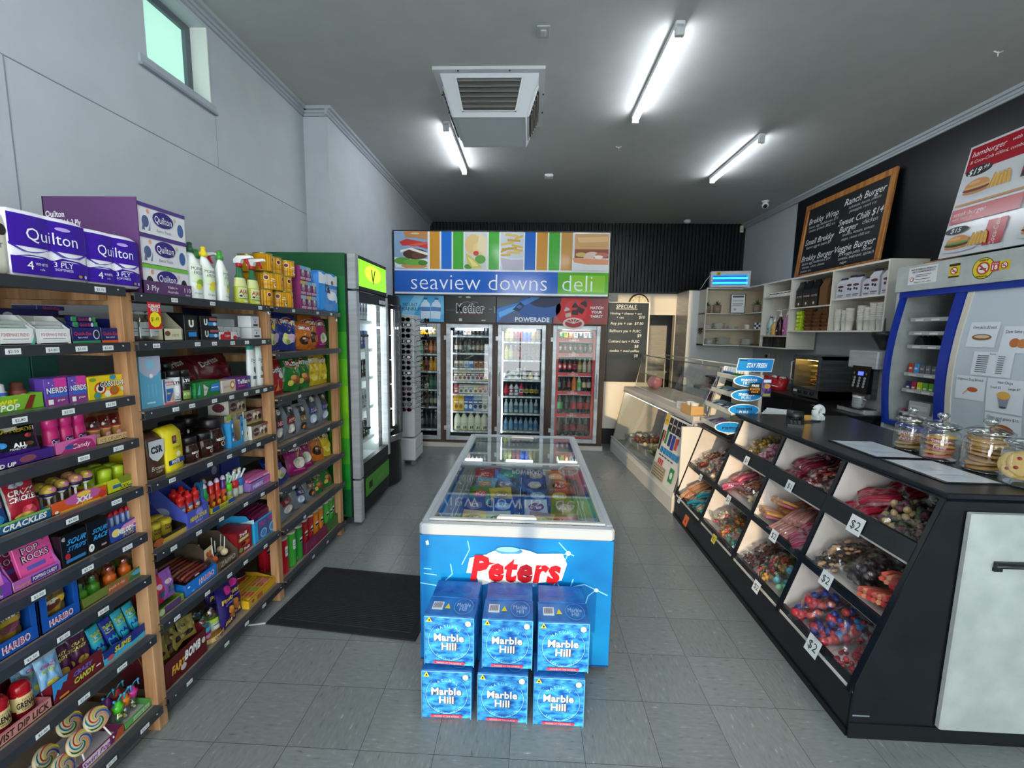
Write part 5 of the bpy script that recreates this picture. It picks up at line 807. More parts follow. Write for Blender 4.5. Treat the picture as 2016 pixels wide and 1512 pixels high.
chip(0,'blue potato chip bag lying back beside the post on the fourth chip shelf',2.6,z,.19,.2,.55,.1,LX-.03,11); chip(2,'purple potato chip bag in front on the fourth chip shelf',2.78,z,.2,.22,.4,-.15,LX-.03,12,.15); chip(2,'second purple potato chip bag overlapping the first',2.9,z,.2,.23,.35,-.1,LX-.045,13,.12); chip(1,'orange potato chip bag lying back on the fourth chip shelf',3.07,z,.19,.22,.4,-.2,LX-.05,14,.2); chip(4,'yellow potato chip bag at the end of the fourth chip shelf',3.2,z,.15,.21,.35,-.1,LX-.04,15,.18); chip(1,'orange potato chip bag lying behind the purple ones',2.95,z,.2,.24,.6,0,LX-.14,16)
z=ZS[2][5]
popc('dark silver snack bag with a maroon picture leaning on the fifth chip shelf',2.62,z,0,.2,.2,.4,0,6,LX-.03); popc('silver and blue snack bag leaning in the middle of the fifth chip shelf',2.79,z,1,.2,.17,.4,-.1,7,LX-.04,.15); popc('silver snack bag with gold band leaning against the green chips',2.92,z,2,.2,.15,.35,-.15,8,LX-.035,.15); chip(3,'green potato chip bag leaning on the fifth chip shelf',3.04,z,.16,.18,.4,-.15,LX-.04,17,.15); chip(3,'green potato chip bag at the end of the fifth chip shelf',3.19,z,.17,.2,.4,-.1,LX-.04,18,.12); chip(3,'green potato chip bag behind the other green ones',3.1,z,.18,.22,.5,0,LX-.13,19)
z=ZS[2][6]
def tube_can(lb,y,x,zz,k,lid=True,tag_=False):
    t=thing('chip_can',lb,'chip can',(x,y,zz),HP,'chip cans'); b=MB(); b.lathe([(.036,0,'b0b2b4/.3/m'),(.0365,.003,k+'/.3'),(.0365,.228),(.037,.229,'b8babc/.3/m'),(.037,.232)],18,(0,.037,0))
    b.cyl(.0365,.006,.226,[e_(.5,.6,.24,.09,'e0dcd6'),e_(.38,.58,.14,.04,'1c1414'),e_(.62,.58,.14,.04,'1c1414'),r_(.2,.76,.8,.9,k),p_([(.0,.1),(.5,.3),(1,.12),(1,0),(0,0)],'d8a03a' if k != '2a8a34' else '6ac04a')] if not tag_ else [r_(.3,.5,.8,.8,'d8d8d8'),r_(.34,.6,.7,.62,'3a3a3a'),r_(.34,.68,.7,.7,'3a3a3a')],1.1,(0,.037)); b.part('can',t)
    MB().lathe([(.0378,.226,'c8b8b0/.3'),(.0378,.236),(.034,.238),(0,.237)],18,(0,.037,0)).part('lid',t)
    return t
tube_can('red chip can standing beside the post on the bottom chip shelf, lower of two',2.552,LX,z,'c01a2a',True,True)
for j,(y,k,nm) in enumerate(((2.645,'3fa038','green'),(2.73,'2a8a34','dark green'))):tube_can(f'{nm} chip can beside the red ones',y,LX,z,k,True,j==0)
tray('chip_can_tray','dark red tray under the crimson and orange chip cans',2.775,3.09,z,.085,.06,.16,'7a1c44/.45','5a1430',[t_('chips',.3,.5,.3,'a85a7a',.3),r_(0,0,.03,1,'a83a70')])
for j,(y,k,nm) in enumerate(((2.815,'a01c20','crimson'),(2.892,'a01c20','crimson'),(2.969,'d0781c','orange'),(3.046,'d0781c','orange'))):tube_can(f'{nm} chip can in the dark red tray, {ORD[j]} from the green cans',y,LX-.008,z+.005,k)
tray('chip_can_tray','olive green tray at the end of the bottom chip shelf',3.095,3.28,z,.085,.06,.16,'3a6a24/.45','2a4a1a',[r_(.1,.2,.9,.3,'4f803a')])
for j,y in enumerate((3.137,3.2,3.255)):tube_can(f'green chip can in the olive tray, {ORD[j]} from the orange cans',y,LX-.008-.01*(j==2),z+.005,'3fa038')
for j,y in enumerate((2.56,2.64,2.72,2.82,2.9)):tube_can(f'{("red", "red", "crimson", "crimson", "crimson")[j]} chip can in the back row, {ORD[j]} from the post',y,LX-.12,z+.002,('c01a2a','c01a2a','8a1420','a01c20','8a1420')[j])
# ================================================================== coolroom front, header posters, shop sign
def PW(b,name,par,label=None,kind=None):      # part modelled in room coordinates
    o=b.part(name,par,label,kind); o.location=-Vector(par.location); return o
DOORS=[(-1.915,-1.265),(-1.185,-.525),(-.45,.225),(.325,.985)]
SHZ=[[1.617,1.345,1.093,.822,.565,.231],[1.615,1.367,1.147,.951,.766,.51,.215],[1.543,1.279,.99,.75,.494,.23],[1.6,1.394,1.11,.839,.51,.175]]
FY=6.1
cr=thing('coolroom','brown fronted coolroom with four tall glass doors along the back of the shop','cool room',(-.43,6.6,0))
b=MB(); xs=[-1.92]+[v for d in DOORS for v in d]+[1.065]
for i in range(0,len(xs),2):
    if xs[i+1]-xs[i] > .01:b.box(xs[i],xs[i+1],FY,FY+.05,.06,1.8,'brownboard')
for x0,x1 in DOORS:b.box(x0,x1,FY,FY+.05,1.775,1.8,'brownboard').box(x0,x1,FY,FY+.05,.06,.1,'brownboard')
b.box(-1.92,1.065,FY+.02,FY+.06,1.8,3.0,'15171a'); b.box(1.02,1.065,FY+.05,8.25,0,2.4,'brownboard'); PW(b,'front_panel',cr)
MBK=MB().box(-1.92,1.075,FY-.04,FY+.05,0,.058,'c9c2b8'); PW(MBK,'plinth',cr,'pale plinth')
b=MB(); b.box(-1.92,1.02,6.95,7.0,.06,1.9,'2c3134').box(-1.92,1.02,FY+.05,7.0,1.8,1.85,'5a6063').box(-1.92,1.02,FY+.05,7.0,.06,.1,'5a6063')
for x in (-1.225,-.49,.275):b.box(x-.02,x+.02,FY+.05,6.95,.1,1.8,'7a8084')
b.box(-1.94,-1.92,FY+.05,7.0,.06,1.85,'7a8084'); PW(b,'lining',cr)
for di,(x0,x1) in enumerate(DOORS):
    red=di==3
    b=MB(); fr=.055
    for a in ((x0,x0+fr,.1,1.775),(x1-fr,x1,.1,1.775),(x0+fr,x1-fr,1.72,1.775),(x0+fr,x1-fr,.1,.155)):b.bbox(a[0],a[1],FY-.03,FY+.01,a[2],a[3],'alu',.004)
    d=PW(b,'door',cr)
    MB().box(x0+fr,x1-fr,FY-.012,FY-.006,.155,1.72,'glass').part('glass',d,'clear glass')
    hx=x1-.03 if di in (0,1,3) else x0+.03
    b=MB(); b.tube([(hx,FY-.03,1.1),(hx,FY-.07,1.08),(hx,FY-.07,.78),(hx,FY-.03,.76)],.009,'steel',8); b.part('handle',d,'steel pull handle')
    if di:
        b=MB()
        for zz in (.28,1.58):b.box(x0-.03,x0+.01,FY-.034,FY-.02,zz-.03,zz+.03,'alu')
        b.part('hinge',d)
    if red:
        b=MB()
        for a in ((x0+fr,x0+fr+.035,.16,1.715),(x1-fr-.035,x1-fr,.16,1.715),(x0+fr,x1-fr,1.69,1.715),(x0+fr,x1-fr,.16,.185)):b.box(a[0],a[1],FY+.012,FY+.03,a[2],a[3],'c4141f/.35')
        PW(b,'red_surround',cr,'red inner surround')
    b=MB(); b.box(x0+.14,x1-.14,FY+.06,FY+.09,1.685,1.72,'f4fbff/e3.5'); PW(b,'strip_light',cr,'lit white strip lamp')
    b=MB(); b.box(x0+.055,x0+.075,FY+.06,FY+.075,.2,1.68,'f0f8ff/e1.1'); PW(b,'strip_light',cr,'upright lamp inside the door')
    for si,zz in enumerate(SHZ[di]):
        b=MB(); b.box(x0+.03,x1-.03,FY+.1,6.7,zz-.012,zz-.006,'b4b9bb')
        if red:b.box(x0+.09,x1-.09,FY+.085,FY+.1,zz-.05,zz-.004,'c8303c/.4').box(x0+.05,x1-.05,FY+.085,FY+.1,zz-.056,zz-.05,'e8e8e8'); b.front(x0+.09,x1-.09,zz-.05,zz-.004,FY+.085,[e_(.45,.6,.06,.8,'d88088'),t_('Coca-Cola',.45,.55,.6,'f4e4e4',.3,.2)])
        else:b.box(x0+.05,x1-.05,FY+.085,FY+.1,zz-.028,zz-.004,'c3ced2/.35'); b.front(x0+.05,x1-.05,zz-.028,zz-.004,FY+.085,[r_(.1+.07*k,.15,.15+.07*k,.85,('eef2f2','9fc4d4','e8e4c8')[k % 3]) for k in range(11)])
        PW(b,'shelf',cr)
DM={}
def drink(kind,r,h,body,cap,lab,l2=None):
    k=(kind,r,h,body,cap,lab,l2)
    if k in DM:return DM[k]
    b=MB(); L2=l2 or lab
    if kind=='can':b.lathe([(r*.8,0,'a8acb0/.25/m'),(r,.008,body+'/.25'),(r,h-.012),(r*.82,h-.002,'b4b8bc/.25/m'),(r*.8,h)],12); b.cyl(r,.02,h-.02,[e_(.5,.6,.3,.2,lab),r_(.3,.2,.7,.34,L2)],1)
    elif kind=='bottle':
        b.lathe([(r*.85,0,body+'/.15'),(r,.01),(r,h*.22,lab+'/.3'),(r,h*.55,body+'/.15'),(r*.96,h*.64),(r*.42,h*.84),(r*.4,h*.9,cap+'/.35'),(r*.44,h*.9),(r*.44,h),(0,h)],12); b.cyl(r,h*.24,h*.53,[e_(.5,.5,.3,.3,L2)],1)
    elif kind=='carton':
        b.box(-r,r,-r,r,0,h*.8,body+'/.4'); b.prism([(-r,h*.8),(r,h*.8),(.004,h),(-.004,h)],'x',-r,r,body+'/.4'); b.front(-r,r,0,h*.8,-r,[r_(0,.55,1,.9,lab),e_(.5,.35,.3,.18,L2),r_(.15,.66,.85,.76,cap)])
    elif kind=='brick':b.bbox(-r,r,-r*.8,r*.8,0,h,body+'/.4',.003); b.front(-r,r,0,h,-r*.8,[r_(0,.6,1,.92,lab),e_(.5,.34,.32,.2,L2),r_(.2,.7,.8,.82,cap)])
    elif kind=='milk':
        b.lathe([(r*.95,0,body+'/.35'),(r,.012),(r,h*.3,lab+'/.4'),(r,h*.44,body+'/.35'),(r,h*.62),(r*.62,h*.84),(r*.36,h*.9),(r*.36,h*.92,cap+'/.35'),(r*.4,h*.92),(r*.4,h)],12,(0,0,0),True,1,.9); b.cyl(r,.01,h*.3,[r_(.05,0,.95,1,'e2dc9a'),r_(.1,.2,.4,.8,'e8e8e0'),r_(.45,.2,.6,.8,'22242a'),e_(.8,.5,.12,.36,L2)],1,(0,0))
        b.tube([(r*.9,0,h*.72),(r*1.06,0,h*.6),(r*.98,0,h*.45)],.009,body+'/.35',6)
    DM[k]=b.mesh('drink'); return DM[k]
DOORN=['sunglasses side door','milk door','sports drink door','red door']
ROWN=['top','second','third','fourth','fifth','sixth','seventh']
def row(di,si,items,kind,name,w_):
    """items: list of meshes, left to right"""
    x0,x1=DOORS[di]; a,c=x0+.085,x1-.075
    n=len(items)
    for k,(me,nm) in enumerate(items):
        o=bpy.data.objects.new(name,me); COL.objects.link(o)
        tag(o,f'{nm} {name.replace("_", " ")}, {ORD[k]} from the left, {ROWN[si]} shelf, {DOORN[di]}',w_,(a+(c-a)*(k+.5)/n,FY+.155+.006*((k*7) % 3),SHZ[di][si]),0,f'{ROWN[si]} shelf of the {DOORN[di]}')
def seq(n,opts):return [opts[k % len(opts)] if not isinstance(opts[0],list) else opts[0][k] for k in range(n)]
B,Cn=(lambda *a:drink('bottle',*a)),(lambda *a:drink('can',*a))
row(0,0,[(drink('bottle',.035,.13,'d8a41c','2a2a2a','e8c03a','d87a1c'),'yellow')]*5+[(drink('bottle',.038,.135,'c8b070','2a2a2a','dcdcd4','8a6a5a'),'cream')]*2,'','juice_jar','bottle')
row(0,1,[(B(.033,.19,'7a8a3a','c8c83a','d8d84a'),'lime'),(B(.033,.19,'4a6a3a','3a6a3a','7aa84a'),'green'),(B(.033,.19,'8a9a3a','e0d83a','d8d05a'),'yellow green'),(B(.033,.19,'6ab8a0','d8e0d0','8ad0b0'),'mint'),(B(.033,.19,'c8643a','d8d0c8','d8704a'),'orange'),(B(.033,.19,'b8603a','c83a2a','d8805a'),'peach'),(B(.033,.19,'7a5a3a','c83a2a','a87a4a'),'brown')],'','drink_bottle','bottle')
row(0,2,[(B(.035,.2,'c8a83a','e8e8e8','a8b83a'),'pale yellow')]*3+[(B(.035,.2,'a8a02a','e8e8e8','6a7a2a'),'olive'),(B(.035,.2,'a01c24','e8e8e8','b82a34'),'red'),(B(.035,.2,'d8901c','e8e8e8','e0a02a'),'orange'),(B(.035,.2,'d8a01c','e8e8e8','e0b03a'),'amber')],'','juice_bottle','bottle')
row(0,3,[(B(.036,.21,'1c3424','2a2a2a','24382a'),'dark green')]*4+[(B(.034,.16,'a8b0a8','d8d8d8','c8d0c8'),'white'),(B(.037,.24,'2a5a4a','3a4a40','4a7a6a'),'teal'),(B(.037,.24,'28524a','3a4a40','3a6a5a'),'deep teal')],'','drink_bottle','bottle')
row(0,4,[(B(.034,.21,'3a4a40','1c1c1c','5a6a5a'),'smoky')]*3+[(B(.034,.21,'4a544a','8a8a82','6a746a'),'grey green'),(B(.034,.21,'2c3a34','b8b8b0','7a8478'),'dark'),(B(.034,.21,'2a3a30','b8b8b0','8a9078'),'dark olive'),(B(.034,.21,'2a3a30','b8b8b0','a8a890'),'pale labelled')],'','drink_bottle','bottle')
row(0,5,[(B(.038,.27,'1c2420','2a2a2a','2a322e'),'black')]*3+[(B(.038,.27,'4a5054','c8d0d0','8a9498'),'clear'),(B(.038,.27,'22282a','3a3a3a','3a4244'),'dark'),(B(.038,.27,'22282a','3a3a3a','32383a'),'smoky'),(B(.038,.27,'343c38','c8d0c8','4a524c'),'grey')],'','large_bottle','bottle')
row(1,0,[(Cn(.031,.155,k,'',l,m),n) for k,l,m,n in (('14161a','b8c4d0','3a5a8a','black'),('1a1c24','c8d4e0','2a5a9a','black and blue'),('c8ccd0','3a6aa8','2a3a5a','white'),('c0a8a0','5a2a2a','8a3a3a','pale'),('141418','e0e0e4','4a4a4a','black slashed'),('16161a','e0e0e4','4a4a4a','second black slashed'),('202428','d8d8dc','3a3a3a','grey slashed'),('3a4248','b8c0c8','4a5a6a','grey'))],'','energy_drink_can','can')
row(1,1,[(B(.03,.19,k,c,l),n) for k,c,l,n in (('2c2420','1c1c1c','d8d0c0','dark'),('3a2c24','2a2a2a','a8a098','brown'),('24302c','1c1c1c','5a7068','black green'),('3a4440','2a2a2a','8a9890','grey green'),('4a4640','2a2a2a','9a9488','taupe'),('5a4a40','3a3a3a','b8a898','latte'),('4a423c','3a3a3a','9a8a7a','mocha'),('24504c','1c3a38','3a7a70','teal'))],'','coffee_bottle','bottle')
row(1,2,[(drink('brick',.034,.1,k,'e0d8c8',l,m),n) for k,l,m,n in (('6a6458','a89a84','4a443a','taupe'),('8a8478','b8b0a0','5a544a','beige'),('b8bcc0','d0d4d8','6a7a9a','silver'),('4a80c8','a8c8e8','2a5aa0','blue'),('a85a24','8a4a1c','5a2a14','orange brown'),('b05f28','8a4a1c','5a2a14','second orange brown'),('8a4420','6a3418','3a1c10','dark orange'))],'','drink_carton','carton')
row(1,3,[(drink('carton',.035,.165,k,'e8e4dc',l,m),n) for k,l,m,n in (('c8b8a8','3a1c1c','5a2a2a','cream and maroon'),('d0c4a8','8a7a4a','4a3a2a','cream'),('d4c8b0','a89a6a','6a4a2a','yellowish'),('cfc8c0','3a1c28','4a1c2a','plum topped'),('b0b8bc','6a7a84','3a4a5a','grey'),('d0c4bc','7a1c2a','8a2434','red topped'),('cbbfb2','4a1c1c','6a2a24','brown topped'),('c8ba80','a89040','6a5a2a','gold'))],'','milk_carton','carton')
row(1,4,[(drink('carton',.036,.13,k,'f0ece4',l,m),n) for k,l,m,n in (('b02434','7a1420','e0c8c8','red'),('c8c4bc','8a8478','3a3a3a','pale grey'),('d8d4c8','b8b0a0','4a6a4a','white'),('dcd8cc','8a9aa8','3a3a4a','white and blue'),('d8d0b0','c8b87a','4a4a2a','cream'),('d8c0b0','c88a6a','6a3a2a','peach'),('d4b8a8','c07a5a','6a3a2a','salmon'))],'','small_milk_carton','carton')
row(1,5,[(drink('carton',.042,.225,k,'f0ece4',l,m),n) for k,l,m,n in (('d8a81c','c89414','8a5a14','yellow'),('d8b02a','e0c04a','8a6a1c','second yellow'),('4a78c0','2a5aa8','e0e8f0','blue'),('3f6cb8','2a4f9a','e0e8f0','deep blue'),('a8c0d4','4a6a9a','2a3a5a','pale blue'),('b8bcc0','4a5058','2a2a2e','grey'),('dcdcd4','c8c8bc','8a8a7a','white'))],'','tall_milk_carton','carton')
row(1,6,[(drink('milk',.052,.26,'dcdfc8',c,'d0d6bc',m),n) for c,m,n in (('d8c02a','3a6a9a','yellow capped'),('8ab04a','2a5a9a','green capped'),('d8d8d0','2a6aa0','white capped'),('d8d8d0','4a8ab0','second white capped'),('a8b8c0','3a6a9a','grey capped'))],'','milk_bottle','milk bottle')
row(2,0,[(B(.034,.2,k,c,l),n) for k,c,l,n in (('9aa03a','d0d0c8','c0c48a','yellow green'),('a8a848','d0d0c8','c8cc9a','pale yellow'),('6a1c2c','8a8a8a','7a3040','maroon'),('7a2030','8a8a8a','8a3848','dark red'),('1c4ac0','3a6ad8','2a5ad0','blue'),('2050c4','3a6ad8','2a5ad0','bright blue'),('8a7a3a','c8b86a','9a8a4a','olive'),('5a4a1c','a8883a','7a6a2a','dark gold'))],'','sports_drink_bottle','bottle')
row(2,1,[(B(.033,.21,k,c,l),n) for k,c,l,n in (('c8c01c','d8641c','a8b02a','yellow'),('a8b09a','d8d8d0','b8c04a','pale green'),('6a4048','d8d8d8','8a3a40','dusty red'),('8a2a34','c8c8c8','9a4a50','red'),('1c2a44','3a4a6a','2a3c5c','navy'),('24344c','3a4a6a','2c4060','dark blue'),('4a3020','2a1c14','6a4a34','brown'),('5a3a28','2a1c14','6a4a34','light brown'))],'','sports_drink_bottle','bottle')
row(2,2,[(drink('brick',.05,.09,'c8ccc8','d8dcd8','b0b8b0','6a7078'),'white'),(drink('brick',.05,.13,'b8bcb8','d8dcd8','a0a8a0','7a8078'),'tall white'),(drink('brick',.036,.16,'d0d4d2','e8e8e8','8a9aa0','5a6a70'),'silver'),(B(.03,.17,'9a9a94','d8d8d8','b8b8b0'),'grey'),(B(.034,.1,'d0c080','e0d8a0','d8cc90'),'cream'),(B(.034,.1,'e0e0d8','f0f0e8','e8e8e0'),'white yoghurt')],'','dairy_pack','dairy pack')
row(2,3,[(B(.036,.18,k,c,l,m),n) for k,c,l,m,n in (('9a1c28','8a1420','a82434','a82434','red'),('c8ccd0','a01c24','b02a34','d8d8dc','red and white'),('c4c8cc','a01c24','5a7a9a','d8d8dc','white and blue'),('b8343c','c81c24','c0b8bc','8a2a34','pale red'),('1c1c14','2a2a2a','a89a3a','6a5a1c','black and gold'),('201f16','2a2a2a','b0a040','6a5a1c','dark gold labelled'),('1c1c14','2a2a2a','a0902a','6a5a1c','black and yellow'))],'','flavoured_milk_bottle','bottle')
row(2,4,[(B(.033,.2,'a8b4b8','c8ccd0',('7a98a8','8aa4b0','4a6a84','6a8a98')[k % 4]),('frosty','pale labelled','blue labelled','grey labelled','tall frosty','clear','misted')[k]) for k in range(7)],'','water_bottle','bottle')
row(2,5,[(B(.034,.19,'7a98a8','4a7ac0',('4a80b0','5a9ac0','3a6aa0')[k % 3]),('blue labelled','sky labelled','deep blue labelled','pale','blue capped','clear','misted')[k]) for k in range(7)],'','water_bottle','bottle')
row(3,0,[(Cn(.033,.125,k,'',l),n) for k,l,n in (('2a8a3a','c8d8c8','green'),('c8c02a','3a6a2a','yellow'),('c87a2a','e8d8c8','orange'),('c8ccd0','4a4a4e','silver'),('3a3e44','a8a8ac','dark grey'),('bcc0c6','b02a34','pale silver'),('c4c8ce','6a6a70','light grey'))],'','soft_drink_can','can')
row(3,1,[(Cn(.033,.125,k,'',l),n) for k,l,n in (('6a1a24','c8a8ac','dark red'),('8a1c28','d8b8bc','red'),('8a1c28','d8c0c4','second red'),('5a1420','a88088','maroon'),('7a1a26','a07a80','third red'),('4a1018','8a5a60','deep maroon'),('8a1c28','c8a0a4','fourth red'))],'','cola_can','can')
row(3,2,[(B(.033,.215,'180c0a','b01a24','b01a24','e0c8c8'),'red labelled'),(B(.033,.215,'180c0a','b01a24','a81a24','d8c0c0'),'second red labelled'),(B(.033,.215,'180c0a','b01a24','b01a24','e0c8c8'),'third red labelled'),(B(.033,.215,'180c0a','1c1c1c','b01a24','1c1c1c'),'black capped'),(B(.033,.2,'8a7a4a','c8c0b0','b8aa7a'),'amber'),(B(.033,.2,'b8b09a','d8d0c0','c8c0a8'),'cream'),(B(.033,.2,'c0a090','d8d0c8','c8a898'),'pale pink')],'','soft_drink_bottle','bottle')
row(3,3,[(B(.034,.23,k,c,l),n) for k,c,l,n in (('10181a','4a4a4a','3a5a4a','dark green'),('180c0a','b01a24','3a1a1a','black'),('180c0a','8a8a8a','8a2a34','cola'),('d8701c','d8701c','c8641c','orange'),('a8c0a8','3a8a4a','4aa05a','clear lemonade'),('2a1c14','b01a24','c8b090','brown'),('180c0a','c8c8c8','b8a8a0','pale labelled'))],'','soft_drink_bottle','bottle')
row(3,4,[(B(.042,.29,k,c,l),n) for k,c,l,n in (('2a3a2c','e0e0e0','4a9a5a','green labelled'),('120c0c','2a2a2a','2a1a1a','black'),('140a08','b01a24','c01c28','red labelled'),('140a08','b01a24','b81c28','second red labelled'),('140a08','b01a24','b01c28','third red labelled'))],'','large_cola_bottle','bottle')
row(3,5,[(B(.048,.31,'120808','a01a24',l),n) for l,n in (('4a1018','dim labelled'),('6a1420','maroon labelled'),('8a1824','dark red labelled'),('7a1622','deep red labelled'),('6a1420','second maroon labelled'))],'','large_cola_bottle','bottle')
# header posters
HX=[-1.9,-1.205,-.474,.313,1.068]
def poster(i,col,P,lb):
    x0,x1=HX[i]+.006,HX[i+1]-.006; t=thing('header_poster',lb,'poster',((x0+x1)/2,FY-.05,1.8),0,'posters above the coolroom doors')
    w_=(x1-x0)/2; b=MB(); b.box(-w_,w_,0,.04,0,.365,[col+'/.35/e.35' if False else col+'/.35']*6); b.front(-w_,w_,0,.365,0,P); b.part('panel',t)
def bot(u,v,s,rot=0,k='c8dcee',lk='4a78b8'):
    pts=[(-.5,-1),(.5,-1),(.52,.2),(.42,.5),(.18,.72),(.18,.95),(-.18,.95),(-.18,.72),(-.42,.5),(-.52,.2)]; c,q=math.cos(rot),math.sin(rot)
    f=lambda P_:[(u+(a*c-d*q)*s*.13,v+(a*q+d*c)*s*.26) for a,d in P_]
    return [p_(f(pts),k),p_(f([(-.52,-.25),(.52,-.25),(.52,.15),(-.52,.15)]),lk),p_(f([(-.2,.85),(.2,.85),(.2,1.05),(-.2,1.05)]),'2a5a9a')]
poster(0,'4aa8dc',[p_([(0,0),(.4,1),(.6,1),(.3,0)],'8accec'),p_([(.5,0),(.9,1),(1,1),(1,.3)],'6abce4'),t_('MOUNT',.3,.64,.12,'1c2a3a',.3),t_('FRANKLIN',.32,.48,.14,'1c2a3a',.5)]+bot(.62,.5,1.5,0)+bot(.84,.5,1.5,-.06),'blue water poster with two clear bottles above the sunglasses side door')
poster(1,'0e0e10',[t_('Mother',.5,.53,.32,'c8c8c8',.56,0,.08),t_('Mother',.5,.535,.3,'1a1a1a',.54,0,.02),('l',[(.35,.74),(.45,.78),(.5,.74),(.55,.78),(.65,.74)],.02,'8a8a8a'),('l',[(.3,.31),(.7,.31)],.014,'8a1c24'),e_(.46,.95,.05,.03,'d8d8d8'),e_(.3,.95,.04,.02,'b8b8b8'),r_(.28,.04,.34,.14,'c8c8c8'),r_(.72,.06,.8,.1,'b8b8b8'),r_(.02,.44,.2,.46,'5a5a5a'),r_(.86,.5,.92,.52,'a8a8a8'),r_(.96,.36,.98,.62,'8a8a8a')],'black energy drink poster with white gothic lettering above the milk door')
poster(2,'1c3a70',[e_(.75,.6,.4,.5,'2458a0'),e_(.85,.9,.3,.3,'14284c'),p_([(0,1),(.45,1),(.38,.8),(.1,.6),(0,.6)],'5a6068'),p_([(0,0),(.1,.2),(.3,.45),(.55,.72),(.78,.98),(.62,1),(.4,.78),(.2,.66),(0,.52)],'3a80d0'),p_([(.05,.2),(.25,.4),(.45,.6),(.4,.7),(.2,.54),(.03,.38)],'6ab0f0'),p_([(.28,.5),(.4,.44),(.5,.66),(.42,.8)],'14284c'),p_([(.34,.58),(.42,.54),(.46,.64),(.4,.7)],'3a6aa8'),t_('POWERADE',.64,.14,.17,'dfe6f2',.62,0,.03)],'blue sports drink poster with splashing bottle above the sports drink door')
poster(3,'8a1420',[e_(.4,.5,.36,.62,'c4141f'),e_(.4,.5,.22,.42,'d81c28'),e_(.38,.02,.2,.22,'d8c8c0'),e_(.38,.02,.16,.16,'a02430')]+[('l',[(.38,.02),(.38+.16*math.cos(a),.02+.2*math.sin(a))],.03,'d8c8c0') for a in (.5,1.1,1.57,2.1,2.7)]+bot(.4,.58,.9,0,'2a0e0c','c01c28')+bot(.54,.66,1.0,-.5,'240c0a','b01c28')+bot(.26,.46,.8,.25,'c8a8a0','b01c28')+[t_('MATCH',.8,.62,.1,'f0e4e4',.26,0,.03),t_('YOUR',.8,.46,.1,'f0e4e4',.2,0,.03),t_('THIRST',.8,.3,.1,'f0e4e4',.26,0,.03)],'red cola poster with bottles and slogan above the red door')
# shop sign
sg=thing('shop_sign','wide shop name sign with food photos and coloured stripes above the coolroom','sign',(-.42,6.0,2.16))
W2=1.485; H2=.872; b=MB(); b.box(-W2,W2,0,.09,0,H2,'141518/.4'); PW_=b.part('frame',sg,'black frame')
b=MB(); F0=.018; wP=(W2-F0)*2
A=[r_(0,0,1,1,'e6eaee/.12')]
px=lambda x:(x-35)/1912.
for a,c,k in ((355,445,'c98f2e'),(460,552,'1c6cc8'),(565,658,'4aa83e'),(883,976,'4aa83e'),(1203,1297,'1c66c0'),(1309,1404,'c98f3c'),(1416,1512,'4aa83e'),(1523,1622,'c08f48')):A.append(r_(px(a),.405,px(c),1,k+'/.12'))
A+=[r_(0,.03,px(1502),.375,'1c62c4/.12'),r_(px(1502),.03,1,.375,'5aac2c/.12'),r_(px(1612),.06,.985,.33,'8cc83a/.12')]  # last, brighter green block paints in the light on the sign end
A.append(t_('seaview downs',px(795),.205,.27,'f2f6fa',px(1452)-px(140)+.012,0,-.012)); A.append(t_('deli',px(1675),.205,.27,'f2f6fa',px(1825)-px(1520),0,-.012))
def photo(a,c,bg):A.append(r_(px(a),.405,px(c),1,bg+'/.12'))
photo(35,338,'8aa8c8')
A+=[p_([(.005,.42),(.158,.42),(.158,.56),(.06,.6),(.0,.58)],'dfe6ea'),e_(.095,.45,.062,.04,'c88a4a'),e_(.04,.53,.04,.06,'5a9a3a'),e_(.1,.51,.055,.05,'6aaa3f'),e_(.135,.5,.023,.04,'3f7a2a'),e_(.1,.64,.058,.085,'4a281a'),e_(.12,.62,.037,.06,'5f3824'),p_([(.03,.7),(.08,.74),(.158,.66),(.158,.62),(.07,.71),(.03,.66)],'ece6d8'),p_([(.025,.83),(.06,.88),(.158,.82),(.158,.72),(.09,.78),(.04,.77)],'c4342a'),p_([(.06,.78),(.158,.84),(.158,.8),(.09,.755)],'d85a48'),p_([(.045,1),(.158,1),(.158,.87),(.1,.9),(.055,.9)],'b8804a'),e_(.1,.965,.02,.012,'e0c8a0')]
photo(670,866,'cfd3cf')
A+=[e_(.373,.8,.04,.16,'d8b87a',24),e_(.4,.74,.03,.1,'e0c48a'),p_([(.4,.98),(.433,.9),(.433,.6),(.39,.74)],'e0d0a8'),e_(.405,.565,.025,.07,'5a9a3a'),e_(.35,.45,.02,.04,'4a8a34'),p_([(.337,.66),(.36,.62),(.405,.47),(.415,.43),(.37,.42),(.345,.5)],'c8bc5a'),p_([(.345,.6),(.365,.56),(.398,.46),(.37,.45)],'e0d88a'),e_(.385,.66,.013,.04,'c83a34')]
photo(990,1190,'c8d0d8')
for i,(u,v,ln,rt) in enumerate(((.52,.62,.05,.1),(.56,.66,.06,-.1),(.54,.72,.07,.2),(.575,.76,.05,-.3),(.53,.8,.06,.3),(.56,.85,.06,-.1),(.585,.9,.04,.4),(.55,.93,.06,-.2),(.52,.7,.04,.5),(.58,.7,.04,-.2))):A.append(p_([(max(.4995,u-ln/2),v-rt*.06),(min(.603,u+ln/2),v+rt*.06),(min(.603,u+ln/2),v+rt*.06+.035),(max(.4995,u-ln/2),v-rt*.06+.035)],('cfa848','d8b458','c2963a')[i % 3]))
A+=[p_([(.4995,.6),(.55,.57),(.604,.58),(.604,.41),(.51,.41)],'b8b4c4'),p_([(.4995,.62),(.55,.585),(.604,.595),(.604,.57),(.55,.56),(.4995,.6)],'d8d6e0')]
photo(1630,1940,'d8dade')
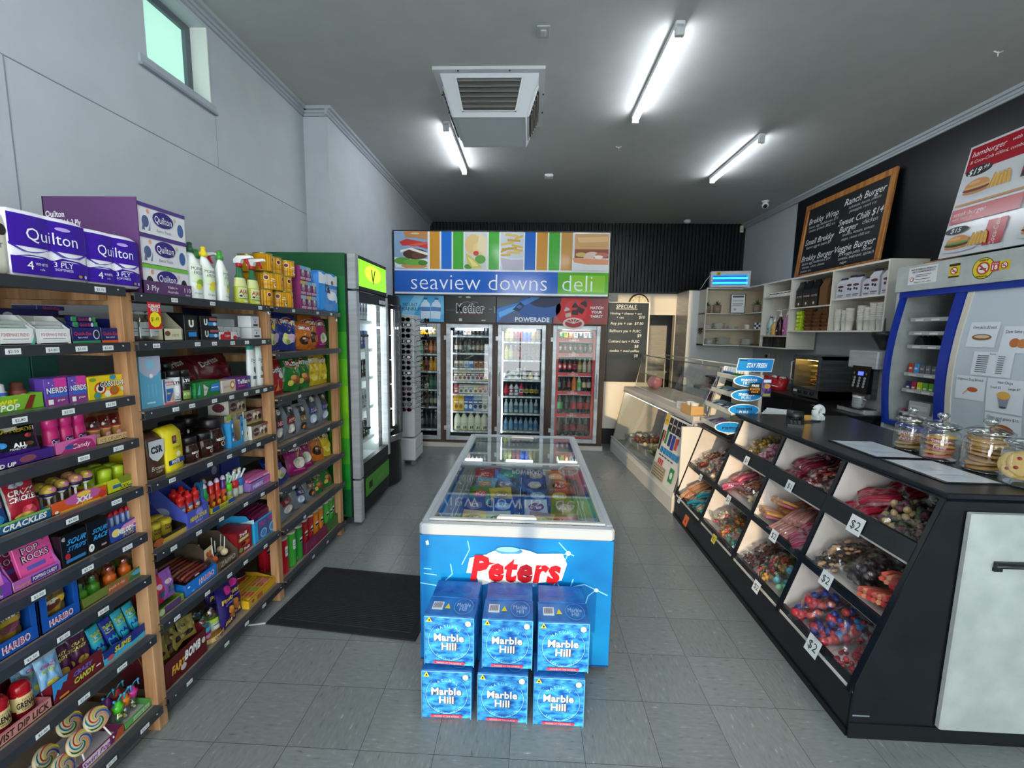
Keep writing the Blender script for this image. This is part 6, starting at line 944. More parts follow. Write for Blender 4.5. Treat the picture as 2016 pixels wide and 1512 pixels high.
A+=[p_([(.84,.98),(.995,.98),(.995,.73),(.9,.72),(.84,.74)],'c99a62'),p_([(.85,.92),(.99,.94),(.99,.86),(.86,.84)],'dbb27e'),p_([(.84,.74),(.995,.74),(.995,.6),(.84,.6)],'8a4434'),e_(.87,.655,.025,.035,'c8b05a'),e_(.92,.66,.03,.04,'d8c0b0'),e_(.965,.65,.03,.04,'b86a58'),e_(.905,.62,.025,.03,'d8b8a8'),e_(.95,.62,.02,.025,'e8dcd0'),p_([(.83,.6),(.995,.58),(.995,.5),(.9,.5),(.84,.53)],'d88f62')]
b.front(-W2+F0,W2-F0,F0,H2-F0,0,A); b.part('printed_face',sg)
# ================================================================== ice cream freezer
fz=thing('ice_cream_freezer','blue branded chest freezer with sliding glass lids in the middle of the floor','freezer',(-.045,2.9,0))
FX0,FX1,FY0,FY1=-.515,.425,1.972,3.83
b=MB(); KB='freezerprint'; wl=.06
for a in ((FX0,FX1,FY0,FY0+wl),(FX0,FX1,FY1-wl,FY1),(FX0,FX0+wl,FY0+wl,FY1-wl),(FX1-wl,FX1,FY0+wl,FY1-wl)):b.box(a[0],a[1],a[2],a[3],.03,.688,[KB,KB,KB,KB,KB,KB])
for a in ((FX0+wl,FX1-wl,FY0+wl,FY0+wl+.003),(FX0+wl,FX1-wl,FY1-wl-.003,FY1-wl),(FX0+wl,FX0+wl+.003,FY0+wl,FY1-wl),(FX1-wl-.003,FX1-wl,FY0+wl,FY1-wl)):b.box(a[0],a[1],a[2],a[3],.25,.687,'c8ccce')
b.box(FX0+wl,FX1-wl,FY0+wl,FY1-wl,.03,.26,'b4b8ba')
S_=[]
def caust(pts,w_=.008,k='8fd8f8/.3'):S_.append(('l',pts,w_,k))
for pts in ([(.0,.62),(.1,.6),(.1,.53),(.14,.42)],[(.1,.6),(.17,.7),(.16,.78)],[(.1,.6),(.16,.57)],[(.72,.98),(.77,.9),(.74,.78),(.69,.6),(.66,.52)],[(.77,.9),(.7,.86),(.62,.88)],[(.77,.9),(.8,.88)],[(.98,.58),(.92,.62),(.88,.57),(.86,.46)],[(.92,.62),(.86,.66),(.8,.64)],[(.72,.66),(.76,.56),(.84,.5)],[(.22,.78),(.26,.9),(.25,.97)],[(.8,.7),(.78,.6),(.82,.52)],[(.02,.74),(.06,.735)],[(.02,.7),(.09,.69)]):caust(pts)
for u,v,r in ((.1,.6,.011),(.77,.9,.014),(.92,.62,.012),(.14,.5,.01)):S_.append(e_(u,v,r,r*1.3,'c8ecfb/.3',10))
S_+=[p_([(.03,.955),(.045,.965),(.05,.93),(.035,.925)],'dfe4e8'),r_(.0,.0,1,.012,'0a3a78')]
S_+=[e_(.49,.78,.18,.145,'f2f1ec/.3',40),p_([(.29,.77),(.35,.83),(.5,.86),(.62,.88),(.72,.83),(.73,.78),(.66,.67),(.55,.64),(.4,.66),(.31,.62)],'f2f1ec/.3'),e_(.465,.905,.07,.03,'4a9ad0/.3'),e_(.46,.915,.06,.02,'8cc8e8/.3'),e_(.56,.645,.055,.026,'4a9ad0/.3'),e_(.555,.64,.045,.017,'9cd0ec/.3'),p_([(.38,.815),(.46,.80),(.54,.825),(.63,.84),(.665,.83),(.62,.855),(.53,.845),(.46,.825)],'c4141f/.3'),
       p_([(.245,.72),(.262,.84),(.36,.875),(.5,.885),(.74,.9),(.765,.82),(.74,.69),(.6,.66),(.31,.66),(.29,.72)],'f2f1ec/.3'),t_('Peters',.5,.765,.19,'c2131f/.3',.47,.18,.045),p_([(.27,.76),(.3,.8),(.36,.815),(.4,.8),(.36,.79),(.31,.78)],'c2131f/.3')]
b.front(FX0,FX1,.03,.688,FY0,S_); PW(b,'cabinet',fz)
b=MB(); k='b4bac0/.35'
for a in ((FX0-.003,FX1+.003,FY0-.004,FY0+.045),(FX0-.003,FX1+.003,FY1-.045,FY1+.004),(FX0-.003,FX0+.045,FY0+.045,FY1-.045),(FX1-.045,FX1+.003,FY0+.045,FY1-.045)):b.bbox(a[0],a[1],a[2],a[3],.688,.745,k,.012)
PW(b,'rim',fz,'pale grey plastic rim')
for (ya,yb,z0,hy,lb) in ((FY0+.04,2.965,.752,FY0+.075,'front'),(2.9,FY1-.04,.738,FY1-.09,'rear')):
    b=MB(); x0,x1=FX0+.036,FX1-.036
    for a in ((x0,x1,ya,ya+.022),(x0,x1,yb-.022,yb),(x0,x0+.022,ya+.022,yb-.022),(x1-.022,x1,ya+.022,yb-.022)):b.bbox(a[0],a[1],a[2],a[3],z0-.006,z0+.006,'a4abb2/.35',.003)
    l=PW(b,'lid',fz); MB().box(x0+.02,x1-.02,ya+.02,yb-.02,z0-.002,z0+.002,'lidglass').part('glass',l,'clear sliding glass')
    b=MB(); s=1 if lb=='front' else -1; cx=-.045
    b.loft([[(cx-.1,hy-.02,z0+.004),(cx+.1,hy-.02,z0+.004),(cx+.09,hy+.03,z0+.004),(cx-.09,hy+.03,z0+.004)],[(cx-.095,hy-.015,z0+.016),(cx+.095,hy-.015,z0+.016),(cx+.085,hy+.02,z0+.013),(cx-.085,hy+.02,z0+.013)]],'d8d2c8/.35'); b.part('handle',l,'white plastic handle')
b=MB()
for x in (FX0+.075,-.04,FX1-.075):
    for zz in (.38,.46,.54,.6):b.tube([(x,FY0+.07,zz),(x,FY1-.07,zz)],.003,'d0d4d6/.3',5)
for i in range(9):
    y=FY0+.08+i*.21; b.tube([(FX0+.07,y,.6),(FX0+.07,y,.34),(FX1-.07,y,.34),(FX1-.07,y,.6)],.003,'d0d4d6/.3',5)
    b.tube([(-.04,y,.34),(-.04,y,.62),(-.02,y,.62),(-.02,y,.34)],.006,'22262a/.4',5)
PW(b,'wire_basket',fz)
b=MB()
for x in (FX0+.08,FX1-.08):
    for y in (FY0+.08,FY1-.08):b.lathe([(.03,0,'1a1b1d'),(.03,.03)],10,(x,y,0))
PW(b,'castor',fz)
ICE=[('1c7a4a','2aa05a','green'),('2a2a6a','c8c0b0','navy'),('8a5a2a','d8b86a','caramel'),('4a8a2a','c83a3a','apple green'),('6a4a6a','d8c8d8','mauve'),('3a2418','b89a4a','dark brown'),('9a7a4a','4a3a2a','tan'),('5a9ac0','c89a7a','sky blue'),('d8b81c','a88a1c','yellow'),('c8c8a8','4a5a2a','cream'),('a8803a','e0c88a','gold'),('a01c2a','d84a4a','red'),('3a3a40','8a6a6a','grey'),('1c3a7a','8ab0d8','blue'),('d8d8d0','8a3a4a','white'),('6a1c3a','c87a9a','plum')]
n_=0
for cy in range(8):
    for cx,x in enumerate((-.335,-.165,.075,.245)):
        c=ICE[n_ % 16 if cy < 4 else (n_*5+3) % 16]; y=FY0+.16+cy*.21
        o=bag_mb(.165,.15,.035,c[0]+'/.25',[e_(.5,.5,.34,.22,c[1]+'/.25'),t_(('ICE','Golden','Drum','Max')[n_ % 4],.5,.5,.2,'e8e4d8',.5,.2,.02)],n_,None,.004,8,10).thing('ice_cream_packet',f'{c[2]} ice cream packet, {ORD[cx]} across in the {ORD[cy]} row from the freezer front','ice cream',(x,y-.05,.46+.02*((n_*3) % 3)),0,'ice cream packets in the freezer',(-1.05,0,.12*((n_*7) % 5-2)))
        n_+=1
for cy in range(8):
    for cx,x in enumerate((-.335,-.165,.075,.245)):
        c=ICE[(n_*7+1) % 16]; o=bag_mb(.165,.17,.04,c[0]+'/.25',[e_(.5,.5,.34,.22,c[1]+'/.25')],n_,None,.004,6,8).thing('ice_cream_packet',f'{c[2]} ice cream packet lying under the upper layer, {ORD[cx]} across in the {ORD[cy]} row','ice cream',(x,FY0+.09+cy*.21,.40),0,'ice cream packets in the freezer',(-1.4,0,0)); n_+=1

# ---------- water cartons stacked against the freezer
wc=thing('water_carton','x','carton',(0,0,0),0,'blue water cartons stacked in front of the freezer')
b=MB(); w2,D,H=.108,.245,.226
b.bbox(-w2,w2,0,D,0,H,'waterprint',.003)
CIR=[('l',[(.5+.42*math.cos(2*PI*j/40),.5+.4*math.sin(2*PI*j/40)) for j in range(41)],.008,'8cd4f2'),('l',[(.5+.43*math.cos(2*PI*j/40),.49+.41*math.sin(2*PI*j/40)) for j in range(41)],.006,'0a3a80')]
FR=CIR+[t_('Marble',.508,.567,.15,'4a3a3a',.6,0,.03),t_('Hill',.508,.387,.15,'4a3a3a',.32,0,.03),t_('Marble',.495,.575,.145,'eef2f2',.6,0,.03),t_('Hill',.495,.395,.145,'eef2f2',.32,0,.03),p_([(.04,.88),(.16,.88),(.1,.98)],'e8d820'),e_(.1,.915,.018,.022,'2a2a14',8),e_(.88,.88,.058,.056,'e8e0b0'),e_(.88,.88,.042,.04,'f4f2e8'),t_('10L',.88,.88,.04,'3a3a3a',.07),r_(.2,.03,.8,.085,'d83a5a'),e_(.2,.0575,.022,.0275,'d83a5a'),e_(.8,.0575,.022,.0275,'d83a5a'),t_('PACKED AT THE SOURCE',.5,.057,.03,'f6d8de',.5),r_(0,.99,1,1,'8cc8ea'),r_(.985,0,1,1,'5ab0e0'),r_(0,0,.008,1,'5ab0e0')]
for j,ch in enumerate('NATURAL'):a=2.3-j*.24; FR.append(t_(ch,.5+.34*math.cos(a),.5+.33*math.sin(a),.055,'9cd8f2',None,0,0,a-HP))
for j,ch in enumerate('SPRING WATER'):
    if ch != ' ':a=-2.3+j*.15; FR.append(t_(ch,.5+.36*math.cos(a),.5+.35*math.sin(a),.045,'8cd0f0',None,0,0,a+HP))
b.front(-w2,w2,0,H,0,FR); b.part('body',wc)
b=MB(); b.loft([[(-w2,.0,H),(w2,.0,H),(w2,D*.52,H),(-w2,D*.52,H)],[(-w2,.002,H+.002),(w2,.002,H+.002),(w2,D*.52,H+.006),(-w2,D*.52,H+.006)]],'waterprintdark')
b.prints(lambda u,v,d:(-w2+2*w2*u,D*.52*v,H+.002+.004*v+d),2*w2,D*.52,[r_(.1,.3,.32,.72,'d8dce4')]+[r_(.12+.02*j,.38,.13+.02*j,.66,'2a2a34') for j in range(9)]+[p_([(.36,.35),(.48,.35),(.42,.62)],'d8c820'),('l',[(.74+.19*math.cos(2*PI*j/24),.5+.4*math.sin(2*PI*j/24)) for j in range(25)],.02,'5a9ad8'),t_('Marble',.74,.58,.2,'a8c0e0',.28),t_('Hill',.74,.36,.2,'a8c0e0',.14)]); b.part('front_flap',wc,'darker blue front flap with a barcode')
b=MB(); b.loft([[(-w2,D*.5,H+.001),(w2,D*.5,H+.001),(w2,D,H),(-w2,D,H)],[(-w2+.004,D*.5,H+.009),(w2-.004,D*.5,H+.009),(w2-.004,D,H+.012),(-w2+.004,D,H+.012)]],'waterprintdark')
b.prints(lambda u,v,d:(-w2+2*w2*u,D*(.5+.5*v),H+.0092+.003*v+d),2*w2,D*.5,[('l',[(.1,.2),(.3,.5),(.5,.3),(.8,.7)],.02,'3a6ac0'),e_(.3,.5,.1,.2,'2a5ab0'),e_(.7,.5,.12,.2,'2a5ab0')]); b.part('rear_flap',wc,'darker blue rear flap')
WL_=[(-.326,1.672,0,.02),(-.083,1.668,0,-.01),(.158,1.664,0,0),(-.318,1.69,.239,-.025),(-.067,1.688,.239,.0),(.172,1.684,.239,.012)]
for i,(x,y,zz,r) in enumerate(WL_):
    lb=f"blue spring water carton, {('first', 'middle', 'last')[i % 3]} in the {'bottom row on the floor' if i < 3 else 'upper row'}, counting from the mat"
    if i==0:tag(wc,lb,'carton',(x,y,zz),r,wc['group'])
    else:dup(wc,lb,(x,y,zz),r)

# ================================================================== green energy drink fridge
gf=thing('drinks_fridge','tall green sided drinks fridge with a lit lime header beside the shelving','fridge',(-1.8,3.85,0))
XF,Y0,Y1=-1.405,3.455,4.245
b=MB(); bx0,bx1=-2.13,-1.49
G1,G2='0e5a2e/.35','17702f/.35'
b.box(bx0,bx1,Y0,Y0+.04,.08,2.28,G1); b.box(bx0,bx1,Y1-.04,Y1,.08,2.28,'1c1e20'); b.box(bx0,bx0+.04,Y0+.04,Y1-.04,.08,2.28,'1c1e20'); b.box(bx0,bx1,Y0+.04,Y1-.04,2.24,2.28,G1); b.box(bx0,bx1,Y0+.04,Y1-.04,.08,.45,'17191b'); b.box(bx0+.04,bx1,Y0+.04,Y1-.04,1.97,2.24,'17191b')
b.box(bx1,bx1+.012,Y0+.01,Y0+.06,.08,2.27,'101113').box(bx1,bx1+.012,Y1-.05,Y1-.01,.08,2.27,'101113')
GR=['17702f','1f7a2a','3f9c28','62b01f','7aba1c','6ab222','3f9c28','1f8a2e','0f5a30']
b.front(-1.66,bx1,.1,2.1,Y0,[r_(.0+.0*i,i/9,1,(i+1)/9,GR[8-i]+'/.35') for i in range(9)]+[e_(.3+.1*(i % 3),.04+i*.021,.02,.004,'d8e8d0',6) for i in range(18)]); PW(b,'cabinet',gf)
b=MB()
for a in ((bx0+.045,bx1-.02,Y0+.041,Y0+.046,.46,1.96),(bx0+.045,bx1-.02,Y1-.046,Y1-.041,.46,1.96),(bx0+.041,bx0+.046,Y0+.046,Y1-.046,.46,1.96),(bx0+.045,bx1-.02,Y0+.046,Y1-.046,.455,.46)):b.box(*a,'e4eaec')
PW(b,'lining',gf,'white lining')
b=MB(); b.bbox(-1.475,XF,Y0+.003,Y0+.075,.03,.40,'steel',.006); PW(b,'corner_trim',gf,'brushed metal corner trim')
for a in ((Y0+.003,Y0+.075),(Y1-.045,Y1-.003)):b=MB(); b.bbox(-1.475,XF,*a,2.0,2.28,'steel',.006); PW(b,'corner_trim',gf,'brushed metal corner trim')
d_=MB(); d_.bbox(-1.475,XF,Y0+.003,Y0+.075,.415,1.985,'steel',.006).bbox(-1.475,XF,Y1-.05,Y1-.003,.415,1.985,'steel',.006).box(-1.465,XF-.008,Y0+.075,Y1-.05,.415,.52,'121315').box(-1.465,XF-.008,Y0+.075,Y1-.05,1.9,1.985,'121315'); d_.rightside(Y0+.56,Y1-.06,1.915,1.95,XF-.008,[r_(0,0,1,1,'d8dadc'),t_('cold',.5,.5,.6,'22262a',.6)]); D_=PW(d_,'door',gf)
MB().box(-1.44,-1.434,Y0+.072,Y1-.048,.515,1.905,'glass').part('glass',D_,'clear glass')
b=MB(); b.bbox(XF+.02,XF+.045,Y0+.11,Y0+.135,.84,1.62,'9aa0a4/.3',.006).bbox(XF-.01,XF+.046,Y0+.105,Y0+.14,1.615,1.635,'17181a',.004).bbox(XF-.01,XF+.046,Y0+.105,Y0+.14,.825,.845,'17181a',.004); b.part('handle',D_,'grey bar handle')
b=MB(); b.box(-1.47,XF-.004,Y0+.075,Y1-.045,2.03,2.25,'7ad01c/.4/e.5'); b.box(-1.475,XF,Y0+.075,Y1-.045,2.25,2.275,'1a1c1e').box(-1.475,XF,Y0+.075,Y1-.045,2.0,2.03,'1a1c1e')
b.rightside(Y0+.075,Y1-.045,2.03,2.25,XF-.004,[p_([(.42,.8),(.46,.82),(.5,.3),(.47,.25)],'1a3010'),p_([(.58,.8),(.54,.78),(.52,.28),(.55,.32)],'1a3010'),p_([(.48,.3),(.5,.2),(.52,.3)],'1a3010'),e_(.5,.6,.3,.34,'a8ec2a/.4/e.6'),t_('V',.5,.5,.55,'16280c',.3,.1,.02)]); PW(b,'header_sign',gf,'lit lime green header')
b=MB(); b.box(-1.475,XF-.02,Y0+.075,Y1-.01,.06,.4,'111214'); b.box(-1.478,XF-.012,Y0+.16,Y1-.02,.2,.36,'3f8a1c/.35'); b.rightside(Y0+.16,Y1-.02,.2,.36,XF-.012,[r_(.1,.3,.24,.7,'10140c'),t_('grip it',.6,.5,.26,'8ab85a',.36,.2)])
for i in range(7):b.box(-1.475,XF-.016,Y0+.1,Y1-.05,.07+i*.017,.078+i*.017,'1c1e20')
PW(b,'kick_panel',gf)
b=MB(); b.box(-1.52,-1.505,Y1-.12,Y1-.085,.55,1.9,'f2fbff/e5'); b.box(-1.56,-1.54,Y0+.1,Y1-.1,1.925,1.945,'f2fbff/e4'); PW(b,'strip_light',gf,'bright white strip lamp')
GZ=[1.76,1.5,1.235,.955,.66]
for i,zz in enumerate(GZ):
    b=MB(); b.box(-2.0,-1.52,Y0+.05,Y1-.05,zz-.012,zz-.006,'c4cccf'); b.box(-1.525,-1.515,Y0+.05,Y1-.05,zz-.03,zz-.002,'dfe8ea'); PW(b,'shelf',gf)
    for c in range(8):
        cc=[('c8ccd4','2a4a9a','silver and blue'),('2a4a9a','c8ccd4','blue and silver'),('1c2024','8aa0a0','black'),('c8d0cc',('3a8a5a','c84a5a','4a5ab0')[c % 3],'white'),('24402c','b8c8b8','dark green')][i]
        me=drink('can',.03,.165,cc[0],'',cc[1],cc[1]); o=bpy.data.objects.new('energy_drink_can',me); COL.objects.link(o)
        tag(o,f'{cc[2]} energy drink can, {ORD[c]} along the {ROWN[i]} shelf of the green sided fridge','can',(-1.565,Y0+.095+c*.068,zz),HP,f'cans on the {ROWN[i]} shelf of the green sided fridge')
b=MB()
for y in (Y0+.06,Y1-.06):b.lathe([(.03,-.012,'8a8e92/.3/m'),(.03,.012)],12); 
b=MB()
for x in (-1.52,-2.05):
    for y in (Y0+.05,Y1-.05):b.tube([(x,y-.012,.032),(x,y+.012,.032)],.031,'9a9ea2/.3/m',12); b.box(x-.015,x+.015,y-.02,y+.02,.06,.085,'3a3c40')
PW(b,'castor',gf)
# ---------- black curved fridge
bf=thing('display_fridge','narrow black fridge with curved glass between the green fridge and the sunglasses','fridge',(-1.7,4.56,0)); y0,y1=4.31,4.80
b=MB(); b.box(-1.9,-1.5,y0,y0+.03,.0,2.0,'0e0f11/.3').box(-1.9,-1.5,y1-.03,y1,.0,2.0,'0e0f11/.3').box(-1.9,-1.87,y0,y1,0,2.0,'15171a').box(-1.9,-1.45,y0,y1,1.95,2.03,'0e0f11/.3').box(-1.87,-1.52,y0+.03,y1-.03,.0,.48,'0e0f11/.3')
def cv(i,n=10,bul=.07,off=0):a=i/n; return (-1.47+off+bul*math.sin(PI*a),y0+(y1-y0)*a)
def band(z0,z1,k,off=0,bul=.07):
    pts=[cv(i,10,bul,off) for i in range(11)]; bk=[(p[0]-.02,p[1]) for p in reversed(pts)]; b.prism([p for p in pts]+bk,'z',z0,z1,k)
band(.02,.5,'121316/.2'); band(.5,.56,'b0b4b8/.2/m',.006,.08); band(1.93,2.03,'0e0f11/.3')
for s in (0,1):b.box(-1.5,-1.44,(y0,y1-.05)[s],(y0+.05,y1)[s],.5,1.95,'1a1c1f/.3'); 
PW(b,'cabinet',bf)
b=MB(); pts=[cv(i) for i in range(1,10)]; b.loft([[(x-.004,y,.56) for x,y in pts],[(x-.004,y,1.93) for x,y in pts]],'glass',False,True,False); PW(b,'glass_door',bf,'curved clear glass')
b=MB(); 
for y in (y0+.075,y1-.085):b.box(-1.53,-1.515,y,y+.018,.6,1.9,'f0f8ff/e3.5')
PW(b,'strip_light',bf,'bright upright lamp')
for i,zz in enumerate((1.62,1.35,1.08,.8,.55)):
    MBs=MB(); MBs.box(-1.86,-1.53,y0+.035,y1-.035,zz-.008,zz,'a8b4b8/.2'); PW(MBs,'shelf',bf)
    for c in range(5):
        kk=(('c8a83a','6a3a1c','d8d0c0','8a1c24','b87a3a'),('d8d8d0','a8642a','c8b08a','3a5a2a','d8c8a8'))[i % 2][c]
        o=bpy.data.objects.new('dessert_pot',drink('can',.034,.075,kk,'','e0d8c8','8a6a4a')); COL.objects.link(o); tag(o,f'small {("gold", "brown", "cream", "red", "tan")[c] if i % 2 == 0 else ("white", "amber", "beige", "green", "pale")[c]} pot on the {ROWN[i]} shelf of the black curved fridge','pot',(-1.6,y0+.085+c*.08,zz),HP,f'pots on the {ROWN[i]} shelf of the black fridge')
# ---------- sunglasses stand
st=thing('sunglasses_stand','pale sunglasses display stand on castors beside the black curved fridge','display stand',(-1.46,5.3,0))
b=MB(); b.bbox(-1.60,-1.40,5.16,5.48,.36,1.86,'c3c6c9/.4',.006); PW(b,'panel',st)
b=MB(); b.bbox(-1.62,-1.385,5.12,5.50,.07,.34,'d0d2d4/.4',.008); b.box(-1.384,-1.382,5.14,5.48,.2,.206,'8a8e92'); PW(b,'base',st)
b=MB()
for x in (-1.6,-1.41):
    for y in (5.15,5.47):b.tube([(x,y-.012,.035),(x,y+.012,.035)],.034,'6a6e72/.35',10)
PW(b,'castor',st)
b=MB()
for i in range(24):
    zz=1.82-i*.056; b.tube([(-1.40,5.2,zz),(-1.36,5.2,zz),(-1.355,5.2,zz+.02)],.003,'e0e2e4/.3',5); b.tube([(-1.40,5.4,zz),(-1.36,5.4,zz),(-1.355,5.4,zz+.02)],.003,'e0e2e4/.3',5)
PW(b,'hook',st,'white wire hooks')
SG={}
def shades(k,lens):
    if (k,lens) in SG:return SG[(k,lens)]
    b=MB()
    for s in (-1,1):
        b.x=Matrix.Translation((s*.034,0,0)) @ Matrix.Rotation(HP,4,'X'); b.lathe([(.018,-.002,lens),(.022,-.001),(.022,.001),(.018,.002)],12,(0,0,0),True,1.15,.9); b.lathe([(.0225,-.003,k),(.0275,-.003),(.0275,.003),(.0225,.003)],12,(0,0,0),False,1.12,.9); b.x=Matrix()
        b.tube([(s*.064,0,.008),(s*.066,.05,.01),(s*.064,.12,-.004),(s*.06,.135,-.018)],.0028,k,5)
    b.tube([(-.012,0,.004),(0,-.002,.008),(.012,0,.004)],.003,k,5); SG[(k,lens)]=b.mesh('sunglasses'); return SG[(k,lens)]
for side in (0,1):
    for i in range(18):
        kk=(('121316/.2','0c0e12/.05'),('1a1a1c/.2','1c1410/.05'),('101114/.2','101822/.05'),('3a1c18/.25','2a1410/.05'),('5a1c22/.25','1c1012/.05'))[(i*3+side) % 3 if i < 13 else 2+(i+side) % 3]
        if side==0 and i in (8,):kk=('8a8c90/.25','14161a/.05')
        o=bpy.data.objects.new('sunglasses',shades(*kk)); COL.objects.link(o); zz=1.80-i*.063
        nm='dark' if i < 13 else 'brown or red'
        tag(o,f'{nm} pair of sunglasses, {ORD[i]} down the stand column facing the {"shop front" if side == 0 else "aisle"}','sunglasses',(-1.46,5.02,zz) if side==0 else (-1.265,5.26+.0,zz),(0 if side==0 else HP)+.25*((i*5) % 3-1),f'sunglasses on the {"front" if side == 0 else "aisle"} column')
# ================================================================== candy counter
cc=thing('candy_counter','black lolly counter with sloping rows of white divided bins','counter',(1.9,2.7,0))
SX=lambda z:1.388+(z-.25)*(1.645-1.388)/.8
CY=[1.70,2.23,2.76,3.31,3.885]
XB=2.12
b=MB(); b.prism([(1.383,0),(SX(.25),.25),(SX(.25)+.02,.25),(1.40,0)],'y',1.69,3.9,'counterblack'); b.box(1.375,1.386,1.69,3.9,0,.03,'07090b/.4')
b.box(1.40,XB,3.875,3.9,0,.85,'d5d0c6').box(1.42,2.3,1.71,3.88,.0,.2,'15181b'); PW(b,'kickboard',cc)
b=MB()
for (z0,za) in ((.2,.20),(.485,.50),(.76,.775)):
    ya=3.31 if z0 > .7 else 3.885
    b.loft([[(SX(z0)+.012,1.7,z0),(XB,1.7,z0+.10),(XB,1.7,z0+.115),(SX(z0)+.012,1.7,z0+.015)],[(SX(z0)+.012,ya,z0),(XB,ya,z0+.10),(XB,ya,z0+.115),(SX(z0)+.012,ya,z0+.015)]],'dividerwhite')
b.box(XB,XB+.02,1.7,3.31,.2,1.05,'dividerwhite').box(XB,XB+.02,3.31,3.885,.2,.85,'dividerwhite'); PW(b,'bin_floor',cc)
for i,y in enumerate(CY):
    zt=1.05 if i < 4 else .85; b=MB(); y0_,y1_=(y-.012,y+.012) if 0 < i else (y-.01,y+.012)
    zt2=1.05 if 0 < i < 3 or i==0 else (1.05 if i==3 else .85)
    b.prism([(SX(.2)+.012,.2),(SX(zt2)+.012,zt2),(XB,zt2),(XB,.2)],'y',y0_,y1_,'dividerwhite'); b.prism([(SX(.2),.2),(SX(zt2),zt2),(SX(zt2)+.013,zt2),(SX(.2)+.013,.2)],'y',y0_,y1_,'counterblack'); PW(b,'divider',cc,'white divider with a black front edge')
for i in range(4):
    for (za,zb) in ((.495,.528),(.775,.858)):
        if i==3 and za > .7:continue
        b=MB(); b.prism([(SX(za)-.002,za),(SX(zb)-.002,zb),(SX(zb)+.014,zb),(SX(za)+.014,za)],'y',CY[i]+.01,CY[i+1]-.01,'counterblack'); PW(b,'bin_lip',cc)
b=MB(); b.prism([(1.383,0),(1.388,.25),(1.648,1.049),(2.5,1.049),(2.5,0)],'y',1.683,1.70,'counterblack'); b.box(1.38,2.5,1.678,1.684,0,.07,'0a0d11'); b.box(2.34,2.5,1.7,3.3,0,1.05,'counterblack'); b.box(1.39,1.46,1.681,1.6825,.1,.106,'7d858a'); PW(b,'end_panel',cc)
d=MB(); d.bbox(1.722,2.5,1.655,1.682,.08,1.012,'whitepanel',.005); D_=PW(d,'cupboard_door',cc,'scuffed white door')
d=MB(); d.bbox(1.825,1.945,1.64,1.655,.80,.825,'1a1c1f/.4',.003); d.tube([(1.82,1.638,.81),(1.955,1.638,.812)],.006,'26282b/.35',8); d.box(1.825,1.855,1.645,1.655,.785,.8,'1a1c1f/.4'); D2=d.part('bolt',D_,'black slide bolt'); 
def card(y,zc,s,txt,k='e9ecec',r=0,tk='2a2d32'):
    x=SX(zc); b=MB(); q=.12; nx=-.95; nz=.305
    def mp(u,v,dd):a=(u-.5)*s; c=(v-.5)*s; a,c=a*math.cos(r)-c*math.sin(r),a*math.sin(r)+c*math.cos(r); return (x+c*.305-.006-dd*.95,y-a,zc+c*.95)
    b.prints(mp,s,s,[r_(0,0,1,1,k),t_(txt,.5,.5,.5,tk,.8)]); PW(b,'price_card',cc,'white hand written price card')
for a in ((2.0,.80,.085,'$2'),(2.02,.51,.075,'$2'),(1.93,.225,.085,'$2'),(2.52,.80,.065,'$1'),(2.47,.51,.068,'$2'),(2.43,.21,.065,'$2'),(3.03,.80,.06,'$1'),(3.05,.50,.06,'$2'),(3.02,.21,.06,'$2','d8c84a'),(3.55,.49,.055,'$2'),(3.75,.21,.055,'$2'),(3.5,.13,.085,'x','d86a34')):card(*a,**{}) if len(a)==4 else card(*a)
# ---- bags of sweets
FILMS={}
def film_mesh(v):
    if v not in FILMS:
        b=MB(); a1=v*1.9
        def sf(s):return lambda u,w:((u-.5)*.17,(w-.5)*.15,s*(.03*max(0,math.sin(PI*u)) ** .45*max(0,math.sin(PI*w)) ** .45+.005*math.sin(13*u+9*w+a1)*math.sin(15*w-7*u+a1)*math.sin(PI*u))+.03)
        b.grid(sf(1),12,12,'film',False); b.grid(sf(-1),8,8,'film',False)
        b.grid(lambda u,w:(.07+.03*u*(1+.2*math.sin(20*w)),(w-.5)*.1*(1+u*.6),.03+.02*math.sin(9*w+a1)*u+.02*u),4,8,'film',False); FILMS[v]=b.mesh('film')
    return FILMS[v]
SWM={}
def sweet_mesh(kind,cols,v):
    k=(kind,cols,v)
    if k in SWM:return SWM[k]
    R=random.Random(hash(kind) % 97+v*13 if False else sum(map(ord,kind+cols[0]))+v*13); b=MB()
    def ins():
        while True:
            u,w,q=R.uniform(-1,1),R.uniform(-1,1),R.uniform(-1,1)
            if u*u+w*w < 1.0 and abs(q) < math.sqrt(max(0,1-max(u*u,w*w) ** 1.2)):return u*.07,w*.06,.03+q*.021
    if kind=='stick':
        for i in range(16):y=-.055+(i % 8)*.0155; z_=.022+(i // 8)*.017; b.tube([(-.075,y,z_),(0,y+R.uniform(-.003,.003),z_+.004),(.075,y,z_)],.0085,cols[i % len(cols)]+'/.5',6)
    elif kind=='strap':
        for i in range(12):y=-.055+(i % 6)*.02; z_=.018+(i // 6)*.02; b.tube([(-.07,y,z_),(-.03,y+.008,z_+.01),(.03,y-.006,z_+.004),(.075,y+.004,z_)],.010,cols[i % len(cols)]+'/.3',5)
    else:
        for i in range(46 if kind != 'big' else 20):
            c=ins(); k_=cols[R.randrange(len(cols))]+'/.35'; r={'ball':.011,'bear':.0095,'big':.019,'chip':.014}[kind]*R.uniform(.85,1.15)
            if kind=='bear':b.ball(c,r,k_,6); b.ball((c[0]+r*.9,c[1]+r*R.uniform(-.4,.4),c[2]+r*.3),r*.7,k_,6)
            elif kind=='chip':b.ball(c,r,k_,7,1,R.uniform(.5,.9),.5)
            else:b.ball(c,r,k_,7,1,R.uniform(.7,1),R.uniform(.7,1))
    SWM[k]=b.mesh('sweets'); return SWM[k]
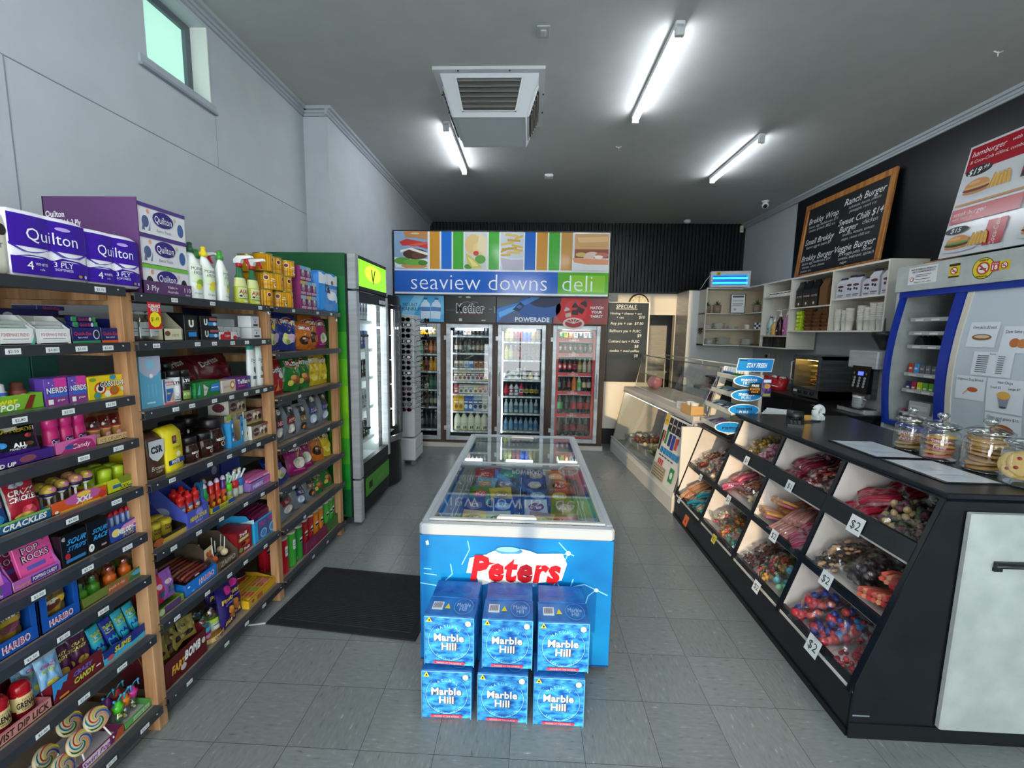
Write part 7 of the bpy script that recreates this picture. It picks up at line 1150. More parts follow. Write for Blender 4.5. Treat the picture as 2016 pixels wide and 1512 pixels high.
def candybag(lb,x,y,z_,rot,kind,cols,v,grp):
    t=thing('candy_bag',lb,'bag of sweets',(x,y,z_),0,grp,rot); t.scale=(1.12,1.1,1.15)
    o=bpy.data.objects.new('sweets',sweet_mesh(kind,cols,v % 2)); COL.objects.link(o); o.parent=t; o['kind']='stuff'
    o=bpy.data.objects.new('film',film_mesh(v % 3)); COL.objects.link(o); o.parent=t
BINS={  # (column from the shop front, row): list of (kind, colours, words) running along the bin from the far divider to the near one
 (0,2):[('strap',('a01c34','b82a44','8a1428'),'red strap'),('big',('5a7a5a','c8b07a','6a3a4a'),'mixed green'),('ball',('3a4a44','8a6a5a','5a6a5a'),'dull green')],
 (0,1):[('chip',('3a2a24','c89a6a','2a1e1a'),'chocolate and biscuit'),('big',('2a1e1e','35272a','221818'),'dark chocolate'),('strap',('d8604a','e0906a','c83a3a'),'pink orange')],
 (0,0):[('big',('c02a3a','2a3f9a','d04a3a','1f3488'),'red and blue'),('big',('b82438','243a90','3a8ac8','c8443a'),'red and blue wrapped'),('ball',('a81c34','c82a40','8a1428'),'deep red')],
 (1,2):[('strap',('7a1434','8f1c3c','6a1030'),'plum strap'),('chip',('8a1c2a','c0504a','d8b09a'),'crimson'),('ball',('8a2a34','d8c8c0','6a4a30'),'red and white')],
 (1,1):[('stick',('d8a04a','d06a8a','e0b050'),'yellow and pink stick'),('stick',('b87a70','a86a64','c08a7c'),'musk pink stick'),('strap',('8a2448','b04a6a'),'rose')],
 (1,0):[('chip',('3a1414','5a2018','2a0e10'),'dark brown jelly'),('bear',('b82a24','7a8a2a','c8902a','5a2a1a'),'mixed jelly bear'),('big',('8ac8a0','c85a7a','6ab8c8','9ad08a'),'pastel green')],
 (2,2):[('ball',('d8b02a','c89a1c','6a5a1c'),'yellow'),('ball',('d890a8','c8788a','e0b0bc'),'pale pink'),('chip',('c87a84','d8a0a0'),'pink')],
 (2,1):[('strap',('d0607a','c84a6a','b8704a'),'pink'),('chip',('b06a4a','8a4a34','c88a5a'),'brown orange'),('big',('c8c090','a8b088','d0a890','7a9080'),'pale green')],
 (2,0):[('ball',('a8b088','c85a6a','d8c0b0'),'pink and sage'),('bear',('c83a2a','d8a02a','3a7a3a','c86a2a'),'bright jelly'),('big',('d8c8c0','2a2420','3a7a6a'),'black and white')],
 (3,1):[('ball',('6a1c1c','c89a3a','4a2a1c','a83a2a'),'dark mixed'),('big',('8a5a5a','4a5a54','c8a07a','b06a6a'),'mixed wrapped'),('big',('c88a7a','7a4a4a','d0b080','5a5a50'),'tan wrapped')],
 (3,0):[('stick',('c88a5a','b86a4a','d8a060'),'orange stick'),('strap',('1c8a9a','2aa0a8','c86a3a'),'teal strap'),('strap',('2a8a5a','b8743a','1c7a8a'),'teal and green')]}
COLW=['by the white door','second from the white door','third from the white door','beside the deli case']
for (ci,ri),L3 in BINS.items():
    z0=(.215,.5,.775)[ri]; n=3
    for layer in range(4):
        for j in range(3):
            kd,cs,wd=L3[2-j]; y=CY[ci]+.10+j*.165+(.02 if layer % 2 else 0); xx=SX(z0)+(.10,.25,.17,.33)[layer]+(.045 if ri==2 else .01)
            zz=z0+(.02,.05,.085,.12)[layer] 
            lb=f'{wd} sweets, {("front", "rear", "upper", "topmost")[layer]} bag in the {("bottom", "middle", "top")[ri]} bin {COLW[ci]}'
            if ci==3 and j==2 and layer==1:continue
            candybag(lb,xx,y,zz,(RNG.uniform(-.25,.25),-.32+RNG.uniform(-.12,.12),RNG.choice((0,PI,HP*.2,-HP*.3))+RNG.uniform(-.25,.25)),kd,cs,j+layer,f'sweets bags in the {("bottom", "middle", "top")[ri]} bin {COLW[ci]}')
# ---- worktops
def toparr(pts,z0,z1,name,lb):
    b=MB(); cx=sum(p[0] for p in pts)/len(pts); cy_=sum(p[1] for p in pts)/len(pts); f=lambda s,zz:[(cx+(p[0]-cx)*s,cy_+(p[1]-cy_)*s,zz) for p in pts]
    b.loft([f(.985,z0),f(.997,z0+.004),f(.985,z0+.012),f(1,z0+.016),f(1,z1-.004),f(.994,z1)],'counterblack'); return b.thing(name,lb,'worktop')
toparr([(1.635,1.672),(2.5,1.672),(2.5,2.4),(2.36,2.7),(2.42,3.33),(1.60,3.33)],1.05,1.086,'worktop','glossy black worktop on the lolly counter')
toparr([(1.555,3.335),(2.3,3.335),(2.3,3.93),(1.555,3.93)],.85,.876,'worktop','low black worktop under the mint rack')
for (ya,yb,lb) in ((2.165,2.485,'printed sheet in a black sleeve lying on the worktop near the card terminal'),(1.80,2.115,'printed sheet in a black sleeve lying on the worktop nearest the white door')):
    b=MB(); b.bbox(1.735,1.985,ya-.01,yb+.01,1.0862,1.0905,'15171a/.25',.002); b.top(1.75,1.972,ya,yb,1.0905,[r_(0,0,1,1,'bcc4cc/.25'),r_(.2,.5,.5,.8,'a8b0b8'),r_(.15,.2,.8,.23,'a2aab2'),r_(.15,.28,.7,.31,'a2aab2')]); b.thing('menu_sheet',lb,'paper')
# ---- card terminal, tape, jars
t=thing('card_terminal','black card payment terminal on the worktop','card terminal',(1.80,2.92,1.086),-.5)
b=MB(); b.loft([[(-.045,-.1,0),(.045,-.1,0),(.05,.1,0),(-.05,.1,0)],[(-.045,-.1,.022),(.045,-.1,.022),(.05,.1,.055),(-.05,.1,.055)]],'141619/.3'); b.tube([(-.05,.075,.055),(.05,.075,.055)],.034,'17191c/.3',12); b.part('body',t)
b=MB(); b.prints(lambda u,v,d:(-.035+.07*u,.0+.05*v,.0395+.0085*v+d),.07,.05,[r_(0,0,1,1,'05070a/.1'),r_(.1,.2,.5,.4,'2a3440')]); b.part('screen',t)
b=MB(); 
for i in range(12):b.bbox(-.03+(i % 3)*.022,-.014+(i % 3)*.022,-.085+(i // 3)*.018,-.073+(i // 3)*.018,.0225+(i // 3)*.003,.0285+(i // 3)*.003,('2a2d31','2a2d31','3a3d42')[i % 3]+'/.4',.002)
b.part('keypad',t); MB().tube([(.0,.1,.01),(.03,.16,.006),(.1,.2,.006),(.16,.25,.006)],.005,'121416/.4',6).part('cable',t)
b=MB(); b.tube([(.035*math.cos(a),0,.06+.035*math.sin(a)) for a in [2*PI*i/20 for i in range(21)]],.022,'dcdedd/.4',8,False); b.bbox(-.04,.04,-.03,.03,0,.035,'d4d6d5/.4',.01); b.thing('tape_dispenser','round white tape dispenser behind the card terminal','tape dispenser',(2.08,3.12,1.086),.4)
b=MB()
for i in range(4):b.box(-.1-.01*i,.1-.01*i,-.004-.008*i,-.003-.008*i,0,.2-.014*i,'dfe2e4'); 
b.front(-.13,.07,0,.158,-.0285,[r_(.1,.8,.5,.81,'6a7078'),r_(.1,.55,.9,.555,'6a7078'),r_(.1,.35,.9,.355,'6a7078'),r_(.6,.62,.9,.7,'a8b0b8')]); b.thing('order_pad','upright white paper order sheets behind the mint rack','paper',(2.1,3.62,.8765),-.6,None,(-.12,0,-.6))
def jar(x,y,r,h,lb,txt,kind):
    t=thing('cookie_jar',lb,'jar',(x,y,1.0862),-.75,'glass cookie jars on the worktop'); b=MB(); b.lathe([(r*.9,0,'jarglass'),(r,.012),(r,h*.78),(r*.93,h*.88),(r*.8,h*.93),(r*.8,h)],28,(0,0,0),False); b.lathe([(r*.88,.002,'jarrim'),(r*.88,.008)],28); b.lathe([(r*.8,h*.93,'jarrim'),(r*.86,h*.97),(r*.82,h)],28,(0,0,0),False)
    b.prints(lambda u,v,d:((r+.001+d)*math.sin((u-.5)*1.6),-(r+.001+d)*math.cos((u-.5)*1.6),h*(.2+.55*v)),r*1.6,h*.55,[t_(s,.5,.8-.3*i,.22,'e0b8c4',.8,.1) for i,s in enumerate(txt)]); b.part('glass',t)
    b=MB(); b.lathe([(r*.72,h-.01,'jarrim'),(r*.97,h+.004),(r*1.0,h+.012),(r*.9,h+.02,'jarglass'),(r*.45,h+.034),(r*.14,h+.04)],28,(0,0,0),False); l=b.part('lid',t,'clear glass lid'); b=MB(); b.lathe([(r*.14,h+.038,'jarrim'),(r*.2,h+.045),(r*.32,h+.056),(r*.33,h+.066),(r*.2,h+.074),(0,h+.076)],10); b.part('knob',l)
    n={'oat':4,'smile':6,'round':8,'drop':4}[kind]
    for i in range(n):
        b=MB(); kc={'oat':'b08a50/.7','smile':('c87a70/.6','d8a850/.6')[i % 2],'round':'c09252/.7','drop':'cfae6a/.7'}[kind]; rr=r*(.78 if kind != 'drop' else .72)
        b.lathe([(rr*.8,0),(rr,.004,kc),(rr,.010),(rr*.85,.0155),(0,.017)][1:],18)
        dots=[(-.4,.3),(.35,.4),(0,-.3),(.45,-.3),(-.5,-.35),(.05,.1),(.0,.6)]
        if kind=='drop':
            for q,(u,v) in enumerate(dots):b.ball((u*rr,v*rr,.016),rr*.13,('9a1c28','b85a1c','5a7a2a','a87a7a')[q % 4]+'/.35',8,1,1,.6)
        elif kind=='oat':
            for u,v in dots:b.ball((u*rr,v*rr,.014),rr*.16,'8f6a38/.7',6)
        elif kind=='smile':b.lathe([(rr*.55,.014,'e8dc9a/.5'),(rr*.4,.021),(0,.022)],14)
        else:
            for u,v in dots[:4]:b.ball((u*rr,v*rr,.015),rr*.06,'5a3a1c',5)
        if kind=='drop':loc,rot=Vector((x,y,1.0862))+Vector((-.012+.012*i,.03-.02*i,.075+.01*(i % 2) if i < 2 else .02+.02*(i-2))),((1.15,0,-.85) if i < 2 else (.1,.1,i))
        else:loc,rot=Vector((x,y,1.0862))+Vector((.006*(i % 3-1),.006*((i*2) % 3-1),.012+i*.0185)),(.10*((i*3) % 3-1),.08*((i*2) % 3-1),i*1.3)
        b.thing('cookie',f'{ {"oat": "oat", "smile": "pink and yellow smiley", "round": "plain round", "drop": "candy studded"}[kind]} cookie, {ORD[i]} {"from the bottom" if kind != "drop" else "in view"} in its glass jar','cookie',loc,0,f'cookies in the {kind} jar',rot)
jar(2.055,2.345,.068,.155,'glass jar of oat cookies, the one deepest along the worktop',('Apricot','Almond'),'oat'); jar(2.045,2.165,.072,.16,'glass jar of smiley cookies with pink writing',('Smiley','Face'),'smile'); jar(2.085,1.985,.082,.17,'glass jar of plain round cookies in a pile',(),'round'); jar(2.06,1.79,.085,.165,'glass jar of candy studded cookies at the white door end',(),'drop')

# ================================================================== deli case
dc=thing('deli_case','long white deli display case with sloping glass front and upper glass box','display case',(1.372,3.95,0),math.radians(4.6))
L_=2.17
b=MB(); b.box(0,.8,0,L_,0,.14,'c9c6bf/.4'); b.prism([(0,.14),(.012,.2),(.03,.2),(.03,.14)],'y',0,L_,'d5d2ca/.35'); b.box(.75,.8,0,L_,.14,.86,'b8b6b0'); b.prism([(.02,.14),(.17,.86),(.78,.86),(.78,.14)],'y',L_-.03,L_,'c4c1ba'); b.prism([(.02,.14),(.17,.86),(.78,.86),(.78,.14)],'y',0,.03,'c4c1ba'); b.prism([(.02,.14),(.17,.86),(.78,.86),(.78,.14)],'y',.58,.61,'c9c6bf'); b.box(.03,.75,.6,L_,.14,.17,'8a8f8c'); b.part('cabinet',dc)
b=MB(); b.bbox(.15,.33,0,L_,.86,.885,'alu',.006); b.bbox(.155,.8,0,L_,.885,.93,'c7bfb4/.35',.006); b.part('ledge',dc,'metal trimmed ledge'); MB().box(.19,.21,.65,L_-.05,.84,.855,'f4f4e8/e2.2').part('strip_light',dc,'lit strip lamp under the ledge')  # the strip lamp is added to brighten the case interior
b=MB(); b.loft([[(.014,.62,.20),(.014,L_-.03,.20)],[(.152,.62,.85),(.152,L_-.03,.85)]],'caseglass',False,False,False); b.part('front_glass',dc,'sloping clear glass')
b=MB(); b.prism([(.004,.19),(.14,.83),(.158,.86),(.01,.21)],'y',.0,.02,'d5d2ca'); b.prism([(.0,.2),(.0,.215),(.02,.215),(.02,.2)],'y',.6,L_,'alu'); b.part('glass_trim',dc)
b=MB(); mp=lambda u,v,d:(.006+.146*v-d*.98,.59-.57*u,.19+.66*v+d*.2); b.prints(mp,.57,.68,[r_(0,0,1,1,'dcdad4')],1,.0005,.0); P=[]
P+=[r_(.02,.83,.17,.99,'d8b81c'),t_('MENU',.09,.9,.04,'4a3a10',.12)]
for i in range(4):P+=[r_(.2+.17*i,.76-.0*i,.35+.17*i,.97,'2b2a29'),r_(.22+.17*i,.86,.33+.17*i,.885,'a8a49c')]
P+=[r_(.03,.42,.11,.74,'2f3a26'),r_(.13,.58,.19,.74,'c03a34'),r_(.22,.56,.3,.78,'2a8a4a'),r_(.36,.55,.47,.74,'24347a'),r_(.5,.52,.62,.74,'2a3f92'),r_(.65,.55,.75,.72,'c0443c'),r_(.8,.52,.94,.74,'d8d6d0')]
P+=[r_(.16+.13*i,.41,.27+.13*i,.5,'2a86c4') for i in range(6)]+[r_(.16+.13*i,.36,.25+.13*i,.38,'4a4a48') for i in range(5)]+[r_(.2,.23,.25,.32,'c03a34'),r_(.28,.23,.33,.32,'c8403a'),r_(.36,.23,.41,.32,'c03a34'),r_(.76,.1,.92,.3,'2a8a4a'),e_(.84,.2,.05,.05,'d8e8d8'),r_(.06,.02,.6,.22,'a89a7e'),r_(.1,.035,.56,.2,'6f6350')]+[r_(.1,.05+.04*i,.56,.075+.04*i,'b8a98c') for i in range(4)]
b.prints(mp,.57,.68,P,1,.0003,.0012); b.part('picture_panel',dc,'white panel covered in small product pictures')
b=MB(); g='caseglass'
b.loft([[(.31,.05,.93),(.31,L_-.02,.93)],[(.40,.05,1.38),(.40,L_-.02,1.38)]],g,False,False,False); b.loft([[(.40,.05,1.385),(.40,L_-.02,1.385)],[(.72,.05,1.39),(.72,L_-.02,1.39)]],g,False,False,False); b.poly([(.31,L_-.02,.93),(.40,L_-.02,1.38),(.72,L_-.02,1.38),(.72,L_-.02,.93)],g); b.part('upper_glass',dc,'clear glass box')
b=MB(); s=.009
for y in (.05,L_-.02):b.tube([(.31,y,.93),(.40,y,1.385),(.72,y,1.39),(.72,y,.93)],s,'c9c4b8/.3',6)
b.tube([(.40,.05,1.385),(.40,L_-.02,1.385)],.006,'4a4d50/.3',6); b.tube([(.72,.05,1.39),(.72,L_-.02,1.39)],.008,'c9c4b8/.3',6); b.tube([(.31,.05,.935),(.31,L_-.02,.935)],.008,'d5cfc2/.3',6); b.tube([(.36,1.5,1.15),(.36,L_-.05,1.15)],.004,'6a6d70/.3',6); b.loft([[(.30,.0,.93),(.35,.0,.93),(.35,.03,.93),(.30,.03,.93)],[(.41,.0,1.39),(.46,.0,1.39),(.46,.03,1.39),(.41,.03,1.39)]],'e4ddcf/.35'); b.part('upper_frame',dc)
b=MB(); b.box(.36,.70,.1,L_-.05,1.14,1.146,'caseglass'); b.part('glass_shelf',dc)
def dl(x,y,zz):c,s=math.cos(math.radians(4.6)),math.sin(math.radians(4.6)); return (1.372+x*c-y*s,3.95+x*s+y*c,zz)
b=MB(); b.ball((0,0,.1),.1,'b87884/.35',14,1,.9,.95); b.ball((.03,-.03,.16),.06,'c48a92/.35',10,1,1,.8); b.tube([(0,0,.18),(.01,0,.21)],.02,'d8b0b4/.3',6); b.thing('wrapped_ham','pink wrapped ham inside the far end of the deli glass box','ham',dl(.5,1.9,.931))
for j,(y,k,k2) in enumerate(((.8,'8a2a24','c8503a'),(1.1,'5a6a3a','8a9a5a'),(1.4,'c8b88a','e0d4a8'),(1.7,'7a4a34','a86a4a'),(1.98,'8a8a80','c8c4b4'))):
    t=thing('food_tray',f'steel food tray in the deli case, {ORD[j]} from the picture panel','tray',dl(.4,y,.175),math.radians(4.6),'steel food trays in the deli case'); b=MB(); b.loft([[(-.2,-.11,0),(.2,-.11,0),(.2,.11,0),(-.2,.11,0)],[(-.22,-.13,.09),(.22,-.13,.09),(.22,.13,.09),(-.22,.13,.09)]],'steel',False); b.part('tray',t); b=MB()
    for q in range(30):b.ball((RNG.uniform(-.17,.17),RNG.uniform(-.09,.09),RNG.uniform(.05,.11)),RNG.uniform(.02,.035),(k,k2)[q % 2]+'/.5',6)
    b.part('food',t,None,'stuff')
t=thing('cup_box','wooden box holding white cups on the deli ledge','box',dl(.21,.16,.931),math.radians(4.6)); b=MB(); b.box(-.06,.06,-.11,.11,0,.004,'c89a5a/.5')
for a in ((-.06,-.052,-.11,.11),(.052,.06,-.11,.11),(-.052,.052,-.11,-.102),(-.052,.052,.102,.11)):b.box(*a,0,.085,'c39a62/.5')
b.part('box',t)
for j in range(2):
    b=MB(); b.lathe([(.03,0,'e4e2dc/.4'),(.038,.1),(.04,.102),(.036,.102),(.03,.01)],16,(0,0,0),False); b.thing('paper_cup',('white paper cup in the wooden box on the deli ledge','second white paper cup in the wooden box on the deli ledge')[j],'cup',dl(.21,.11+.09*j,.936),0,'cups in the wooden box')
b=MB(); b.bbox(-.05,.05,-.035,.035,0,.07,'dddcd8/.4',.003); b.front(-.05,.05,0,.07,-.035,[r_(.2,.4,.8,.45,'8a8f95')]); b.thing('small_white_box','small white card box on the deli ledge beside the wooden box','box',dl(.23,.42,.931),-HP+.08)
# ================================================================== mint rack
mr=thing('mint_rack','cream tiered mint and gum rack with blue oval signs beside the worktop','display rack',(1.74,3.6,.8765))
def MW(b,n,p=mr,l=None):return PW(b,n,p,l)
TI=[(1.575,.905,.16),(1.60,1.06,.15),(1.635,1.19,.14),(1.67,1.325,.13)]
b=MB(); b.bbox(1.80,1.83,3.4,3.85,.8765,1.38,'b8b2a4',.005); b.tube([(1.8,3.42,1.3),(1.83,3.42,1.47)],.008,'c8c2b4',6); MW(b,'back_panel')
for i,(x,zz,dp) in enumerate(TI):
    ya,yb=3.37+.01*i,3.90-.015*i; b=MB()
    b.loft([[(x,ya,zz),(x+dp,ya,zz+.035),(x+dp,yb,zz+.035),(x,yb,zz)],[(x,ya,zz+.008),(x+dp,ya,zz+.043),(x+dp,yb,zz+.043),(x,yb,zz+.008)]],'cfc8b8/.4'); b.bbox(x-.008,x+.006,ya,yb,zz-.004,zz+.036,'d8d2c2/.35',.006); MW(b,'tier')
    cl=[('c8c4c8','a86a9a','4a6ab0','8a3a6a'),('3a6a94','2f4a6a','5a7a6a','4a6a90'),('2a6a4a','2a4f94','3a5fa0','2f6a50'),('e0e6e4','dfe4e6','d8e4de','e4e8ea')][i]
    nn=9
    for j in range(nn):
        y=ya+.03+j*(yb-ya-.05)/nn; k=cl[j % 4]; t=MB()
        if i==3:
            t.lathe([(.018,0,('2a7a4a/.35','2a5aa0/.35')[j > 4]),(.02,.004),(.02,.03,'e6e8e8/.35'),(.02,.05),(.016,.058,'f0f0f0/.35'),(.016,.068),(0,.07)],12); o=t.thing('mint_tub',f'white topped mint tub, {ORD[j]} along the top mint rack tier from its oval sign','mints',(x+.04,y+.01,zz+.021),-HP,'mint tubs on the top tier')
        else:
            t.bbox(-.02,.02,0,dp-.03,0,.014,k+'/.3',.004); t.top(-.02,.02,0,dp-.03,.014,[r_(.1,.1,.9,.4,('d8d8e0','1c2f5a','c8d8d0')[j % 3])]); o=t.thing('gum_packet',f'gum packet, {ORD[j]} along the {("lowest", "second", "third")[i]} mint rack tier from its oval sign','gum packet',(x+.012,y+.012,zz+.0135),-HP,f'gum packets on the {("lowest", "second", "third")[i]} tier',(-.23,0,-HP) if False else None); o.rotation_euler=(.23,0,-HP)
    b=MB(); cyv=ya-.012; ocx,ocz=((1.58,.965),(1.675,1.108),(1.685,1.222),(1.695,1.335))[i]; mpx=lambda u,v,d:(ocx+(u-.5)*.24,cyv-.01*i-d,ocz+(v-.5)*.092)
    b.loft([[mpx(.5+.5*math.cos(a),.5+.5*math.sin(a),-.004) for a in [2*PI*q/32 for q in range(32)]],[mpx(.5+.5*math.cos(a),.5+.5*math.sin(a),0) for a in [2*PI*q/32 for q in range(32)]]],'dfe6ea/.35'); b.prints(mpx,.24,.092,[e_(.5,.5,.46,.44,'1c86c8/.3',32),t_('mentos',.5,.62 if i else .5,.3,'14284a' if i < 2 else 'dfeaf4',.66,0,.03)]+([t_(('','PURE','PURE','FRESH')[i],.5,.3,.26,'e8f2f8',.5)] if i else [])); MW(b,'oval_sign',mr,'blue oval sign with a white edge')
b=MB(); mph=lambda u,v,d:(1.60+.27*u+.035*v,3.38+.04*v-d,1.405+.1*v); b.loft([[mph(0,0,-.005),mph(1,0,-.005),mph(1,1,-.005),mph(0,1,-.005)],[mph(0,0,0),mph(1,0,0),mph(1,1,0),mph(0,1,0)]],'dfe6ea/.35'); b.prints(mph,.27,.11,[r_(.015,.05,.985,.95,'1f80c4/.3'),t_('STAY FRESH',.55,.48,.34,'e8f0f6',.56,.15,.04),r_(.04,.8,.25,.88,'14284a')]); MW(b,'header_sign',mr,'blue header sign')
b=MB(); b.box(-.045,.045,-.002,0,0,.09,'17130f/.3'); b.front(-.045,.045,0,.09,-.002,[t_('FREE',.5,.78,.2,WHT,.7,0,.05),t_('STARTER',.5,.5,.18,'e0901c',.86,0,.04),t_('PACK',.5,.26,.18,'e0901c',.6,0,.04)]); b.thing('offer_card','black free offer card stuck on the mint rack signs','card',(1.715,3.30,1.235),0)
bag('chocolate_bar','purple and gold hanging packet beside the black offer card','packet',3.30,1.22,.07,.14,.014,'4a1c6a/.3',[e_(.5,.6,.3,.14,'c88a2a'),r_(.1,.8,.9,.95,'d8d8dc'),r_(.1,.05,.9,.2,'8a9a3a')],3,0,-HP,1.80)
b=MB(); b.lathe([(.03,0,'clearplastic'),(.034,.16),(.034,.17)],16,(0,0,0),False); b.thing('clear_tumbler','clear plastic tumbler between the mint rack and the deli glass','tumbler',(1.66,3.99,.9315))
# ================================================================== cigarette cabinet
SCV=lambda z:3.10-.045*math.sin(PI*min(1,max(0,(z-.95)/.95)))+(.03*((z-1.8)/.26) ** 2 if z > 1.8 else 0)
cg=thing('cigarette_cabinet','white wall cabinet with curved blue frames behind the worktop','cabinet',(3.4,3.0,.87))
YN,YF=1.9,3.86
ZL=[.96+i*.1 for i in range(12)]
b=MB(); b.box(3.12,3.85,YF-.03,YF,.0,2.07,'whitepanel'); b.box(3.62,3.85,YN,YF-.03,.0,2.07,'a5a9a8'); b.box(3.14,3.62,YN,YF,.86,.95,'whitepanel'); b.bbox(3.10,3.85,YN,YF,2.065,2.27,'whitepanel',.004); b.box(3.16,3.62,3.27,3.30,.95,2.06,'whitepanel'); PW(b,'body',cg)
def post(ya,yb,n,k='16339a/.3',off=0,dp=.05):
    b=MB(); b.loft([[(SCV(z)+off,ya,z),(SCV(z)+off,yb,z),(SCV(z)+off+dp,yb,z),(SCV(z)+off+dp,ya,z)] for z in ZL],k); PW(b,n,cg,'curved blue frame' if 'blue' in n or k[:2]=='16' else None)
post(3.795,3.83,'frame_post','16339a/.3',0,.035); post(3.27,3.345,'frame_post','16339a/.3',0,.04); post(2.62,2.68,'frame_post')
b=MB(); b.box(SCV(2.03)-.005,SCV(2.03)+.05,YN,3.83,2.02,2.065,'16339a/.3'); PW(b,'frame_rail',cg,'blue frame rail'); b=MB(); b.box(SCV(.96)-.005,SCV(.96)+.05,3.30,3.83,.95,.985,'16339a/.3'); PW(b,'frame_rail',cg,'blue frame rail')
b=MB(); b.loft([[(SCV(z)+.012,2.68,z),(SCV(z)+.012,3.22,z),(SCV(z)+.02,3.22,z),(SCV(z)+.02,2.68,z)] for z in ZL],'bcc6cf/.35'); PW(b,'front_panel',cg,'pale curved panel')
b=MB(); b.loft([[(SCV(z)+.005,3.22,z),(SCV(z)+.005,3.262,z),(SCV(z)+.02,3.262,z),(SCV(z)+.02,3.22,z)] for z in ZL],'c9c3b6/.5'); PW(b,'edge_strip',cg)
CZ=[1.84,1.73,1.62,1.39,1.255,1.06]
for i,zz in enumerate(CZ):
    b=MB(); b.box(3.18,3.60,3.31,3.76,zz-.012,zz,'8e9290/.4'); b.box(3.175,3.18,3.31,3.76,zz-.02,zz+.01,'a8acaa/.3')
    for q in range(3):b.box(3.1735,3.175,3.36+q*.14,3.43+q*.14,zz-.016,zz-.002,'d5d8d8')
    PW(b,'shelf',cg)
for j,k in enumerate(('2a4a8a','3aa84a','b8c82a','d8802a','c8642a')):
    b=MB(); b.bbox(-.011,.011,-.006,.006,0,.06,k+'/.3',.004); b.box(-.009,.009,-.005,.005,.06,.075,'b0b4b8/.3/m'); b.thing('lighter',f'{("blue", "green", "lime", "orange", "brown")[j]} lighter on the upper shelf of the cigarette cabinet','lighter',(3.22,3.45-j*.026,CZ[2]),-HP,'lighters')
for j in range(4):b=MB(); b.prism([(-.05,0),(.05,0),(.03,.06),(-.01,.085),(-.04,.05)],'y',0,.02,'14161a/.4'); b.thing('tobacco_pouch',f'black pouch on the upper shelf of the cigarette cabinet, {ORD[j]} in its pile','pouch',(3.2+.03*j,3.68-.01*j,CZ[2]),-HP,'black pouches')
for j,k in enumerate(('b8402a','3a90c8','5a5a5c','66686a','5a5c5e','66686a','5a5a5c','606264')):b=MB(); b.bbox(-.022,.022,0,.025,0,.075+.01*(j < 2),k+'/.4',.003); b.front(-.022,.022,0,.075,0,[r_(.2,.5,.8,.7,'a8a8a8' if j > 1 else 'e0d8d0')]); b.thing('cigarette_box',f'{("red", "blue", "grey", "grey", "grey", "grey", "grey", "grey")[j]} box, {ORD[j]} along the middle shelf of the cigarette cabinet','box',(3.2,3.73-j*.052,CZ[3]),-HP,'boxes on the middle cabinet shelf')
for j,k in enumerate(('2a1c5a','a01c3a','b8c81c','6aa82a','5a9a24','5a9a24','a84a5a','b0505a')):b=MB(); b.bbox(-.022,.022,0,.025,0,.07,k+'/.4',.003); b.front(-.022,.022,0,.07,0,[r_(.2,.2,.8,.4,'d8d8d0')]); b.thing('cigarette_box',f'{("violet", "crimson", "yellow", "green", "green", "green", "pink", "pink")[j]} box, {ORD[j]} along the coloured shelf of the cigarette cabinet','box',(3.2,3.735-j*.052,CZ[4]),-HP,'boxes on the coloured cabinet shelf')
b=MB(); b.bbox(-.1,.1,0,.1,0,.1,'b4b8b6/.35',.004); b.front(-.1,.1,0,.1,0,[r_(.1,.3,.9,.7,'c8cccb')]); b.thing('white_carton','pale carton on the lower shelf of the cigarette cabinet','carton',(3.22,3.63,CZ[5]),-HP)
for j in range(2):b=MB(); b.bbox(-.04,.04,0,.08,0,.05,'a8aca8/.35',.004); b.box(-.03,.03,-.001,0,.02,.03,'3a3c3e'); b.thing('small_packet',('small grey packet beside the pale carton','second small grey packet near the blue post')[j],'packet',(3.22,3.47-.09*j,CZ[5]),-HP,'grey packets')
b=MB(); b.lathe([(.03,0,'15161a/.3'),(.03,.1),(.012,.12,'8a1c24'),(.012,.14)],12); b.thing('black_bottle','small black bottle at the foot of the cigarette cabinet','bottle',(3.2,3.74,.951))
b=MB(); b.box(-.05,.05,-.002,0,0,.08,'d8c8a0'); b.front(-.05,.05,0,.08,-.002,[r_(0,.6,1,1,'c8702a'),r_(.1,.2,.7,.3,'d8d8d0')]); b.thing('leaflet','yellow and white leaflet leaning at the foot of the cigarette cabinet','leaflet',(3.17,3.64,.952),0,None,(-.5,0,-HP))
b=MB(); b.bbox(2.93,3.12,3.32,3.62,.78,.93,'d2d6d6/.4',.006); b.prints(lambda u,v,d:(2.93-d,3.6-.26*u,.8+.1*v),.26,.1,[e_(.5,.3,.4,.4,'3a3c40')]); b.tube([(2.926,3.35,.82),(2.926,3.5,.9),(2.926,3.6,.82)],.006,'c8cccc',6); b.thing('paper_bag_holder','white plastic holder under the blue framed cabinet','holder')
def notice(name,lb,ya,yb,za,zb,P,base='d8dfe6/.3',x=None):
    def mp(u,v,d):z=za+(zb-za)*v; return ((SCV(z)+.008 if x is None else x)-d,yb-(yb-ya)*u,z)
    b=MB(); b.prints(mp,yb-ya,zb-za,[r_(0,0,1,1,base)],6,0,.0); b.prints(mp,yb-ya,zb-za,P,1,.0004,.0022); return b.thing(name,lb,'notice')
notice('menu_notice','tilted notice with a brown roll picture on the curved panel',2.98,3.17,1.63,1.80,[t_('Corn Jacks $2 each',.52,.8,.12,'3a4650',.8,.2),e_(.5,.4,.34,.13,'8a5a30'),e_(.5,.42,.26,.07,'c8b8a0')])
notice('menu_notice','notice with two fried balls on the curved panel',2.74,2.95,1.60,1.77,[t_('Dim Sims $2 each',.5,.8,.13,'3a4650',.84),e_(.4,.38,.14,.17,'b86a34'),e_(.62,.36,.14,.17,'c07a40')])
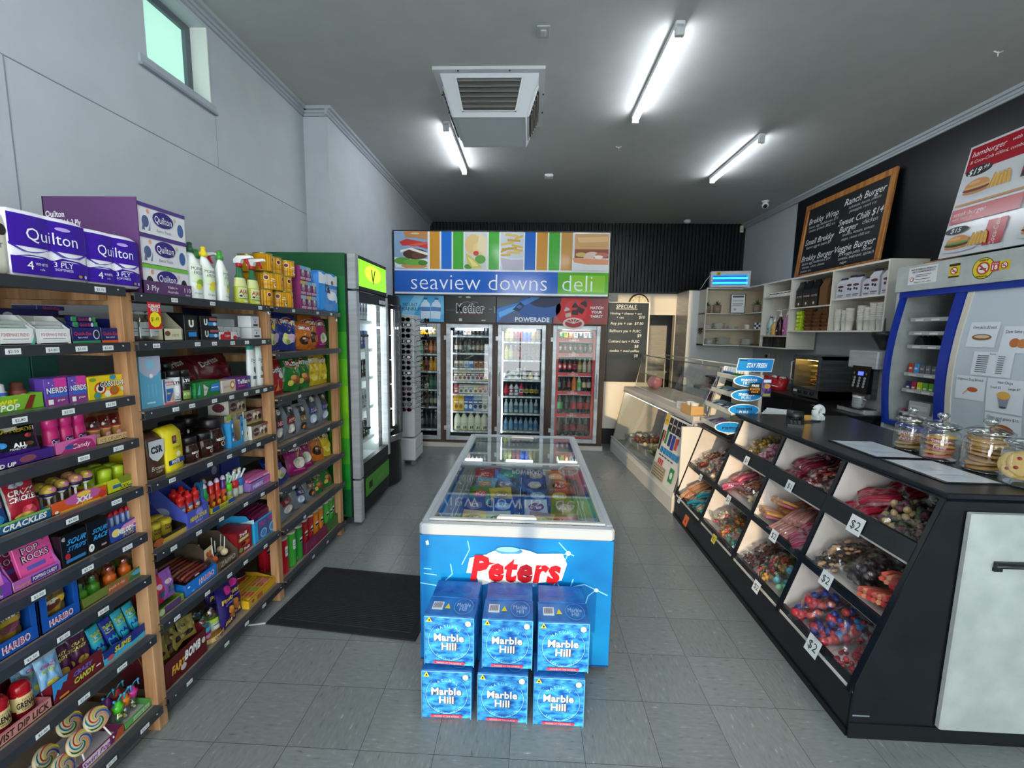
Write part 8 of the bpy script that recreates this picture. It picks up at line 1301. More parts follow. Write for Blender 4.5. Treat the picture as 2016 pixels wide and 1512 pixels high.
notice('menu_notice','printed price list on the curved panel',2.85,3.10,1.44,1.60,[t_('Extras',.5,.93,.07,'2a323a',.3)]+[r_(.12,.82-.085*i,.12+.3+.07*((i*3) % 3),.85-.085*i,'3a424a') for i in range(9)]+[r_(.66,.82-.085*i,.82,.85-.085*i,'3a424a') for i in range(9)])
notice('menu_notice','notice with a battered sausage on a stick',2.99,3.19,1.265,1.43,[t_('Dagwood Dog $4 each',.5,.86,.1,'3a4650',.86),e_(.6,.44,.18,.1,'b85a2c'),p_([(.42,.42),(.45,.38),(.3,.2),(.28,.22)],'c8a070')])
notice('menu_notice','notice with a cup of hot chips',2.76,2.98,1.21,1.43,[t_('Hot Chips',.5,.9,.08,'3a4650',.4),t_('Small $5',.26,.74,.07,'3a4650',.3),t_('Large $7',.76,.74,.07,'3a4650',.3),p_([(.34,.5),(.66,.5),(.6,.16),(.4,.16)],'8a8a9a'),e_(.5,.52,.18,.12,'d8a850'),e_(.5,.17,.1,.03,'3a4a6a')])
notice('menu_notice','notice with a heap of chips and gravy',2.76,2.98,.99,1.20,[t_('Chips and gravy $10',.5,.88,.09,'3a4650',.86),e_(.5,.46,.34,.22,'9a4f1c'),e_(.42,.5,.2,.12,'c07a34'),e_(.6,.44,.18,.1,'7a3a14')])
H_=3.0985
notice('tobacco_notice','white printed notice at the end of the cabinet header',3.49,3.74,2.115,2.25,[t_('SALE OF TOBACCO PRODUCTS',.52,.86,.1,'1a1e22',.86,0,.02),t_('AND E-CIGARETTE PRODUCTS',.54,.72,.1,'1a1e22',.8,0,.02),r_(.28,.52,.82,.55,'5a6068'),r_(.28,.42,.7,.45,'5a6068'),r_(.28,.26,.8,.29,'5a6068'),e_(.15,.3,.07,.13,'b84a4a'),e_(.15,.3,.045,.09,'d8d8d8'),t_('PENALTY  MAY APPLY',.55,.1,.08,'1a1e22',.6)],'dfe3e4',H_)
SM=lambda u,v,s,w=1:[e_(u,v,s*w,s,'c03a2a'),e_(u,v,s*.76*w,s*.76,'e8e4dc'),r_(u-s*.5*w,v-s*.2,u+s*.5*w,v+s*.02,'2a2a2a'),('l',[(u-s*.6*w,v+s*.6),(u+s*.6*w,v-s*.6)],s*.25,'c03a2a')]
notice('smoking_notice','small upright yellow no smoking sticker',3.315,3.395,2.13,2.232,[r_(0,.82,1,.98,'2a2a20'),r_(0,.02,1,.12,'2a2a20')]+SM(.5,.48,.27,1.25),'d8c81c',H_)
def round_sticker():
    mp=lambda u,v,d:(H_-d,3.225-.145*u,2.095+.145*v); b=MB(); b.prints(mp,.145,.145,[e_(.5,.5,.5,.5,'1e1e1a',36),e_(.5,.5,.47,.47,'dccb1c',36)]+SM(.5,.5,.3)+[t_('UNDER 18',.5,.87,.08,'1e1e1a',.4,0,.03),t_('WE WILL NOT SELL',.5,.13,.07,'1e1e1a',.5,0,.03)]); b.thing('smoking_notice','large round yellow no smoking sticker on the cabinet header','sticker')
round_sticker()
notice('smoking_notice','red and yellow under eighteen sticker at the frame end',2.985,3.10,2.14,2.20,[r_(0,0,.45,1,'c03440'),t_('UNDER',.22,.78,.16,'f0d8d8',.36),t_('18',.22,.4,.46,'f4e8e8',.3,0,.04)]+SM(.73,.5,.36,.52),'d8c01c',H_)
# ================================================================== wall shelves
def shelf_unit(name,lb):return thing(name,lb,'wall shelf',(3.6,6,1.5))
WS,WB='d9d6cc/.45','dccdb4/.5'  # WB: back panels of the white units, bounced sunlight painted in as cream
u1=shelf_unit('corner_shelf','white corner shelf unit with pot plants and plates')
b=MB()
def slab(b,zz,t=.016):b.box(2.91,3.5,7.38,7.66,zz-t,zz,WS); b.loft([[(3.5,6.74,zz-t),(3.87,6.74,zz-t),(3.87,7.66,zz-t),(3.5,7.66,zz-t)],[(3.5,6.74,zz),(3.87,6.74,zz),(3.87,7.66,zz),(3.5,7.66,zz)]],WS)
for zz in (2.46,1.525):slab(b,zz,.02)
b.box(2.91,2.928,7.37,7.66,1.505,2.46,WS); b.box(2.93,3.87,7.655,7.665,1.525,2.44,WB); b.box(3.862,3.872,6.75,7.655,1.525,2.44,WB); PW(b,'carcass',u1)
for zz in (2.045,1.785):b=MB(); slab(b,zz); PW(b,'shelf',u1)
u2=shelf_unit('tall_shelf','tall white wall shelf with syrup bottles'); b=MB(); 
b.box(3.5,3.87,6.715,6.735,1.505,2.46,WS).box(3.5,3.87,6.03,6.05,1.505,2.46,WS).box(3.5,3.87,6.05,6.715,2.44,2.46,WS).box(3.5,3.87,6.05,6.715,1.505,1.522,WS).box(3.862,3.872,6.05,6.715,1.52,2.44,WB); PW(b,'carcass',u2)
for zz in (2.25,1.69):b=MB(); b.box(3.5,3.86,6.05,6.715,zz-.016,zz,WS); PW(b,'shelf',u2)
u3=shelf_unit('wide_shelf','wide white wall shelf with coffee bags and paper cups'); b=MB()
b.box(3.5,3.87,4.45,4.47,1.74,2.455,WS).box(3.5,3.87,4.47,6.028,2.435,2.455,WS).box(3.5,3.87,4.47,6.028,1.74,1.757,WS).box(3.5,3.87,5.23,5.25,1.757,2.435,WS).box(3.862,3.872,4.47,6.028,1.757,2.435,WB); PW(b,'carcass',u3)
for (ya,yb,zz) in ((5.25,6.028,2.06),(4.47,5.23,2.115)):b=MB(); b.box(3.5,3.86,ya,yb,zz-.016,zz,WS); PW(b,'shelf',u3)
def plant(x,y,lb,s=1):
    t=thing('pot_plant',lb,'pot plant',(x,y,2.046),0,'potted succulents'); b=MB(); b.lathe([(.05*s,0,'8d7d6c/.6'),(.058*s,.12*s),(.054*s,.12*s),(.05*s,.1*s,'2a2018'),(0,.1*s)],16); b.part('pot',t); b=MB()
    for j in range(18):
        a=j*2.4; r=.02+.035*(j % 3)/2; ln=.1*s*(.7+.3*((j*5) % 4)/3); c=Vector((0,0,.105*s)); dr=Vector((math.cos(a)*(.3+.7*(j % 3)/2),math.sin(a)*(.3+.7*(j % 3)/2),1-.25*(j % 3))).normalized(); sd=dr.cross(Vector((0,0,1))).normalized()*.011; m_=c+dr*ln*.5; e=c+dr*ln+Vector((0,0,-.01*(j % 3)))
        b.loft([[c-sd*.5,c+sd*.5,c+Vector((0,0,.006))],[m_-sd,m_+sd,m_+Vector((0,0,.008))],[e-sd*.1,e+sd*.1,e+Vector((0,0,.002))]],('2f5a2c','3f6e38','28502a')[j % 3]+'/.5')
    b.part('leaves',t)
plant(2.99,7.49,'succulent in a taupe pot at the end of the corner shelf'); plant(3.14,7.47,'succulent in a taupe pot, second along the corner shelf',1.1); plant(3.66,7.2,'succulent in a taupe pot beside the framed certificate',1.1)
t=thing('certificate_frame','black framed certificate standing between the pot plants','frame',(3.43,7.36,2.046),-.35,None,(-.1,0,-.35)); b=MB(); b.bbox(-.11,.11,0,.015,0,.32,'17181a/.4',.004); b.front(-.1,.1,.012,.308,0,[r_(0,0,1,1,'d5d8d8'),r_(.08,.84,.92,.95,'3a3e46'),r_(.1,.62,.9,.72,'b4babc'),r_(.1,.46,.9,.52,'8a9094'),r_(.1,.38,.8,.42,'8a9094'),e_(.3,.18,.1,.07,'9aa0a2')]); b.part('frame',t)
def plates(x,y,zz,n,r,grp,w_):
    me=None
    for j in range(n):
        if me is None:b=MB(); b.lathe([(r*.55,0,'cfcfc9/.3'),(r*.6,.004),(r,.016),(r,.019),(r*.62,.008),(0,.007)],24); me=b.mesh('plate')
        o=bpy.data.objects.new('plate',me); COL.objects.link(o); tag(o,f'white plate, {ORD[j]} from bottom in the {w_}','plate',(x,y,zz+j*.0135),0,grp)
plates(3.02,7.50,1.786,4,.075,'plates in the small pile on the corner shelf','small side plate pile on the middle corner shelf'); plates(3.2,7.5,1.786,7,.1,'plates in the tall pile on the corner shelf','tall plate pile on the middle corner shelf'); plates(3.42,7.48,1.786,3,.09,'plates in the low pile on the corner shelf','low plate pile beside the checked tin')
plates(3.07,7.51,1.526,6,.09,'plates in the first pile on the bottom corner shelf','first pile on the bottom corner shelf'); plates(3.28,7.5,1.526,8,.12,'plates in the big pile on the bottom corner shelf','biggest pile on the bottom corner shelf'); plates(3.62,7.35,1.526,7,.11,'plates in the last pile on the bottom corner shelf','pile by the wall on the bottom corner shelf')
b=MB(); b.bbox(-.09,.09,-.06,.06,0,.1,'d8d8d4/.4',.006)
for i in range(6):
    for j in range(3):
        if (i+j) % 2:b.prints(lambda u,v,d:(-.09-d,.06-.12*u,.1*v),.12,.1,[r_(i/6,j/3,(i+1)/6,(j+1)/3,'20264a')]); b.front(-.09,.09,0,.1,-.06,[r_(i/6,j/3,(i+1)/6,(j+1)/3,'20264a')])
b.thing('checked_tin','navy and white checked tin on the middle corner shelf','tin',(3.62,7.0,1.786),-.2)
b=MB(); b.lathe([(.03,0,'dcdcd6/.3'),(.04,.03),(.042,.075),(.038,.075),(.034,.02)],16,(0,0,0),False); b.thing('white_cup','white cup beside the checked tin','cup',(3.55,7.25,1.786))
b=MB(); b.bbox(-.12,.12,-.1,.1,0,.03,'6a4a34/.5',.005); b.ball((.02,0,.045),.03,'2a2624/.5',8,1.4,1,.6); b.thing('wooden_board','brown wooden board on the bottom corner shelf','board',(3.64,6.95,1.526))
b=MB(); b.box(-.003,0,-.08,.08,0,.02,'c9c6bc')
for i in range(5):b.tube([(-.006,-.07+.035*i,.01),(-.01,-.07+.035*i,-.03-.02*(i % 3))],.006,('2a2420','4a3a30','8a4a34')[i % 3]+'/.4',5); b.ball((-.01,-.07+.035*i,-.05-.02*(i % 3)),.012,('3a3430','6a5a4a','8a3a2a')[i % 3]+'/.4',6)
b.thing('key_rack','small key rack on the side of the corner shelf','key rack',(2.909,7.5,1.79))
for j in range(6):
    if j==0:
        mg=thing('mug','x','mug',(0,0,0),0,'white mugs on the tall shelf'); b=MB(); b.lathe([(.028,0,'dfe0dc/.3'),(.034,.02),(.036,.055),(.033,.055),(.031,.02)],14,(0,0,0),False); b.lathe([(.0365,.03,'3a4048/.3'),(.0368,.044)],14,(0,0,0),False); b.part('cup',mg); b=MB(); b.tube([(-.034,0,.045),(-.05,0,.04),(-.05,0,.02),(-.034,0,.014)],.005,'dfe0dc/.3',6); b.part('handle',mg); tag(mg,'white mug, first on the tall shelf counting from the corner','mug',(3.57,6.62,2.251),0,mg['group'])
    else:dup(mg,f'white mug, {ORD[j]} on the tall shelf counting from the corner',(3.57,6.62-j*.092,2.251))
for j,(y,k,hh,lb,l2) in enumerate(((6.6,'a8c8c0',.26,'clear syrup bottle without pump at the corner end of the tall shelf','5a8a9a'),(6.5,'c8a860',.2,'amber syrup bottle with pump','c88a2a'),(6.36,'3a1c2a',.27,'dark syrup bottle with a white pump','2a2a30'),(6.2,'b070a0',.28,'pink syrup bottle with a white pump','a83a8a'),(6.1,'c090b0',.24,'lilac syrup bottle behind the wide shelf side','b85a9a'))):
    t=thing('syrup_bottle',lb,'bottle',(3.58,y,1.691),-HP,'syrup bottles'); b=MB(); b.lathe([(.045,0,k+'/.15'),(.05,.01),(.05,hh*.6),(.044,hh*.74),(.018,hh*.9),(.018,hh)],16); b.cyl(.05,.03,hh*.42,[r_(.2,0,.8,1,l2),r_(.3,.3,.7,.6,'d8d0b0')],1); b.part('bottle',t); b=MB()
    if j:b.lathe([(.02,hh-.005,'e6e4de/.35'),(.02,hh+.02),(.008,hh+.022),(.007,hh+.07),(.012,hh+.072),(.012,hh+.085)],12); b.tube([(0,0,hh+.08),(.0,-.05,hh+.082),(0,-.065,hh+.07)],.006,'e6e4de/.35',6); b.part('pump',t)
    else:b.lathe([(.02,hh-.005,'3a5a7a/.35'),(.02,hh+.025)],12); b.part('cap',t)
for j in range(2):b=MB(); b.bbox(-.13,.13,0,.2,0,.15,'0f1012/.35',.006); b.front(-.13,.13,0,.15,0,[e_(.5,.6,.14,.2,'3a3c40'),r_(.4,.2,.6,.3,'4a4c50')]); b.thing('black_canister',('black box in the bottom of the tall shelf by the corner','black box in the bottom of the tall shelf beside the wide shelf')[j],'box',(3.52,6.55-.29*j,1.523),-HP,'black boxes')
for j in range(4):
    b=MB(); kk='15161a/.3' if j < 3 else '6a4a2c/.4'; b.loft([[(-.07,0,0),(.07,0,0),(.07,.09,0),(-.07,.09,0)],[(-.07,0,.22),(.07,0,.22),(.07,.09,.22),(-.07,.09,.22)],[(-.06,.03,.29),(.06,.03,.29),(.06,.055,.29),(-.06,.055,.29)],[(-.05,.035,.33),(.05,.035,.33),(.05,.045,.33),(-.05,.045,.33)]],kk)
    if j < 3:b.front(-.07,.07,0,.22,0,[t_('FIVE SENSES' if j==1 else 'COFFEE',.5,.62,.1,'b8bcc0',.84,0,.02),e_(.5,.2,.12,.08,'c8ccd0')])
    b.thing('coffee_bag',f'{"black" if j < 3 else "brown paper"} bag, {ORD[j]} along the upper wide shelf counting from the syrup bottles','coffee bag',(3.53,5.90-j*.15-(.02 if j==3 else 0),2.061),-HP,'black coffee bags')
for c in range(3):
    me=None
    for j in range(6):
        if me is None:b=MB(); b.lathe([(.05,0,'7a5232/.6'),(.075,.048),(.078,.05),(.072,.05),(.048,.006),(0,.006)],18); me=b.mesh('paper_bowl')
        if c==1 and j > 4:continue
        o=bpy.data.objects.new('paper_bowl',me); COL.objects.link(o); tag(o,f'brown paper bowl, {ORD[j]} up in the {ORD[c]} pile counting from the lime boxes','bowl',(3.6,5.74-c*.165,1.758+j*.045),0,'brown paper bowls')
for j in range(5):b=MB(); b.bbox(-.05,.05,0,.1,0,.05,'a8c81c/.4',.008); b.front(-.05,.05,0,.05,0,[e_(.4,.5,.3,.3,'d8e05a')]); b.thing('lime_packet',f'lime green packet, {ORD[j]} up in the pile beside the brown bowls','packet',(3.53+.006*(j % 2),5.88,1.758+j*.051),-HP,'lime green packets')
for j,(y,h_) in enumerate(((5.14,.22),(5.03,.24),(4.91,.23),(4.78,.2),(4.66,.26),(4.53,.26))):
    b=MB(); b.loft([[(-.055,0,0),(.055,0,0),(.055,.08,0),(-.055,.08,0)],[(-.055,-.004,h_*.75),(.055,-.004,h_*.75),(.055,.08,h_*.75),(-.055,.08,h_*.75)],[(-.045,.03,h_*.95),(.045,.03,h_*.95),(.045,.05,h_*.95),(-.045,.05,h_*.95)],[(-.04,.034,h_*1.05),(.04,.034,h_*1.05),(.04,.044,h_*1.05),(-.04,.044,h_*1.05)]],['c2c4cc/.25','c2c4cc/.25','3a2a44/.3'])
    b.prints(lambda u,v,d:(-.055+.11*u,-.004*v-d,h_*.75*v),.11,h_*.75,[e_(.5,.8,.36,.08,'5a3038'),e_(.35,.58,.12,.08,'2a2430'),e_(.62,.54,.12,.08,'2a2430'),r_(.15,.18,.85,.24,'5a5a66'),r_(.15,.1,.7,.14,'7a7a86')]); b.thing('coffee_bag',f'silver coffee bag with bean print, {ORD[j]} along the wide shelf from the black bags','coffee bag',(3.53+.02*(j % 2),y,2.116),-HP+.12,'silver coffee bags')
cupm=None
for c,(y,x,n) in enumerate(((5.17,3.56,8),(5.07,3.57,7),(4.98,3.55,8),(4.9,3.63,8),(4.82,3.56,9),(4.73,3.56,8),(4.64,3.55,10),(4.55,3.55,10))):
    for j in range(n):
        if cupm is None:b=MB(); b.lathe([(.03,0,'d9d6ce/.5'),(.042,.108),(.045,.11),(.045,.115),(.04,.115),(.03,.004)],14,(0,0,0),False); b.lathe([(.0,.003,'d9d6ce/.5'),(.03,.004)],14); cupm=b.mesh('paper_cup')
        o=bpy.data.objects.new('paper_cup',cupm); COL.objects.link(o); tag(o,f'white paper cup, {ORD[j]} up in the {ORD[c]} column on the lower wide shelf','cup',(x,y,1.758+j*(.0185 if c != 3 else .018)),0,'paper cups on the wide shelf')
# ================================================================== fly lamp, bench, oven, coffee machine
t=thing('insect_lamp','white electric insect killer with glowing blue tubes on top of the corner shelf','insect killer',(3.25,7.3,2.461),-.18); b=MB(); w_=.3
b.bbox(-w_,w_,0,.12,0,.04,'c9cdd2',.006).bbox(-w_,w_,0,.12,.2,.26,'d5d8da',.006).bbox(-w_,-w_+.035,0,.12,.04,.2,'c9cdd2',.004).bbox(w_-.035,w_,0,.12,.04,.2,'d0d4d8',.004); b.box(-w_+.03,w_-.03,.1,.12,.04,.2,'3a5a90'); b.part('housing',t)
b=MB(); b.tube([(-w_+.03,.05,.155),(w_-.03,.05,.155)],.014,'1cb4ff/e1.6',8); b.part('tube',t,'glowing blue tube'); b=MB(); b.tube([(-w_+.03,.05,.075),(w_-.03,.05,.075)],.014,'1cb4ff/e1.6',8); b.part('tube',t,'glowing blue tube')
b=MB(); 
for i in range(34):b.box(-w_+.04+i*.0155,-w_+.042+i*.0155,.005,.008,.04,.2,'6a8ab0/.4')
b.box(-w_+.035,w_-.035,.004,.008,.112,.118,'6a8ab0/.4'); b.part('grille',t)
b=MB(); b.front(-.22,-.15,.19,.25,-.001,[r_(0,0,1,1,'c8b41c'),e_(.5,.5,.3,.3,'8a7a1c')]); b.part('warning_sticker',t,'yellow warning sticker'); MB().tube([(-w_,.06,.2),(-w_-.06,.06,.12),(-w_-.12,.08,.0),(-w_-.12,.2,-.01)],.005,'d0d2d2',6).part('cord',t)
bn=thing('back_bench','black service bench along the wall behind the counter','bench',(3.5,5.6,0)); b=MB(); b.bbox(3.08,3.88,3.9,7.6,.955,.985,'0e1013/.3',.004); PW(b,'benchtop',bn); b=MB(); b.box(3.14,3.88,3.9,7.58,0,.955,'121417/.4')
for y in (4.6,5.2,5.8,6.4,7.0):b.box(3.136,3.14,y,y+.006,.05,.93,'2a2d31')
PW(b,'cupboard',bn); b=MB(); b.bbox(2.9,3.08,3.9,4.5,.955,.985,'0e1013/.3',.004).box(2.95,3.14,3.92,4.48,0,.955,'121417/.4'); PW(b,'front_ledge',bn)
ov=thing('pie_oven','stainless pie warmer with a glass door and warm light on the back bench','oven',(3.35,5.05,.986)); b=MB(); y0,y1,z0,z1=4.79,5.29,1.0,1.47
b.box(3.18,3.62,y0,y0+.02,z0,z1,'darksteel').box(3.18,3.62,y1-.02,y1,z0,z1,'darksteel').box(3.18,3.62,y0,y1,z1-.04,z1,'darksteel').box(3.18,3.62,y0,y1,z0,z0+.09,'darksteel').box(3.6,3.62,y0,y1,z0,z1,'darksteel')
for (xx,yy) in ((3.2,y0+.03),(3.2,y1-.03),(3.6,y0+.03),(3.6,y1-.03)):b.lathe([(.015,0,'1a1a1a'),(.015,.015)],8,(xx,yy,.986))
PW(b,'body',ov)
b=MB(); 
for a in ((y0,y0+.05,z0+.09,z1-.02),(y1-.05,y1,z0+.09,z1-.02),(y0+.05,y1-.05,z1-.05,z1-.02),(y0+.05,y1-.05,z0+.09,z0+.11)):b.bbox(3.165,3.182,*a,'darksteel',.003)
dd=PW(b,'door',ov); MB().box(3.172,3.175,y0+.05,y1-.05,z0+.11,z1-.05,'glass').part('glass',dd); b=MB(); b.tube([(3.16,y1-.03,z1-.08),(3.135,y1-.03,z1-.09),(3.135,y1-.03,z0+.18),(3.16,y1-.03,z0+.17)],.007,'steel',6); b.part('handle',dd)
b=MB(); b.box(3.3,3.36,y0+.06,y1-.06,z1-.065,z1-.045,'ffc860/e9'); PW(b,'lamp',ov,'warm lamp'); b=MB()
for zz in (1.15,1.22,1.29,1.35):
    for q in range(10):b.tube([(3.22+q*.036,y0+.03,zz),(3.22+q*.036,y1-.03,zz)],.002,'8a8a80/.3/m',4)
    b.tube([(3.22,y0+.03,zz),(3.22,y1-.03,zz)],.003,'a8a498/.3/m',5)
PW(b,'rack',ov); b=MB()
for i in range(3):b.tube([(3.178,4.9+i*.11,1.045),(3.16,4.9+i*.11,1.045)],.022,'1c1d1f/.35',10)
b.bbox(3.17,3.18,5.18,5.24,1.035,1.06,'d8d8d0',.002); PW(b,'control_knob',ov)
for i,(yy,zz) in enumerate(((4.92,1.154),(5.08,1.154),(5.0,1.224))):b=MB(); b.lathe([(.045,0,'a8742e/.6'),(.058,.03),(.055,.038),(0,.045)],14); b.thing('pie',f'golden pie on the {("lower", "lower", "upper")[i]} rack of the pie warmer, {("close to", "away from", "above") [i]} the coffee machine side','pie',(3.32,yy,zz),0,None)
cm_=thing('coffee_machine','polished automatic coffee machine with a black keypad beside the blue framed cabinet','coffee machine',(3.2,4.1,.986)); b=MB(); y0,y1=3.93,4.28
b.bbox(3.08,3.5,y0,y1,1.40,1.56,'steel',.01).bbox(3.16,3.5,y0,y1,1.0,1.40,'steel',.006).bbox(3.02,3.5,y0,y1,.986,1.03,'steel',.006); b.bbox(3.09,3.17,y0+.06,y1-.08,1.12,1.4,'darksteel',.01); PW(b,'body',cm_)
b=MB(); b.loft([[(3.055,y0+.05,1.17),(3.055,y1-.08,1.17),(3.075,y1-.08,1.42),(3.075,y0+.05,1.42)],[(3.1,y0+.05,1.17),(3.1,y1-.08,1.17),(3.1,y1-.08,1.42),(3.1,y0+.05,1.42)]],'0c0d0f/.25')
mpk=lambda u,v,d:(3.055+.02*v-d,y1-.08-(y1-y0-.13)*u,1.17+.25*v); b.prints(mpk,.22,.25,[r_(.36,.66,.66,.8,'3a4ae0/.3/e1.2')]+[e_(.22+.28*(q % 3),.56-.1*(q // 3),.07,.05,'8a9094') for q in range(12)]+[e_(.18,.73,.05,.05,'5a5e62'),e_(.84,.73,.05,.05,'5a5e62')]); PW(b,'keypad',cm_,'black keypad with a blue display')
b=MB(); b.box(3.0,3.14,y0+.02,y1-.02,1.03,1.036,'2a2c2e/.3/m'); PW(b,'drip_tray',cm_); b=MB(); b.lathe([(.05,1.57,'17181a/.3'),(.06,1.6),(.12,1.70),(.125,1.735),(.02,1.745)],16,(3.28,4.1,0)); PW(b,'bean_hopper',cm_,'dark bean hopper')
b=MB(); b.lathe([(.04,0,'steel'),(.048,.02),(.045,.09),(.05,.11),(.046,.11),(.042,.02)],16,(0,0,0),False); b.tube([(0,-.045,.09),(0,-.085,.08),(0,-.08,.04),(0,-.046,.03)],.006,'steel',6); b.thing('milk_jug','steel milk jug on the coffee machine tray','jug',(3.07,4.08,1.037),0)
t=thing('red_basket','red wavy edged basket on the back bench beside the pie warmer','basket',(3.3,5.85,.986),-HP); b=MB(); N_=40
out=[(.24*math.cos(a)*(1 if abs(math.cos(a)) < .8 else .96),.12*math.sin(a)) for a in [2*PI*i/N_ for i in range(N_)]]
b.loft([[(x*.85,y*.85,0) for x,y in out],[(x,y,.15+.018*math.sin(i*PI/2)) for i,(x,y) in enumerate(out)],[(x*.95,y*.95,.145) for i,(x,y) in enumerate(out)],[(x*.82,y*.82,.01) for x,y in out]],'b0101c/.35',False,True); b.box(-.18,.18,-.09,.09,.0,.01,'b0101c/.35'); b.tube([(-.24,-.1,.05),(.24,-.1,.05)],.006,'d8c8c8/.3',6); b.part('basket',t)
b=MB(); 
for q in range(7):b.ball((RNG.uniform(-.15,.15),RNG.uniform(-.05,.05),.15),.03,'d5d2cc',6,1.3,.6,.6)
b.thing('tissue_bundle','crumpled white tissue paper sticking out of the red basket','tissue paper',(3.3,5.8,.99),-HP)
b=MB(); b.box(-.16,.16,-.004,0,0,.3,'bdbab2'); b.front(-.16,.16,0,.3,-.004,[r_(.1,.1,.9,.9,'b2b0a8')]); b.thing('wall_paper_sheet','plain grey paper sheet taped to the wall beside the pie warmer','paper',(3.895,6.9,1.15),-HP)
b=MB(); b.bbox(-.06,.06,-.012,0,-.04,.04,'d5d5d0/.4',.004); b.bbox(-.02,.02,-.04,-.012,-.03,.02,'1a1b1d',.005); b.thing('power_socket','wall socket with a black plug under the corner shelf','socket',(3.9,7.2,1.36),-HP)
MB().tube([(3.55,4.52,1.98),(3.52,4.46,1.9),(3.5,4.42,1.72),(3.42,4.38,1.62),(3.34,4.2,1.58)],.006,'17181a/.4',6).thing('cable','thin black cable hanging over the end of the wide shelf','cable')
# ================================================================== boards and posters on the walls
cb=thing('menu_blackboard','oak framed blackboard menu with chalk writing high on the black wall','blackboard',(3.74,5.65,2.46),-HP,None,(-.09,0,-HP)); W2,H2=.745,1.02
b=MB(); 
for a in ((-W2,W2,0,.07),(-W2,W2,H2-.07,H2),(-W2,-W2+.07,.07,H2-.07),(W2-.07,W2,.07,H2-.07)):b.bbox(a[0],a[1],-.02,.012,a[2],a[3],'oakframe',.006)
b.part('frame',cb,'oak frame'); b=MB(); b.box(-W2+.06,W2-.06,-.004,.004,.06,H2-.06,'15181a/.6'); CK='d8dcdc'
TX=[('Brekky Wrap',.24,.80,.085,.42),('bacon, egg, hashbrown, $14',.25,.715,.04,.46),('cheese, spinach, BBQ sce',.24,.66,.04,.44),('Small Brekky',.24,.49,.085,.44),('bacon egg in toast $9',.24,.41,.045,.42),('Brekky Burger',.25,.25,.085,.48),('bacon, egg, hashbrown, $14',.25,.17,.04,.46),('tomato, onion, cheese',.22,.115,.04,.4),('tomato sce',.12,.06,.04,.2),('Ranch Burger',.74,.88,.09,.46),('schnitzel, bacon, cheese',.75,.795,.04,.46),('pineapple, ranch sce',.74,.74,.04,.42),('Sweet Chilli $14',.73,.62,.085,.5),('Burger',.62,.52,.085,.24),('chicken',.86,.53,.06,.2),('tenders, lettuce, tomato',.74,.44,.04,.46),('mayo, sweet chilli sce',.72,.38,.04,.42),('Veggie Burger',.73,.26,.09,.48),('$14 veggie patty, cheese',.75,.175,.042,.46),('tomato, beetroot, spinach',.77,.12,.042,.42),('mayo',.64,.065,.04,.12)]
b.front(-W2+.06,W2-.06,.06,H2-.06,-.004,[t_(s,u,v,h,CK,mw,.25,0.004 if h > .07 else -.01) for s,u,v,h,mw in TX]); b.part('writing_panel',cb)
mp_=thing('menu_poster','large white burger menu poster with red headings over the cigarette cabinet','poster',(3.70,3.55,2.40),-HP,None,(-.165,0,-HP)); W2,H2=.62,.97; b=MB(); b.box(-W2,W2,-.008,.008,0,H2,'d5d9dc/.2')
def burger(u,v,s,salad):
    P=[e_(u+.02*s,v-.045*s,.13*s,.035*s,'c8ccd2'),e_(u-.0,v-.03*s,.085*s,.022*s,'c0824a'),e_(u,v-.008*s,.088*s,.02*s,'3a1c14' if salad else '6a241c'),e_(u,v+.006*s,.085*s,.012*s,'5a9a34' if salad else 'd8b070'),p_([(u-.08*s,v+.01*s)]+[(u+.08*s*math.cos(a),v+.015*s+.06*s*math.sin(a)) for a in [PI-PI*i/12 for i in range(13)]],'cd8f52'),e_(u-.02*s,v+.045*s,.04*s,.014*s,'dba870')]
    for i in range(16):a=u+(.075+.0085*i)*s; P.append(p_([(a,v-.045*s+.004*((i*3) % 5)),(a+.008*s,v-.045*s),(a+.03*s-.002*i*s,v+(.035+.012*((i*7) % 4))*s),(a+.018*s-.002*i*s,v+(.038+.012*((i*7) % 4))*s)],('d8a848','c8943a','e0b65c')[i % 3]))
    return P
PP=[r_(.012,.76,.985,.98,'a81628/.25'),t_('hamburger',.14,.92,.05,'f0e8ea',.22,.2),t_('with the lot',.36,.925,.03,'f0e8ea',.16,.2),t_('& Coca-Cola 600mL combo',.2,.85,.03,'e8d8dc',.34,.2),e_(.11,.755,.09,.045,'17181b'),t_('$19',.085,.755,.055,'f4f4f4',.09,.2,.01),t_('.99',.155,.765,.035,'f4f4f4',.05,.2)]+burger(.13,.60,1.05,False)+[r_(.02,.455,.47,.475,'c8966a'),r_(.015,.30,.47,.43,'b01c2e/.25'),t_('steak burger',.14,.385,.04,'f0e8ea',.24,.2),t_('with chips &',.1,.34,.025,'e8d8dc',.14,.2),e_(.09,.235,.085,.035,'3a3e44'),t_('$15',.085,.238,.045,'f0f0f0',.08,.2),r_(.3,.05,.42,.26,'b01c2e/.25'),t_('Coca-Cola',.36,.15,.04,'f4ecec',.18,.2,0,HP)]+burger(.12,.11,1.0,True)+[r_(.5,.30,.97,.43,'b01c2e/.25'),t_('chicken burger',.64,.38,.04,'f0e8ea',.26,.2)]+burger(.62,.60,1.05,True)+burger(.62,.11,1.0,False)+[r_(.43,.55,.47,.73,'2a0e0c'),r_(.43,.6,.47,.66,'b01c2e')]
b.front(-W2,W2,0,H2,-.008,PP); b.part('printed_face',mp_)
b=MB(); b.bbox(3.72,3.88,4.02,4.35,2.36,2.40,'a5713a/.5',.003); b.thing('wooden_ledge','thin wooden ledge behind the top of the cigarette cabinet','ledge')
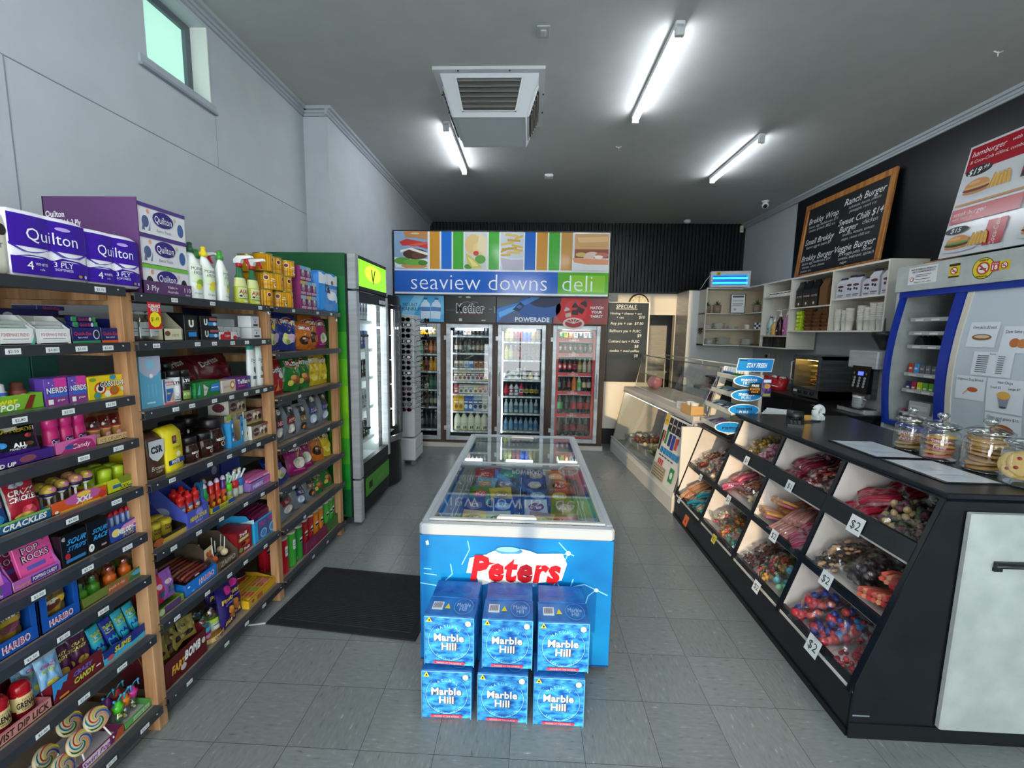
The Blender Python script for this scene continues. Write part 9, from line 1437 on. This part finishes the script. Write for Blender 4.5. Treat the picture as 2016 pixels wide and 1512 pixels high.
sb=thing('specials_board','tall blackboard of specials with a white edge standing behind the deli case','blackboard',(1.43,6.42,.965)); W2,H2=.29,1.16; b=MB(); b.box(-W2,W2,-.01,.012,0,H2,'16181a/.35'); b.box(W2,W2+.02,-.012,.014,0,H2,'d8d4c8').box(-W2,W2+.02,-.012,.014,H2,H2+.012,'d8d4c8')
TS=[('SPECIALS',.44,.955,.045,.56),('Hotdog + cheese + sce',.44,.87,.03,.84),('+ can',.3,.82,.03,.2),('$10',.84,.825,.035,.14),('Any pie + can  $7.50',.47,.745,.035,.86),('Balfours pie + FUIC',.44,.65,.035,.84),('$9',.8,.595,.04,.1),('Custard tart + FUIC',.42,.52,.035,.78),('$8',.74,.46,.04,.1),('cookie + med coffee',.44,.40,.032,.8),('$8',.74,.34,.04,.1)]
b.front(-W2,W2,0,H2,-.01,[t_(s,u,v,h,'e4e0d4',mw,.1,.004) for s,u,v,h,mw in TS]+[r_(.18,.92,.72,.926,'e4e0d4')]); b.part('board',sb)
b=MB(); b.box(-.35,.38,0,.2,.25,.96,'dad3c6/.45').box(-.33,.36,.03,.2,0,.25,'1a1c1e').box(-.36,.39,-.01,.2,.955,.9645,'cfc8ba/.4'); b.thing('white_cupboard','low white cupboard under the specials board','cupboard',(1.43,6.43,0))
b=MB(); b.lathe([(.0,-.02),(.185,-.02,'3a2a20/.4'),(.195,0),(.185,.02),(.165,.02,'e6dcc0/.5'),(0,.018)][1:],32); t=thing('wall_clock','round cream clock half hidden behind the specials board','clock',(2.03,8.285,2.235),0,None,(HP,0,0)); b.part('case',t); b=MB()
for i in range(12):a=HP-(i+1)*PI/6; b.prints(lambda u,v,d:(.13*math.cos(a)+(u-.5)*.05,.13*math.sin(a)+(v-.5)*.05,.021+d),.05,.05,[t_(str(i+1),.5,.5,.7,'3a2a20',.9)])
b.part('numerals',t); b=MB(); b.box(-.005,.005,-.02,.09,.0225,.025,'1c1814'); b.box(-.004,.004,-.02,.12,.0255,.028,'1c1814'); b.ball((0,0,.026),.012,'1c1814',8); b.part('hands',t)
t=thing('hanging_ladle','ladle hanging in the kitchen opening','ladle',(2.36,9.9,1.3)); b=MB(); b.tube([(0,0,.35),(0,0,.05)],.008,'3a3c3e/.3',6); b.part('rod',t); b=MB(); b.bbox(-.012,.012,-.01,.01,.33,.45,'2a2c2e/.4',.003); b.part('handle',t); b=MB(); b.ball((0,-.02,0),.045,'5a5c5e/.3/m',10,1,1,.6); b.part('bowl',t)
b=MB(); b.bbox(1.3,3.9,9.3,9.95,.86,.9,'steel',.006).box(1.35,3.85,9.4,9.9,0,.86,'darksteel'); b.thing('kitchen_bench','stainless bench in the kitchen beyond the opening','bench')
b=MB(); b.prism([(9.2,2.1),(9.99,2.1),(9.99,2.55),(9.6,2.55)],'x',1.2,3.6,'darksteel'); b.thing('extraction_hood','dark extraction hood in the kitchen beyond the opening','hood')
